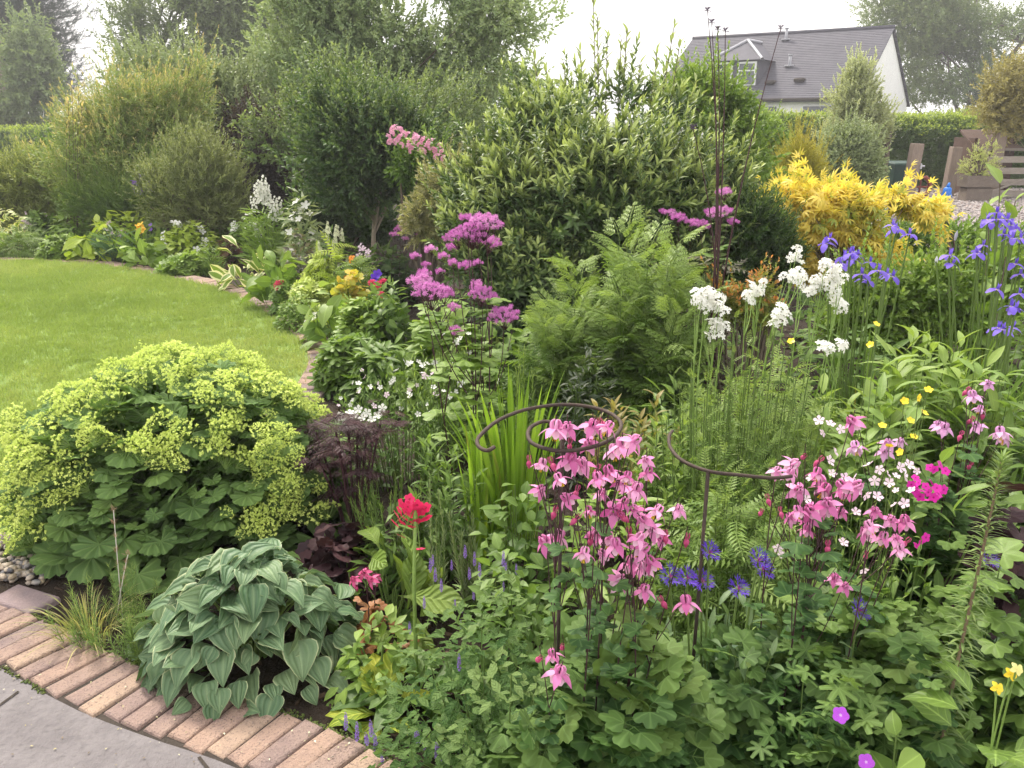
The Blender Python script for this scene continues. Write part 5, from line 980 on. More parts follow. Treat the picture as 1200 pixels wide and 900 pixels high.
ME_bl = fmesh('violet_flower', five(5, .6, .7), [P_vio]); ME_red = cluster_mesh('red_truss', 9, T_f5l, .5, [P_red], .7); ME_or = cluster_mesh('orange_truss', 9, T_f5l, .5, [P_orange], .6)
def spike_mesh(name, n, fl, fs, mats, L=1., r=.12, t0=.0, dens=1., stem=True, upw=.3, taper=.6):
    mb = MB(); t = np.linspace(t0, 1, n); a = np.arange(n)*2.4; d = np.stack([np.cos(a), np.sin(a), np.full(n, upw)], -1); P = d*np.array([r, r, 0])*(1-taper*t)[:, None]; P[:, 2] += t*L
    up = d; fw = np.stack([-np.sin(a), np.cos(a), 0*a], -1)+(0, 0, .3); mb.inst(fl, P, frames(fw, up), fs*(1-.45*t)*U(.8, 1.2, n)); 
    if stem: mb.tubes([[(0, 0, -.05*L), (0, 0, L)]], np.array([[.02, .008]])*L, 4, .5, M=len(mats))
    return mb.mesh(name, list(mats)+[M_stemgrn])
ME_bell = spike_mesh('white_bell_spike', 16, five(5, .6, .9), .17, [P_white], r=.1); ME_lup = spike_mesh('violet_spike', 20, T_f5l, .16, [P_vio], r=.1); ME_astil = spike_mesh('blush_spike', 30, T_f5l, .1, [P_palepink], r=.07)
# ---------------------------------------------------------------- border along the lawn, left to right
G1 = 'plants along the lawn edge'
mound('hellebore', 'cream variegated plant at the far left edge of the border', 'plant', -8, 10.0, 240, 70, 260, T_ov, .10, L_var)
mound('lady_fern', 'low bright leafy plant at the far left end of the border', 'plant', 14, 9.7, 268, 54, 260, T_ferns, .16, L_fresh)
r_, r, h = mound('santolina', 'soft feathery green hummock second from the left border end', 'plant', 30, 10.2, 262, 56, 700, T_need, .09, L_fern)
r_, r, h = mound('cranesbill', 'neat low green dome right at the lawn edge far left', 'plant', 70, 9.55, 273, 56, 900, T_ger, .055, L_fresh, lump=.08)
mound('primula', 'rosette of bright upright leaves right of the neat dome', 'plant', 108, 9.4, 272, 46, 60, T_prim, .22, L_lime, up=.2, droop=-.4)
r_, r, h = mound('astrantia', 'pale blush flowered perennial at the far left behind the dome', 'plant', 48, 10.8, 245, 50, 300, T_ger, .08, L_mid); ontop(r_, ME_astil, 5, r, h, .16, 'flower_spike', zs=(0, .03))
r_, r, h = mound('peony', 'yellow green large leaved plant behind the lawn edge under the columbines', 'plant', 142, 9.9, 248, 70, 420, T_ov, .12, L_lime); 
r_, r, h = mound('chives', 'grassy tuft with small mauve pompon heads at the lawn edge', 'plant', 133, 9.3, 268, 30, 200, T_nar, .2, L_blue, up=.1, droop=-.9, jit=.2); mb = MB(); mb.one(puff(36)); me = mb.mesh('mauve_pompon', [petalmat('chive_petal', [(.5, .35, .5), (.6, .45, .6)])]); ontop(r_, me, 6, r, h, .028, 'flower_head', zs=(.08, .14), stem=.002)
r_, r, h = mound('daylily', 'leafy clump with a single orange yellow flower near the lawn', 'plant', 165, 9.3, 272, 40, 90, T_nar, .3, L_fresh, up=.1, droop=-.8, jit=.25); ontop(r_, fmesh('orange_yellow_bloom', five(6, .5, .5), [petalmat('apricot_petal', [(.85, .52, .05), (.9, .6, .1)])]), 4, .03, h, .06, zs=(.02, .1), hemi=.8, stem=.003)
root, r, h = mound('columbine', 'violet columbine standing tall above the far border', 'plant', 168, 10.3, 262, 36, 120, T_aq, .1, L_aqu); Q = local([(160, 212), (166, 218), (172, 213), (168, 224), (162, 222), (176, 220), (158, 217), (167, 209)], 10.3, root.location, .1)
for q in Q: flower_at(root, ME_bl, 'flower', q, N_(1, 3), (0, -.4, -.4), .075)
sb = MB(); sb.tubes(arcs(Q*np.array([.3, .3, 0]), Q, 6, N_(.02, Q.shape)), .004, 4); sb.build('flower_stem', M_stemgrn, root)
blades('iris', 'stiff narrow leaved clump behind the orange yellow flower', 'plant', 190, 9.6, 262, 30, 40, .02, L_mid)
mound('primula', 'rosette of light green leaves below the orange yellow flower', 'plant', 164, 8.9, 284, 42, 50, T_prim, .2, L_fresh, up=.2, droop=-.4)
r_, r, h = mound('dame_violet', 'bushy plant dotted with white flowers beside the lawn edge', 'plant', 213, 9.3, 258, 72, 700, T_ov, .09, L_lime); ontop(r_, ME_w, 34, r, h, .045, hemi=.15)
mound('hellebore', 'yellow green plant with spread leaves above the white dotted one', 'plant', 195, 10.4, 242, 46, 160, T_la, .18, L_lime)
mound('cranesbill', 'green leafy mound at the lawn edge below the white dotted plant', 'plant', 213, 8.55, 296, 66, 700, T_ger, .06, L_fresh)
mound('fennel', 'soft upright green tuft between the white dotted plant and the striped hosta', 'plant', 246, 8.5, 286, 22, 400, T_need, .09, L_fern, up=.2, droop=-1.)
r_, r, h = mound('hosta', 'cream striped hosta clump beside the lawn edging bricks', 'hosta', 281, 7.7, 287, 46, 46, T_prim, .19, LM('striped_hosta_leaf', [(.12, .21, .04), (.18, .27, .05)], margin=(.70, .68, .40), mw=.5, rib=0), droop=-.2, up=.4)
mound('heuchera', 'low reddish leaved plant in shade behind the striped hosta', 'plant', 268, 9.0, 282, 40, 120, T_ger, .06, LM('maroon_leaf', [(.08, .05, .04), (.12, .07, .05)]))
r_, r, h = mound('jacobs_ladder', 'tall light green plant with white bellflower spikes, leftmost of the two', 'plant', 310, 8.8, 232, 52, 600, T_nar, .16, L_fresh, up=.2, droop=-.7, lump=.1); ontop(r_, ME_bell, 12, r*.8, h, .2, 'flower_spike', hemi=.6, zs=(.0, .1), fu=3, jit=.1)
r_, r, h = mound('campion', 'tall white flowered plant with a few russet heads right of the bellflowers', 'plant', 352, 8.0, 232, 48, 500, T_las, .13, L_grey, up=.2, droop=-.4); ontop(r_, ME_w5, 26, r, h, .045, hemi=.2, zs=(0, .06), stem=.002)
mound('sedum', 'grey leaved upright plant under the tall white flowers', 'plant', 345, 7.4, 265, 34, 220, T_ovs, .08, LM('plum_grey_leaf', [(.09, .09, .08), (.13, .13, .11)]))
r_, r, h = mound('toadflax', 'bushy green plant with many small cream spikes in front of the pale trunk', 'plant', 388, 7.2, 268, 52, 400, T_las, .1, L_mid); ontop(r_, spike_mesh('cream_spike', 12, T_f5l, .2, [petalmat('cream_petal', [(.72, .74, .5), (.8, .8, .6)])], r=.12), 22, r, h, .085, 'flower_spike', hemi=.3, fu=3, jit=.1)
mound('foxglove', 'rosette of tall light leaves beside the lawn edging under the white spikes', 'plant', 322, 6.9, 298, 40, 60, T_prim, .19, L_fresh, up=.1, droop=-.7)
r_, r, h = mound('geum', 'low plant with two crimson flowers beside the lawn edging', 'plant', 327, 6.6, 330, 24, 160, T_ger, .05, L_mid); ontop(r_, ME_red, 2, r*.5, h, .035, hemi=.7)
mound('golden_feverfew', 'cream green mound left of the red flowers by the edging', 'plant', 358, 6.6, 322, 54, 460, T_ger, .065, LM('cream_green_leaf', [(.26, .36, .10), (.36, .45, .16), (.48, .55, .26)]))
mound('epimedium', 'dense low green mat spilling over the edging bricks', 'plant', 345, 6.15, 345, 58, 900, T_low, .05, L_fresh)
mound('lady_fern', 'lime green fern behind the cream green mound', 'fern', 392, 6.9, 293, 50, 150, T_fern, .22, L_lime, droop=.1, up=.5)
mound('primula', 'upright light green rosette with long leaves in the inner curve of the border', 'plant', 392, 5.7, 345, 60, 46, T_prim, .22, L_fresh, up=.1, droop=-.6)
mound('heuchera', 'orange and lime leaved plant beside the blue and red flowers', 'plant', 408, 6.2, 322, 50, 420, T_alchs, .035, LM('amber_leaf', [(.28, .34, .06), (.42, .36, .07), (.62, .34, .08)]))
r_, r, h = mound('columbine', 'small columbine with a blue flower above a red one', 'plant', 440, 5.7, 345, 44, 200, T_aq, .09, L_aqu); q = local([(443, 322), (440, 326)], 5.7, r_.location)
for p in q: flower_at(r_, fmesh('blue_bloom', five(5, .7, .6), [P_corn]), 'flower', p, (1, 0, .3), (0, -.6, .4), .042)
q = local([(436, 331), (443, 333), (449, 330), (440, 338), (446, 345), (441, 350)], 5.65, r_.location)
for p in q: flower_at(r_, ME_red, 'flower', p, (1, 0, .3), (0, -.5, .7), .027)
mound('avens', 'loose green plant with russet buds below the red flowers', 'plant', 425, 5.3, 348, 70, 560, T_ger, .08, L_fresh)
mound('peony', 'dark divided leaves between the lime fern and the mauve flowers', 'plant', 455, 5.2, 330, 60, 500, T_ovs, .075, L_mid, jit=.7)
mound('hellebore', 'rounded mid green leafy clump at the inner end of the lawn edging', 'plant', 410, 4.75, 388, 84, 800, T_ger, .07, L_mid, jit=.7)
mound('hellebore', 'dark leafy clump right of the edging end behind the lime froth', 'plant', 450, 4.5, 400, 84, 560, T_la, .12, L_mid)
mound('lungwort', 'broad green leaves filling the space under the nearest mauve heads', 'plant', 520, 4.3, 365, 100, 520, T_ov, .12, L_fresh)
mound('lungwort', 'dim broad leaved clump at the foot of the laurel', 'plant', 590, 4.2, 400, 110, 520, T_ov, .11, L_mid)
mound('box_ball', 'dark fine leaved low bush in front of the mugwort', 'shrub', 690, 3.35, 408, 80, 900, T_las, .05, LM('black_green_leaf', [(.025, .045, .025), (.04, .06, .035), (.06, .075, .05)], bump=0))
mound('hardy_fern', 'leafy undergrowth left of the low dark bush', 'fern', 630, 3.8, 395, 70, 200, T_fern, .2, L_mid, droop=0)
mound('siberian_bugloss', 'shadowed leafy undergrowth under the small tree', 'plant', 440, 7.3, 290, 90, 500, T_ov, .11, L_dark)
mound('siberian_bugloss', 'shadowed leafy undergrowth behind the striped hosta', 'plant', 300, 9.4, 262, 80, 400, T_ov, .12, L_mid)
mound('persicaria', 'green fill of broad leaves behind the far left domes', 'plant', 100, 10.6, 246, 120, 800, T_ov, .11, L_fresh)
mound('persicaria', 'green fill of narrow leaves behind the white dotted plant', 'plant', 235, 9.9, 248, 90, 700, T_la, .14, L_fresh)
for nm, lb, px, D, top, w_, lf_, sz, mt, me_, nf, sc_ in (
    ('astrantia', 'low plant sprinkled with blush flowers between the two lime rosettes', 128, 9.8, 262, 50, T_ger, .07, L_fresh, ME_pp, 22, .04),
    ('cranesbill', 'loose plant with violet blue flowers left of the white dotted one', 180, 9.7, 256, 46, T_ger, .07, L_mid, ME_bl, 14, .04),
    ('bellflower', 'white starry plant in front of the smoke coloured shrub', 285, 9.2, 248, 46, T_las, .1, L_fresh, ME_w, 26, .045),
    ('campion', 'pink starred low plant beside the pale trunk foot', 425, 7.0, 285, 44, T_las, .08, L_mid, ME_pp, 18, .035),
    ('alchemilla', 'yellow green frothy mound just behind the cream green one', 372, 7.1, 300, 50, T_alchs, .05, L_lime, fmesh('lime_blossom_cluster', umbel(10, T_f5l, .3, .5), [P_lime]), 40, .035),
    ('yarrow', 'ferny plant with apricot heads by the lime fern', 415, 6.5, 300, 44, T_ferns, .12, L_fern, ME_or, 9, .03),
    ('saxifrage', 'cream flowered low cushion at the inner bend of the edging', 372, 5.95, 362, 40, T_low, .05, L_lime, ME_w, 20, .02)):
    r_, r, h = mound(nm, lb, 'plant', px, D, top, w_, 380, lf_, sz, mt); ontop(r_, me_, nf, r, h, sc_, hemi=.2)
# ---------------------------------------------------------------- white froth flowers and fine stems in the centre left
x, h, r = span(470, 3.55, 405, 150)
def stemplant(name, label, cat, px, D, top, wpx, n, leaf, per, size, mat, stemmat=None, t0=.15, ang=60, tops=25, tip=.6, base=.5, hv=.35, sr=.003, arch=.04, group=None, e1=1., tpow=1., ry=None):
    x, h, r = span(px, D, top, wpx); root = thing(name, label, cat, (x, D, 0), group); mb = MB(); b, T = stemclump(mb, n, h, r, leaf, per, size, base=base, t0=t0, ang=ang, top=tops, arch=arch, hv=hv, sr=0, tipscale=tip, e1=e1, tpow=tpow)
    sb = MB(); a = b*np.array([base, base, 0]); sb.tubes(arcs(a, b, 5, 0), np.linspace(1, .4, 5)[None]*sr, 4)
    # second set follows the real stems closely: thin side twigs
    mb.build('foliage', [mat, M_stemgrn], root); sb.build('stem', stemmat or M_stemgrn, root); return root, b, T, r, h
root, b, T, r, h = stemplant('white_campion', 'loose airy plant with scattered tiny white flowers left of the sword leaves', 'plant', 465, 3.35, 420, 150, 55, T_las, 14, .06, L_mid)
for q in b[:40]: flower_at(root, ME_pp if random.random() < .4 else ME_w, 'flower', q+N_(.02, 3), N_(1, 3), (0, -.5, 1), U(.010, .017))
for q in local([(405, 492), (415, 488), (425, 490), (436, 492), (410, 484), (430, 484), (443, 487), (420, 480), (448, 478), (399, 488)], 2.95, root.location, .03): flower_at(root, ME_w, 'flower', q, N_(1, 3), (0, -.7, 1), .02)
root, b, T, r, h = stemplant('gaura', 'taller sprays of tiny white flowers behind the airy plant', 'plant', 515, 3.6, 385, 110, 45, T_las, 12, .07, L_fresh)
for q in b[:34]: flower_at(root, ME_w, 'flower', q+N_(.03, 3), N_(1, 3), (0, -.5, 1), U(.012, .02))
# sword leaves
blades('crocosmia', 'fresh lime green clump of upright sword leaves behind the rusty spiral', 'plant', 602, 2.75, 425, 120, 60, .024, L_blade, droop=.12, base=.5, hv=.4)
blades('crocosmia', 'sparser outlying sword leaves left of the main lime clump', 'plant', 560, 2.6, 470, 60, 16, .02, L_blade, droop=.2, base=.5)
stemplant('peppermint', 'soft fresh spire left of the mugwort behind the sword leaves', 'plant', 620, 3.2, 385, 34, 7, T_need, 90, .05, L_needgr, ang=50, tops=20)
# lush lily-like stems
stemplant('phlox', 'upright stems ringed with pointed bronze tipped leaves in the centre', 'plant', 745, 2.75, 440, 110, 26, T_la, 30, .085, LM('phlox_leaf', [(.08, .145, .035), (.12, .19, .045), (.16, .24, .06)], tip=(.26, .20, .07)), ang=65, tops=30, tip=.7)
stemplant('phlox', 'pointed leaved stems left of the sword leaves', 'plant', 520, 2.6, 505, 80, 16, T_la, 26, .08, L_mid, ang=65, tops=30, tip=.7)
stemplant('phlox', 'leafy stems behind the spiral and right of the pink columbines', 'plant', 800, 2.5, 470, 100, 20, T_la, 28, .075, L_fresh, ang=65, tops=30, tip=.7)
stemplant('linaria', 'fine feathery green stems between the dark plant and the grey spires', 'plant', 455, 2.6, 540, 110, 34, T_need, 60, .035, L_needgr, ang=55, tops=25)
root, b, T, r, h = stemplant('rosemary', 'silvery needle clad spires standing above the bare soil patch', 'plant', 560, 2.33, 552, 70, 8, T_need, 110, .045, L_needle, ang=40, tops=14, base=.4, hv=.5, sr=.0035)
stemplant('rosemary', 'thin silvery spires just right of the crimson primula', 'plant', 508, 2.3, 530, 26, 4, T_need, 100, .035, L_needle, ang=40, tops=14, base=.5, hv=.4, sr=.003)
# dark feathery bugbane with flat spreading top
D = 2.75; bs = at(405, 450, D); bs[2] = 0; root = thing('black_elder', 'dark purple feathery leaved plant with a flat spreading top', 'plant', tuple(bs)); mb = MB(); sb = MB()
T = local([(385, 490), (395, 495), (410, 500), (425, 495), (440, 488), (448, 484), (402, 505), (418, 510), (430, 500), (375, 530), (400, 540), (425, 530), (410, 560)], D, root.location, .08); T = T+N_(.028, T.shape); P = arcs(T*np.array([.12, .12, 0]), T-(0, 0, .03), 6, np.array([0, 0, .06])); sb.tubes(P, .0045, 5); sb.build('stem', M_stemred, root)
n = 170; i = rng.integers(0, len(T), n); a = U(0, 6.28, n); mb.inst(T_dis, T[i]-(0, 0, .02)+N_(.02, (n, 3)), frames(np.stack([np.cos(a), np.sin(a)*.8, U(-.1, .5, n)], -1), Zs(n)), U(.04, .085, n)); mb.build('foliage', [L_purple, M_stemred], root)
mound('heuchera', 'low clump of almost black rounded leaves under the dark feathery plant', 'plant', 398, 2.5, 618, 110, 150, T_alchs, .04, L_purple)
mound('heuchera', 'almost black crinkled leaves at the right edge behind the bristly stem', 'plant', 1185, 2.0, 540, 70, 120, T_alchs, .045, L_purple)
# ---------------------------------------------------------------- lady's mantle
x, D = at(196, 500, 3.0)[0], 3.0; root = thing('ladys_mantle', 'large dome of scalloped leaves under a froth of lime yellow flowers', 'plant', (x, D, 0)); mb = MB(); RX, RY, H = .72, .55, .66
P = leafshell(mb, 1700, RX, RY, H, T_alch, .052, cut=1, inner=.45, lump=.13, up=.8, jit=.28, droop=.35, szv=.4, e=None)
P2 = leafshell(mb, 60, RX*.95, RY*1.05, H*.5, T_alch, .088, inner=.85, lump=.1, up=.5, jit=.25, droop=.5, szv=.2)
mb.build('foliage', [L_alch, M_stemgrn], root); sb = MB(); k = 260; b = P[:k]; sb.tubes(arcs(b*np.array([.15, .15, 0]), b, 6, np.array([0, 0, .03])), .0022, 4); sb.build('stem', M_stemgrn, root)
def sprayT(n=26, R=1., fl=None):
    mb = MB(); P = []; st = []
    for i in range(n):
        a = i*2.4; r = math.sqrt((i+.5)/n)*R; P.append((r*cos(a), r*sin(a), .45*R*(1-(r/R)**2)+random.uniform(-.12, .12)*R))
    P = np.array(P); star = Tpl([(0, 0, 0)]+[(cos(j*pi/3)*(1 if j % 2 else .55), sin(j*pi/3)*(1 if j % 2 else .55), .12) for j in range(6)], [(0, 1+j, 1+(j+1) % 6) for j in range(6)], [(0, .5, .5, 0)]*7)
    Q = np.repeat(P, 8, 0)+N_(.075*R, (n*8, 3))*(1, 1, .8); k = len(Q); mb.inst(star, Q, randR(k, 1.2), .10*R*U(.7, 1.3, k)); mb.tubes(arcs(np.tile([[0, 0, -R*.9]], (n, 1)), P-(0, 0, .04*R), 3, 0), .014*R, 3, M=1); return mb.tpl()
SPR = [sprayT(16), sprayT(22), sprayT(12)]
mb = MB(); n = 760; ph = U(0, 6.28, n); ze = U(.22, 1, n); rr = np.sqrt(1-ze**2); d = np.stack([rr*np.cos(ph), rr*np.sin(ph), ze], -1); q = 1+.13*noise3(d, 2.5)+U(-.02, .09, n); keep = (noise3(d+3, 6.)*.75+ze > .34)
P = (d*np.array([RX, RY, H])*q[:, None])[keep]; dd = d[keep]; k = len(P); mb.inst(SPR, P, frames(N_(1, (k, 3)), dd*.7+Zs(k)*.7+N_(.2, (k, 3))), .046*U(.6, 1.25, k)); bo = mb.build('blossom', [P_lime, M_stempale], root); bo['kind'] = 'stuff'
# trailing sprays on the right flank
mb = MB(); n = 44; P = local([(random.uniform(300, 355), random.uniform(500, 590)) for _ in range(n)], 2.66, root.location, .04); mb.inst(SPR, P, randR(n, 2), .034*U(.7, 1.2, n)); mb.build('trailing_blossom', [P_lime, M_stempale], root)['kind'] = 'stuff'
# ---------------------------------------------------------------- hosta
D = 2.13; x = at(294, 740, D)[0]; root = thing('hosta', 'big blue green hosta with cream edged leaves at the brick edging', 'hosta', (x, D, 0)); mb = MB(); n = 168
rings = [(16, .05, .31, 80), (26, .11, .30, 62), (34, .165, .26, 45), (38, .215, .205, 25), (38, .26, .14, 5), (34, .295, .075, -15), (20, .315, .035, -15)]
rings = [(int(c*1.25), r_*.97, z_, q) for c, r_, z_, q in rings]
for cnt, R_, Z_, _ in rings:
    for i in range(cnt):
        a = 2*pi*(i+random.random()*.7)/cnt; o = np.array([cos(a), sin(a), 0]); p = o*R_*random.uniform(.82, 1.08)*np.array([1.12, .92, 1])+(0, 0, Z_*random.uniform(.85, 1.15)); f = R_/.31
        fw = o*(.85)+np.array([0, 0, .35-.6*f])+N_(.25, 3); up = o*(.25+.4*f)-np.array([0, .12, 0])+np.array([0, 0, 1.1-.2*f])+N_(.27, 3); sz = random.choice((.06, .075, .09, .10, .115))*random.uniform(.9, 1.1)
        fwn = nrm(fw[None])[0]; mb.inst(T_hosta, (p-fwn*sz*.45)[None], frames(fw[None], up[None]), sz)
mb.build('foliage', [L_hosta], root); sb = MB(); k = 70; a = U(0, 6.28, k); q = U(.05, .26, k); b = np.stack([np.cos(a)*q, np.sin(a)*q, .28-.6*q*q*2], -1); sb.tubes(arcs(b*np.array([.15, .15, 0]), b-(0, 0, .03), 6, np.array([0, 0, .06])), .0035, 5); sb.build('stem', M_stempale, root)
# grass and weeds between mantle and bricks
bl_, r, h = blades('grass_tuft', 'pale dry grass tuft arching over the mauve block', 'grass', 95, 2.22, 690, 130, 120, .0035, LM('dry_grass_blade', [(.16, .20, .07), (.26, .28, .12), (.40, .38, .20)], rib=0), droop=.55, base=.5)
stemplant('larkspur_seedling', 'feathery green seedlings spilling onto the brick edging', 'plant', 120, 2.25, 668, 130, 46, T_need, 40, .035, L_needgr, ang=70, tops=35, base=.8, hv=.6, sr=.0015)
stemplant('larkspur_seedling', 'tuft of feathery seedlings hard against the hosta', 'plant', 155, 2.12, 715, 60, 22, T_need, 40, .035, L_needgr, ang=70, tops=35, base=.8, hv=.6, sr=.0015)
p = at(140, 700, 2.3); root = thing('grass_seedhead', 'thin buff seeding grass stalk in front of the scalloped leaves', 'grass', (p[0], 2.3, 0)); T = local([(133, 598), (150, 650)], 2.3, root.location); sb = MB(); P = arcs(T*0+N_(.01, T.shape)*np.array([1, 1, 0]), T, 9, np.array([.0, 0, .02])); sb.tubes(P, .0016, 4); k = 120; i = rng.integers(0, 2, k); j = rng.integers(4, 9, k); sb.inst(T_need, P[i, j]+N_(.003, (k, 3)), frames(N_(.4, (k, 3))+Zs(k), N_(1, (k, 3))), .018, M=1); sb.build('stalk', [petalmat('straw', [(.34, .26, .15)]), P_seed], root)
# ---------------------------------------------------------------- columbines
AQ = aquilegia_mesh('pink_columbine_flower', P_pink, P_ppale, P_yel); AQB = bud_mesh('columbine_bud', P_rose); AQR = aquilegia_mesh('rose_columbine_flower', P_rose, P_ppale, P_yel); AQL = aquilegia_mesh('lilac_columbine_flower', P_lilacp, P_lpale, P_yel)
def columbine(label, px, D, flo, mesh, bud, leaves, lh=.4, lr=.28, lsz=.075, sc=1., jit=.09, base=.4, group='pink columbines', lmat=None, pod=0, leafx=None, top_leaves=130):
    bs = at(px, 450, D); bs[2] = 0; root = thing('columbine', label, 'flower', tuple(bs), group); T = local(flo, D, root.location, jit); sb = MB(); n = len(T)
    hang = T+np.array([0, 0, .030])*sc; A_ = hang*np.array([base, base, 0])+N_(.015, (n, 3))*(1, 1, 0); P = stalks(sb, hang, D, max(2, n//5), .0024, .0009, base=base, frac=.6); sb.build('stem', M_stemred, root)
    for q, f in zip(T, flo):
        isb = (len(f) > 3 and f[3] == 1) or random.random() < .12; a = random.uniform(0, 6.28); t = random.uniform(.15, 1.0); up = np.array([cos(a)*t, sin(a)*t-.1, 1]); s_ = random.uniform(.85, 1.15)*sc
        fw = np.cross(up, N_(1, 3)); flower_at(root, bud if isb else mesh, 'bud' if isb else 'flower', q, fw, up, s_*(.9 if isb else random.choice((.78, .88, .96))))
    mb = MB()
    if leaves: leafshell(mb, leaves, lr, lr, lh, T_aq, lsz, inner=.35, lump=.2, up=1., jit=.3, droop=.2, e=.8)
    k = top_leaves; i = rng.integers(0, len(P), k); j = rng.integers(3, 12, k); mb.inst(T_aql, P[i, j]+N_(.02, (k, 3)), frames(np.stack([N_(1, k), N_(1, k), U(-.2, .5, k)], -1), Zs(k)), U(.018, .04, k)); mb.build('foliage', [lmat or L_aqu, M_stemgrn], root); return root
random.seed(11)
fl1 = [(647, 543), (620, 540), (635, 545), (665, 502), (651, 504), (694, 500), (712, 502), (705, 495), (668, 520), (682, 545), (656, 562), (729, 524), (742, 518), (700, 550), (715, 555), (735, 560), (757, 540), (760, 555), (728, 568), (676, 575), (665, 585), (701, 562), (745, 598), (730, 605), (720, 600), (738, 625), (748, 632), (765, 622), (780, 628), (700, 625), (692, 632), (712, 632), (708, 650), (740, 662), (755, 665), (765, 660), (775, 632), (795, 598), (654, 630), (640, 636), (755, 693), (804, 708), (650, 600, 0, 1), (675, 608, 0, 1), (805, 632, 0, 1), (776, 705, 0, 1), (632, 575), (690, 520, .05), (720, 530, .1), (745, 575), (770, 600, .05), (685, 650, -.05), (725, 680, -.05), (668, 540), (705, 580), (755, 610), (722, 640), (690, 600, .08), (730, 590, .05), (752, 645)]
columbine('largest pink columbine with dozens of nodding flowers, under the rusty spiral', 715, 1.52, fl1, AQ, AQB, 300, lh=.46, lr=.30, lsz=.075)
fl2 = [(910, 553), (928, 545), (957, 556), (960, 565), (935, 600), (950, 598), (948, 610), (970, 592), (927, 607), (935, 575), (925, 555), (990, 578), (988, 570), (970, 600), (1020, 618), (1044, 610), (1060, 612), (1050, 632), (1035, 632), (1062, 635), (1015, 625), (978, 678), (990, 688), (892, 600), (1002, 570), (1000, 495), (970, 640, 0, 1), (1015, 650, 0, 1), (900, 585, 0, 1), (945, 622), (965, 575), (915, 600), (1055, 645), (960, 540, 0, 1), (942, 535, 0, 1), (985, 600, .05), (1025, 600, .1)]
columbine('second pink columbine with paler flowers, right of the cornflowers', 980, 1.66, fl2, AQ, AQB, 220, lh=.42, lr=.32, lsz=.065, sc=.95)
fl3 = [(1133, 458), (1140, 465), (1158, 450), (1100, 498), (1106, 502), (1138, 492), (1172, 508), (1176, 515), (1126, 510, 0, 1), (1152, 485, 0, 1), (1145, 500), (1040, 520), (1055, 518), (1037, 530), (1000, 498), (1003, 525), (1137, 545), (1148, 480)]
columbine('lilac pink columbine on the right beside the yellow buttercups', 1110, 2.15, fl3, AQL, AQB, 160, lh=.6, lr=.3, lsz=.07)
columbine('small low pink columbine with three flowers at the bottom centre', 640, 1.42, [(648, 768), (655, 790), (632, 772, 0, 1), (659, 758, 0, 1)], AQ, AQB, 90, lh=.42, lr=.15, lsz=.06)
columbine('dwarf dark rose columbine between the hosta and the crimson primula', 425, 2.15, [(415, 680), (432, 668), (440, 676), (427, 672), (418, 688, 0, 1), (441, 685, 0, 1), (436, 680)], AQR, AQB, 24, lh=.15, lr=.1, lsz=.045, sc=.8, lmat=L_reddish, top_leaves=6)
# ---------------------------------------------------------------- crimson primula
D = 1.95; bs = gp(486, 772); root = thing('candelabra_primula', 'crimson candelabra primula with one thick pale stem', 'flower', (at(484, 700, D)[0], D, 0)); mb = MB(); top = local([(487, 588)], D, root.location)[0]
mb.tubes([[(0, 0, 0), (.004, 0, top[2]*.6), top]], np.array([[.006, .005, .004]]), 8, cap=True); T = local([(470, 590), (480, 585), (489, 592), (476, 600), (465, 603), (484, 605), (494, 600), (471, 612), (482, 617), (490, 610), (463, 613), (499, 595), (478, 594), (500, 607), (468, 598), (487, 600), (474, 607), (486, 612), (470, 628), (492, 643), (491, 596)], D, root.location, .012); mb.tubes(arcs(np.array([top*(1, 1, .985)]*len(T)), T, 4, 0), .0013, 4); mb.build('stem', M_stempale, root)
ME_pr = fmesh('primula_floret', five(5, .85, .1), [P_red])
for q in T: c = q-top; flower_at(root, ME_pr, 'flower', q, np.cross(c+(0, -.04, .01), (.1, 0, 1)), c+np.array([0, -.05, .012]), U(.0135, .0175))
mb = MB(); k = 12; a = U(0, 6.28, k); mb.inst(T_prim, np.stack([np.cos(a)*.02, np.sin(a)*.02, 0*a], -1), frames(np.stack([np.cos(a), np.sin(a), U(.3, 1.2, k)], -1), Zs(k)), U(.16, .24, k)); mb.build('foliage', L_mid, root)
D = 1.72; root = thing('primula', 'yellowing crinkled leaf rosette at the foot of the catmint', 'plant', tuple(gp(452, 842)*(1, 1, 0))); mb = MB()
for a, el, L_ in ((3.2, .35, .16), (3.9, .15, .17), (2.6, .7, .17), (4.4, .3, .14), (1.5, 1.3, .2), (1.9, 1.0, .19), (5.3, .6, .14), (3.5, .9, .15), (.6, .8, .15), (2.2, 1.5, .16)):
    mb.one(T_prim[random.randint(0, 2)], (cos(a)*.012, sin(a)*.012, .01), frames(np.array([[cos(a), sin(a), el]]), np.array([[-cos(a)*el*.4, -sin(a)*el*.4, 1.]]))[0], L_, random.random())
mb.build('foliage', L_yg, root)
mound('primula', 'toothed yellow green leaf rosette behind the crimson stem', 'plant', 455, 2.3, 640, 100, 22, T_prim, .17, LM('toothed_primula_leaf', [(.12, .20, .04), (.18, .26, .06)], veins=7, bump=.8), droop=-.3, up=.5)
mound('strawberry', 'small three leaved seedling between the hosta and the dark rose columbine', 'plant', 410, 2.35, 645, 34, 7, T_aql, .035, L_fresh)
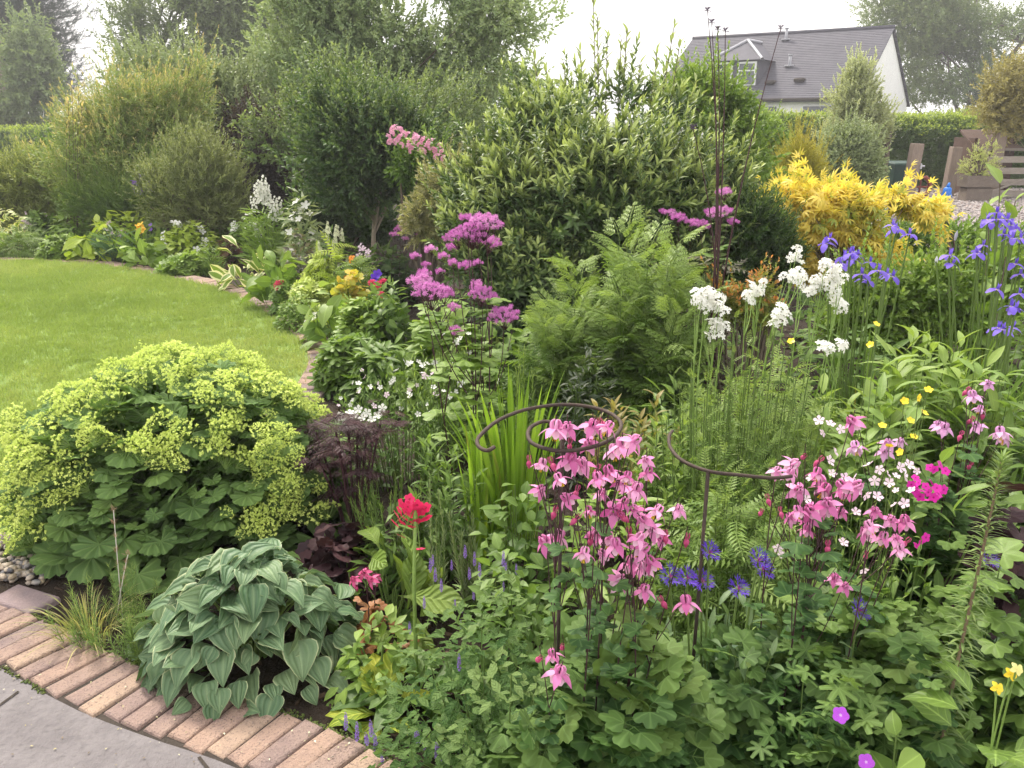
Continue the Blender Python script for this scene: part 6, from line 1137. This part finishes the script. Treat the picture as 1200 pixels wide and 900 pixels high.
# ---------------------------------------------------------------- catmint
SPK = spike_mesh('catmint_spike', 26, T_f5l, .11, [P_vio], r=.10, taper=.5)
root, r, h = mound('catmint', 'mound of soft grey green crinkled leaves with violet spikes at bottom centre', 'plant', 560, 1.62, 700, 260, 1500, T_ovs, .032, L_catmint, lump=.22, ry=.25, stems=60, up=.9, sr=.0015)
for q in local([(504, 657), (510, 668), (517, 680), (507, 650), (529, 655), (550, 665), (533, 700), (541, 705), (590, 650), (605, 660), (555, 690), (545, 640), (556, 650), (593, 655), (590, 680), (562, 662), (540, 725), (497, 700), (480, 730)], 1.9, root.location, .08): flower_at(root, SPK, 'flower_spike', q-(0, 0, .03), (1, 0, 0), (U(-.6, .6), U(-.3, .2), 1), U(.022, .038))
for q in local([(405, 845), (418, 858), (430, 862), (440, 870), (448, 885), (435, 852), (490, 862), (497, 868), (512, 880), (538, 775), (487, 858), (515, 884)], 1.55, root.location, .03): flower_at(root, SPK, 'flower_spike', q-(0, 0, .02), (1, 0, 0), (U(-.9, -.1), U(-.5, .2), .8), U(.03, .045))
mound('catmint', 'lighter soft leaved catmint lobe in front of the crinkled yellowing rosette', 'plant', 590, 1.42, 805, 150, 700, T_ovs, .03, L_catmint, lump=.2, ry=.16, stems=40, up=.9, sr=.0015)
mound('lamium', 'rounded soft leaves right of the hosta above the soil gap', 'plant', 440, 2.0, 725, 100, 200, T_ovs, .045, L_fresh, ry=.12)
# ---------------------------------------------------------------- cornflowers
def cornT():
    mb = MB(); ft_ = leafT(.15, 'la', 2, .1, .1, 1); fl = combo([(ft_, (0, 0, 0), (0, 1, .3), (0, 0, 1), .55), (ft_, (0, .45, .12), (-.6, 1, .3), (0, 0, 1), .5), (ft_, (0, .45, .12), (.0, 1, .5), (0, 0, 1), .55), (ft_, (0, .45, .12), (.6, 1, .3), (0, 0, 1), .5), (ft_, (0, .3, .08), (.9, .8, .1), (0, 0, 1), .4)])
    n = 12; a = np.arange(n)*2*pi/n+N_(.1, n); mb.inst(fl, np.stack([np.cos(a)*.1, np.sin(a)*.1, 0*a], -1), frames(np.stack([np.cos(a), np.sin(a), U(.1, .6, n)], -1), Zs(n)), U(.8, 1.05, n)); q = nrm(N_(1, (50, 3))+(0, 0, 1.6)); mb.inst(T_need, q[:22]*.02, frames(q[:22], N_(1, (22, 3))), .34, M=1)
    mb.tubes([[(0, 0, -.55), (0, 0, -.4), (0, 0, -.15), (0, 0, 0)]], np.array([[.08, .2, .22, .12]]), 8, M=2, cap=True); return mb.mesh('cornflower_head', [P_corn, P_cornc, M_stemgrn])
ME_corn = cornT()
def cornplant(label, px, D, top, w_, flo, n=16, Df=None, bx=.4):
    root, b, T, r, h = stemplant('perennial_cornflower', label, 'flower', px, D, top, w_, n, T_la, 11, .10, L_blue, ang=60, tops=35, tip=.6, base=bx, group='blue cornflowers'); Q = local(flo, Df or D, root.location, .04); sb = MB(); sb.tubes(arcs(Q*np.array([bx, bx, 0]), Q-(0, 0, .012), 6, 0), .0028, 5); sb.build('flower_stem', M_stemgrn, root)
    for q in Q: flower_at(root, ME_corn, 'flower', q, (1, .2, random.uniform(-.3, .3)), (U(-.5, .5), -.8, 1), U(.029, .036))
cornplant('cornflowers with grey green leaves beside the largest pink columbine', 850, 1.66, 690, 160, [(831, 648), (865, 690), (823, 682), (888, 657), (893, 668), (805, 678), (785, 676)])
cornplant('single spent cornflower below the second pink columbine', 1000, 1.6, 740, 90, [(1006, 716)], n=9)
cornplant('single blue cornflower at the right between bristly stem and dark leaves', 1165, 1.75, 680, 70, [(1157, 657)], n=7)
# ---------------------------------------------------------------- magenta phlox, blush flowers, buttercups
root, b, T, r, h = stemplant('soapwort', 'wiry plant covered with small blush pink flowers right of centre', 'plant', 1010, 1.85, 520, 140, 40, T_las, 12, .035, L_fresh, sr=.0014)
for q in local([(960, 493), (973, 497), (985, 503), (965, 507), (978, 530), (972, 540), (975, 555), (990, 560), (1000, 560), (1030, 550), (1040, 556), (1050, 558), (1055, 548), (1065, 545), (1042, 566), (1050, 575), (1060, 558), (1025, 563), (1005, 575), (1015, 580), (1028, 582), (1048, 592), (1068, 575), (1075, 552), (930, 545), (950, 560), (962, 595), (940, 640), (915, 650), (988, 636), (912, 642), (1012, 668), (1003, 600), (1018, 545), (945, 585), (1060, 590)], 1.75, root.location, .06): flower_at(root, ME_pp, 'flower', q, N_(1, 3), (U(-.4, .4), -.7, .8), U(.010, .0155))
D = 1.85; root, b, T, r, h = stemplant('sweet_william', 'flat heads of hot magenta flowers among the blush ones', 'flower', 1075, D, 590, 50, 6, T_la, 12, .06, L_mid); me = fmesh('magenta_floret', five(5, .8, .1), [P_mag])
for q in local([(1068, 568), (1076, 566), (1085, 570), (1092, 566), (1098, 572), (1088, 577), (1080, 575), (1072, 575), (1100, 579), (1094, 583), (1084, 586), (1078, 582), (1073, 560), (1095, 550), (1102, 545), (1108, 552), (1090, 548), (1106, 574), (1079, 636), (1085, 630), (1074, 640)], D, root.location, .012): flower_at(root, me, 'flower', q, N_(1, 3), (U(-.3, .3), -.9, .7), U(.011, .014))
D = 1.95; root = thing('buttercup', 'wiry yellow buttercups above the blush flowers', 'flower', (at(1050, 500, D)[0], D, 0)); Q = local([(1088, 457), (1060, 470), (1083, 484), (1067, 493), (1034, 499), (1042, 523), (1055, 530), (1076, 466), (1071, 512), (1020, 404, .3), (1027, 380, .3), (927, 400, .3)], D, root.location, .05); sb = MB(); sb.tubes(arcs(Q*np.array([.2, .2, 0]), Q, 7, N_(.04, Q.shape)*(1, 1, 0)), .0012, 4); sb.build('stem', M_stemgrn, root)
for q in Q: flower_at(root, ME_y, 'flower', q, N_(1, 3), (U(-.3, .3), -.35, 1), .0115)
mb = MB(); leafshell(mb, 40, .15, .15, .35, T_ger, .05); mb.build('foliage', L_mid, root)
# ---------------------------------------------------------------- white jacob's ladder
D = 2.45; root, b, T, r, h = stemplant('valerian', 'tall upright ferny plant topped with dense white flower clusters', 'plant', 880, D, 372, 190, 110, T_ferns, 15, .11, L_fern, t0=.05, ang=75, tops=25, tip=.35, base=.75, hv=.35, sr=.0035, tpow=1.5)
WH = [cluster_mesh('white_cluster', n, T_f5, f, [P_white], .8) for n, f in ((13, .42), (8, .5))]
QQ = [(832, 350, 0), (838, 358), (826, 345), (843, 350), (835, 388), (840, 380), (930, 322, .3), (934, 292, .5), (928, 328, .3), (880, 335, .4), (888, 342, .4), (895, 330, .4), (966, 312, .4), (975, 322, .4), (960, 325, .4), (970, 335, .4), (980, 315, .4), (955, 335, .4), (950, 340, .4), (973, 408, .1), (985, 410, .1), (978, 350, .4), (912, 368, .2), (983, 355, .4), (908, 370, .2), (820, 352), (875, 345, .3), (940, 325, .4)]; QQ = QQ+[(q[0]+random.uniform(-11, 11), q[1]+random.uniform(-9, 11))+tuple(q[2:]) for q in QQ for _ in (0, 1)]; Q = local(QQ, D, root.location, .03); sb = MB(); stalks(sb, Q-(0, 0, .01), D, 16, .0034, .0012, base=.75, frac=.8); sb.tubes(arcs(Q[:0]*np.array([.75, .75, 0]), Q[:0], 6, 0), .0032, 4) if 0 else None; sb.build('flower_stem', M_stempale, root)
for q in Q: flower_at(root, WH[random.randint(0, 1)], 'flower_head', q, N_(1, 3), (U(-.5, .5), -.7, 1), U(.015, .025))
stemplant('valerian', 'ferny green foliage lower down between spiral and second pink columbine', 'plant', 870, 2.05, 520, 150, 40, T_ferns, 12, .11, L_fern, t0=.1, ang=75, tops=25, tip=.5, base=.8, hv=.4, sr=.0028)
mound('valerian', 'dense light ferny foliage filling between the white flower stems', 'plant', 885, 2.75, 425, 190, 900, T_ferns, .10, LM('light_fern_leaf', [(.11, .19, .05), (.15, .24, .06), (.20, .30, .08)], tip=(.27, .36, .10), rib=0), ry=.22, stems=40, up=.5, droop=-.5, sr=.002)
# ---------------------------------------------------------------- lush broad clumps on the right
stemplant('peony', 'lush clump of long pointed leaves filling the right of the bed', 'plant', 1085, 2.75, 385, 210, 60, T_la, 18, .15, L_fresh, t0=.2, ang=75, tops=40, tip=.8, base=.6, hv=.45, arch=.06)
stemplant('peony', 'lower part of the lush pointed leaves in front, right of the white flowers', 'plant', 1050, 2.4, 430, 150, 40, T_la, 16, .13, LM('peony_leaf', [(.06, .125, .03), (.10, .175, .04), (.15, .235, .05)], tip=(.2, .3, .07)), t0=.2, ang=75, tops=45, tip=.8, base=.6, hv=.5)
stemplant('peony', 'pointed leaf clump running out of the picture on the right', 'plant', 1180, 2.5, 420, 150, 44, T_la, 16, .14, L_mid, t0=.2, ang=75, tops=45, tip=.8, base=.6, hv=.5)
blades('iris', 'long arching grass like leaves below the violet irises', 'plant', 1130, 3.1, 350, 190, 130, .016, L_fresh, droop=.5, base=.6)
def irisT():
    fall = leafT(.62, 'pe', 5, .05, .9, 1, .08); std = leafT(.4, 'ov', 4, .2, -.1, 1, .06); mb = MB()
    for i in range(3):
        a = 2*pi*i/3; d = np.array([cos(a), sin(a), .45]); mb.one(fall, (0, 0, 0), frames(d[None], np.array([[-cos(a)*.4, -sin(a)*.4, 1]]))[0], 1., random.random())
        a += pi/3; d = np.array([cos(a)*.35, sin(a)*.35, 1]); mb.one(std, (0, 0, 0), frames(d[None], np.array([[-cos(a), -sin(a), .3]]))[0], .75, random.random())
    mb.tubes([[(0, 0, -.7), (0, 0, -.35), (0, 0, 0)]], np.array([[.05, .11, .06]]), 6, M=1); return mb.mesh('iris_flower', [P_iris, M_stemgrn])
ME_ir = irisT(); IB = MB(); IB.tubes([[(0, 0, -1), (0, 0, -.4), (0, 0, 0)]], np.array([[.08, .16, .02]]), 6, M=0); IBm = IB.mesh('iris_bud', [petalmat('dark_iris_bud', [(.08, .05, .22)])])
def irises(label, px, D, flo, n=26):
    bs = at(px, 450, D); bs[2] = 0; root = thing('siberian_iris', label, 'flower', tuple(bs), 'violet siberian irises'); Q = local(flo, D, root.location, .12); sb = MB(); sb.tubes(arcs(Q*np.array([.3, .3, 0])+N_(.02, Q.shape)*(1, 1, 0), Q-(0, 0, .02), 7, N_(.03, Q.shape)*(1, 1, 0)), .0036, 5); sb.build('flower_stem', M_stemgrn, root)
    for q, f in zip(Q, flo):
        b_ = len(f) > 3; flower_at(root, IBm if b_ else ME_ir, 'bud' if b_ else 'flower', q, N_(1, 3)*(1, 1, 0), (U(-.2, .2), U(-.3, .1), 1), U(.035, .045))
    mb = MB(); bladeclump(mb, n*2, Q[:, 2].mean()*.85, .22, .011, base=.5, droop=.3); mb.build('foliage', [L_mid], root)
irises('violet iris group in front of the golden shrub', 1010, 3.3, [(972, 280), (1000, 296), (998, 305), (1010, 322), (1012, 328), (1046, 265), (1050, 270), (985, 310), (1004, 300), (1018, 330), (1046, 325), (1040, 322), (1020, 308), (1066, 275), (1030, 318), (990, 302), (968, 286), (996, 298)])
irises('violet iris group at the right edge before the gravel', 1165, 3.2, [(1162, 262), (1168, 250), (1158, 258), (1185, 265), (1190, 270), (1176, 275), (1148, 295), (1145, 298), (1186, 280), (1116, 310), (1122, 270, 0, 1), (1196, 280), (1098, 300, 0, 1), (1190, 310), (1170, 258), (1180, 258), (1152, 288), (1113, 300), (1196, 322)])
irises('lower violet irises among the arching leaves at far right', 1180, 2.9, [(1190, 362), (1186, 385), (1175, 387), (1185, 360), (1195, 345), (1168, 340), (1170, 385)], 18)
ME_dv = fmesh('dark_violet_bloom', five(5, .7, .7), [P_iris])
# bristly stem
p = gp(1125, 812); root = thing('spurge', 'thick leaning bristly stem clad in narrow grey green leaves', 'plant', tuple(at(1118, 800, 1.42)*(1, 1, 0))); T = local([(1175, 535)], 1.55, root.location)[0]; mb = MB(); pth = smooth_path([(0, 0, 0), (T[0]*.25, T[1]*.3, T[2]*.45), (T[0]*.7, T[1]*.7, T[2]*.8), T], 14); sb = MB(); sb.tubes([pth], np.linspace(.0045, .0022, 14)[None], 7, cap=True); sb.build('stem', plainmat('ruddy_stem', (.22, .14, .10), (.16, .16, .07), 9, .7, 0), root)
n = 560; t = (np.arange(n)/n)*.97+.02; f = t*13; j = np.minimum(f.astype(int), 12); q = pth[j]+(pth[j+1]-pth[j])*(f-j)[:, None]; Tn = nrm(pth[j+1]-pth[j]); a = np.arange(n)*2.4; rad = np.stack([np.cos(a), np.sin(a), 0*a], -1); rad = nrm(rad-(rad*Tn).sum(-1, keepdims=True)*Tn); an = np.radians(80-45*t**4+N_(7, n))[:, None]
mb.inst([leafT(.13, 'la', 3, .1, .3, 1)], q, frames(rad*np.sin(an)+Tn*np.cos(an), -rad*np.cos(an)+Tn*np.sin(an)), (.062-.028*t)*U(.85, 1.15, n)); mb.build('foliage', [LM('spurge_leaf', [(.13, .21, .09), (.18, .26, .10), (.24, .32, .13)], tip=(.22, .30, .09))], root)
# ---------------------------------------------------------------- bottom foreground foliage
G2 = 'front foliage'
mound('cranesbill', 'finely divided green leaves with two bright violet flowers at the bottom right', 'plant', 960, 1.5, 745, 230, 460, T_ger, .036, L_aqu, ry=.26, stems=60, up=1.1, jit=.28, sr=.0014)
root = [o for o in C.objects if o.name.startswith('cranesbill') and 'bright violet' in o.get('label', '')][0]
me = fmesh('violet_cranesbill_flower', five(5, .95, .15, nn=5), [P_ger])
for q in local([(985, 838), (1015, 893)], 1.30, root.location): flower_at(root, me, 'flower', q, (1, 0, .1), (.1, -.7, .7), .0165)
mound('columbine_foliage', 'rounded lobed leaves massed at the bottom centre below the biggest pink columbine', 'plant', 735, 1.38, 735, 270, 230, T_aq, .062, L_aqu, ry=.22, stems=60, up=1.3, jit=.22, sr=.0016, szv=.35)
mound('columbine_foliage', 'lobed leaves filling the bottom edge left of centre', 'plant', 620, 1.28, 830, 150, 90, T_aq, .055, LM('bronzed_columbine_leaf', [(.07, .11, .04), (.06, .13, .04), (.10, .16, .05)], rough=.7, spec=.15), ry=.14, stems=30, up=1.3, jit=.22, sr=.0016)
mound('columbine_foliage', 'mixed lobed leaves under the second pink columbine', 'plant', 1000, 1.75, 640, 210, 300, T_aq, .055, L_mid, ry=.25, stems=50, up=1.1, jit=.28, sr=.0016)
mound('columbine_foliage', 'green lobed leaves between the cornflowers and the violet cranesbill', 'plant', 860, 1.6, 720, 150, 200, T_mal, .04, L_aqu, ry=.2, stems=40, up=1.1, jit=.28, sr=.0016)
mound('mallow', 'fresh lobed leaves round the foot of the bristly stem', 'plant', 1080, 1.5, 715, 150, 160, T_mal, .036, L_aqu, ry=.18, stems=40, up=1.1, jit=.25, sr=.0018)
mound('mallow', 'dim lobed leaves at the right edge below the dark crinkled ones', 'plant', 1175, 1.7, 640, 120, 200, T_mal, .045, L_mid, ry=.2, stems=40, up=1.1, jit=.25, sr=.0018)
mound('hellebore', 'dark green leaves filling under the buttercups', 'plant', 1090, 2.1, 560, 150, 320, T_la, .09, L_mid, ry=.3, stems=30)
mound('bellflower', 'soft green leaves between largest columbine and the crimson primula', 'plant', 600, 1.95, 640, 130, 360, T_ovs, .05, L_mid, ry=.2, stems=30, sr=.0018)
mound('bellflower', 'leafy undergrowth left of the largest pink columbine behind the soil patch', 'plant', 610, 2.35, 560, 110, 300, T_ov, .06, L_mid, ry=.2, stems=30, sr=.002)
mound('wood_avens', 'leafy undergrowth beneath the tall white flowers', 'plant', 865, 2.0, 540, 170, 560, T_ferns, .10, L_fern, ry=.25, stems=30, sr=.002)
mound('wood_avens', 'leafy undergrowth behind the largest pink columbine', 'plant', 720, 2.1, 560, 180, 420, T_la, .07, L_fresh, ry=.22, stems=30, sr=.002)
mound('wood_avens', 'green undergrowth right of the mantle behind the dark plant', 'plant', 390, 3.0, 500, 90, 300, T_ovs, .06, L_mid, stems=20)
mound('wood_avens', 'green undergrowth between dark plant and silvery spires', 'plant', 470, 2.5, 600, 110, 360, T_las, .06, L_mid, stems=20)
mound('wood_avens', 'undergrowth of narrow leaves behind the central phlox', 'plant', 800, 3.2, 460, 160, 500, T_la, .09, L_mid, stems=20)
mound('wood_avens', 'undergrowth behind the irises in front of the golden shrub', 'plant', 1000, 3.6, 350, 180, 600, T_la, .10, L_mid, stems=20)
# big primula leaves and yellow flowers bottom right
D = 1.32; root = thing('monkey_flower', 'broad smooth leaves with pale and bright yellow hooded flowers at the bottom right corner', 'flower', tuple(at(1165, 880, D)*(1, 1, 0))); mb = MB(); k = 26; a = U(0, 6.28, k); rr = U(.01, .1, k)
mb.inst(T_bigov, np.stack([np.cos(a)*rr, np.sin(a)*rr, U(.16, .46, k)], -1), frames(np.stack([np.cos(a), np.sin(a), U(-.1, .7, k)], -1), Zs(k)+N_(.15, (k, 3))), U(.08, .125, k)); mb.build('foliage', [LM('smooth_broad_leaf', [(.075, .14, .035), (.11, .19, .045), (.16, .25, .06)], veins=5, rib=.5, rough=.4)], root)
Q = local([(1184, 790), (1191, 784), (1168, 806)], 1.25, root.location, .02); sb = MB(); sb.tubes(arcs(Q*np.array([.3, .3, 0]), Q, 9, N_(.03, Q.shape)*(1, 1, 0)), .0018, 5); sb.build('flower_stem', M_stempale, root)
hood = combo([(leafT(.7, 'pe', 4, .2, .5, 1, .08), (0, 0, 0), (cos(t), sin(t), .5), (-cos(t), -sin(t), 1), 1., .5) for t in (0, .9, 1.8, 3.4, 4.6)]); mb = MB(); mb.one(hood); mb.tubes([[(0, 0, -.7), (0, 0, 0)]], np.array([[.12, .3]]), 7, M=0); h1 = mb.mesh('hooded_flower', [P_yel]); h2 = h1.copy(); h2.materials[0] = P_pyel
for i, q in enumerate(Q): flower_at(root, h1 if i in (0, 2) else h2, 'flower', q, (1, .2, .2), (-.2, -.9, .5), .0135)
mound('monkey_flower_seedling', 'broad leaved rosettes along the bottom edge left of the yellow flowers', 'plant', 1075, 1.3, 820, 130, 60, T_bigov, .07, L_fresh, ry=.12, stems=20, sr=.0018)
# ---------------------------------------------------------------- rusty spiral supports
M_rust = plainmat('rusted_steel', (.055, .042, .038), (.10, .07, .055), 30, .75, .5, .001, metal=.5)
def spiral(label, px, D, pole_px, pts_px, zt, rod=.0052, zs=None):
    rod = .0042; bs = at(pole_px[0], pole_px[1], D); root = thing('plant_support', label, 'plant support', (bs[0], bs[1], 0), 'spiral plant supports'); P = np.array([gp(x, y, zt)-np.array(root.location) for x, y in pts_px]); mb = MB(); mb.tubes([smooth_path(P, 60)], rod, 8, .5, cap=True); mb.build('spiral', M_rust, root)
    mb = MB(); e = P[-1] if zs is None else zs; mb.tubes([[(e[0], e[1], zt), (e[0], e[1], zt*.5), (e[0], e[1], 0)]], rod, 8, .5, cap=True); mb.build('stake', M_rust, root); return root
spiral('rusty spiral plant support over the largest pink columbine', 650, 1.62, (660, 520), [(579, 524), (570, 528), (560, 522), (562, 511), (585, 492), (620, 479), (665, 474), (705, 480), (727, 494), (722, 510), (700, 522), (670, 528), (645, 527), (622, 518), (620, 503), (636, 494), (652, 497), (659, 508)], .93)
spiral('second rusty spiral support half sunk in the ferny foliage', 850, 1.75, (829, 560), [(788, 505), (784, 512), (786, 525), (800, 540), (830, 552), (870, 557), (905, 560), (928, 558)], .82, zs=gp(830, 552, .82)-np.array(tuple(at(829, 560, 1.75)[:2])+(0,)))
# two loose fragments: fill of low ground leaves everywhere in the bed
k = 5200; P = np.stack([U(-1.0, 5., k), U(1.15, 7.5, k), U(.0, .06, k)], -1); ok = (P[:, 0] < .62*P[:, 1]+.5) & ~inpoly(P, lawn_poly); P = P[ok]; hid = [tuple(gp(*p)[:2]) for p in ((-300, 600), (0, 705), (160, 780), (240, 800), (330, 780), (400, 760), (380, 850), (450, 900), (640, 1000), (-900, 1000))]; P = P[~inpoly(P, hid)]
for (sx, sy, sr_) in ((gp(395, 800)[0], gp(395, 800)[1], .1), (gp(590, 690)[0], gp(590, 690)[1], .13)): P = P[np.hypot(P[:, 0]-sx, P[:, 1]-sy) > sr_]
P = P[(P[:, 0] > gp(520, 700)[0]-.9)]; k = len(P); mb = MB(); mb.inst(T_ovs+T_aql+T_las, P, frames(np.stack([N_(1, k), N_(1, k), U(.2, 1.3, k)], -1), Zs(k)), U(.03, .08, k)); o = mb.build('ground_cover', [L_mid]); o['kind'] = 'stuff'

# plants just beyond the right edge of the view
for nm, lb, px, D, top, w_, n, lf_, sz, mt in (('peony', 'pointed leaf clump out past the dark crinkled leaves, beyond the right edge', 1300, 2.2, 480, 260, 420, T_la, .12, L_mid),
    ('cranesbill', 'cut leaved mound beyond the right edge past the yellow hooded flowers', 1310, 1.6, 720, 240, 420, T_ger, .05, L_aqu), ('bellflower', 'soft leaved mound further along the bed past the right edge', 1420, 2.6, 470, 280, 500, T_ov, .08, L_fresh),
    ('persicaria', 'broad leaved clump at the gravel end of the bed past the right edge', 1350, 4.6, 330, 320, 800, T_ov, .12, L_mid), ('wood_avens', 'ferny clump in the bed past the lowest irises and the right edge', 1420, 3.4, 400, 300, 600, T_ferns, .14, L_fern)):
    mound(nm, lb, 'plant', px, D, top, w_, n, lf_, sz, mt)
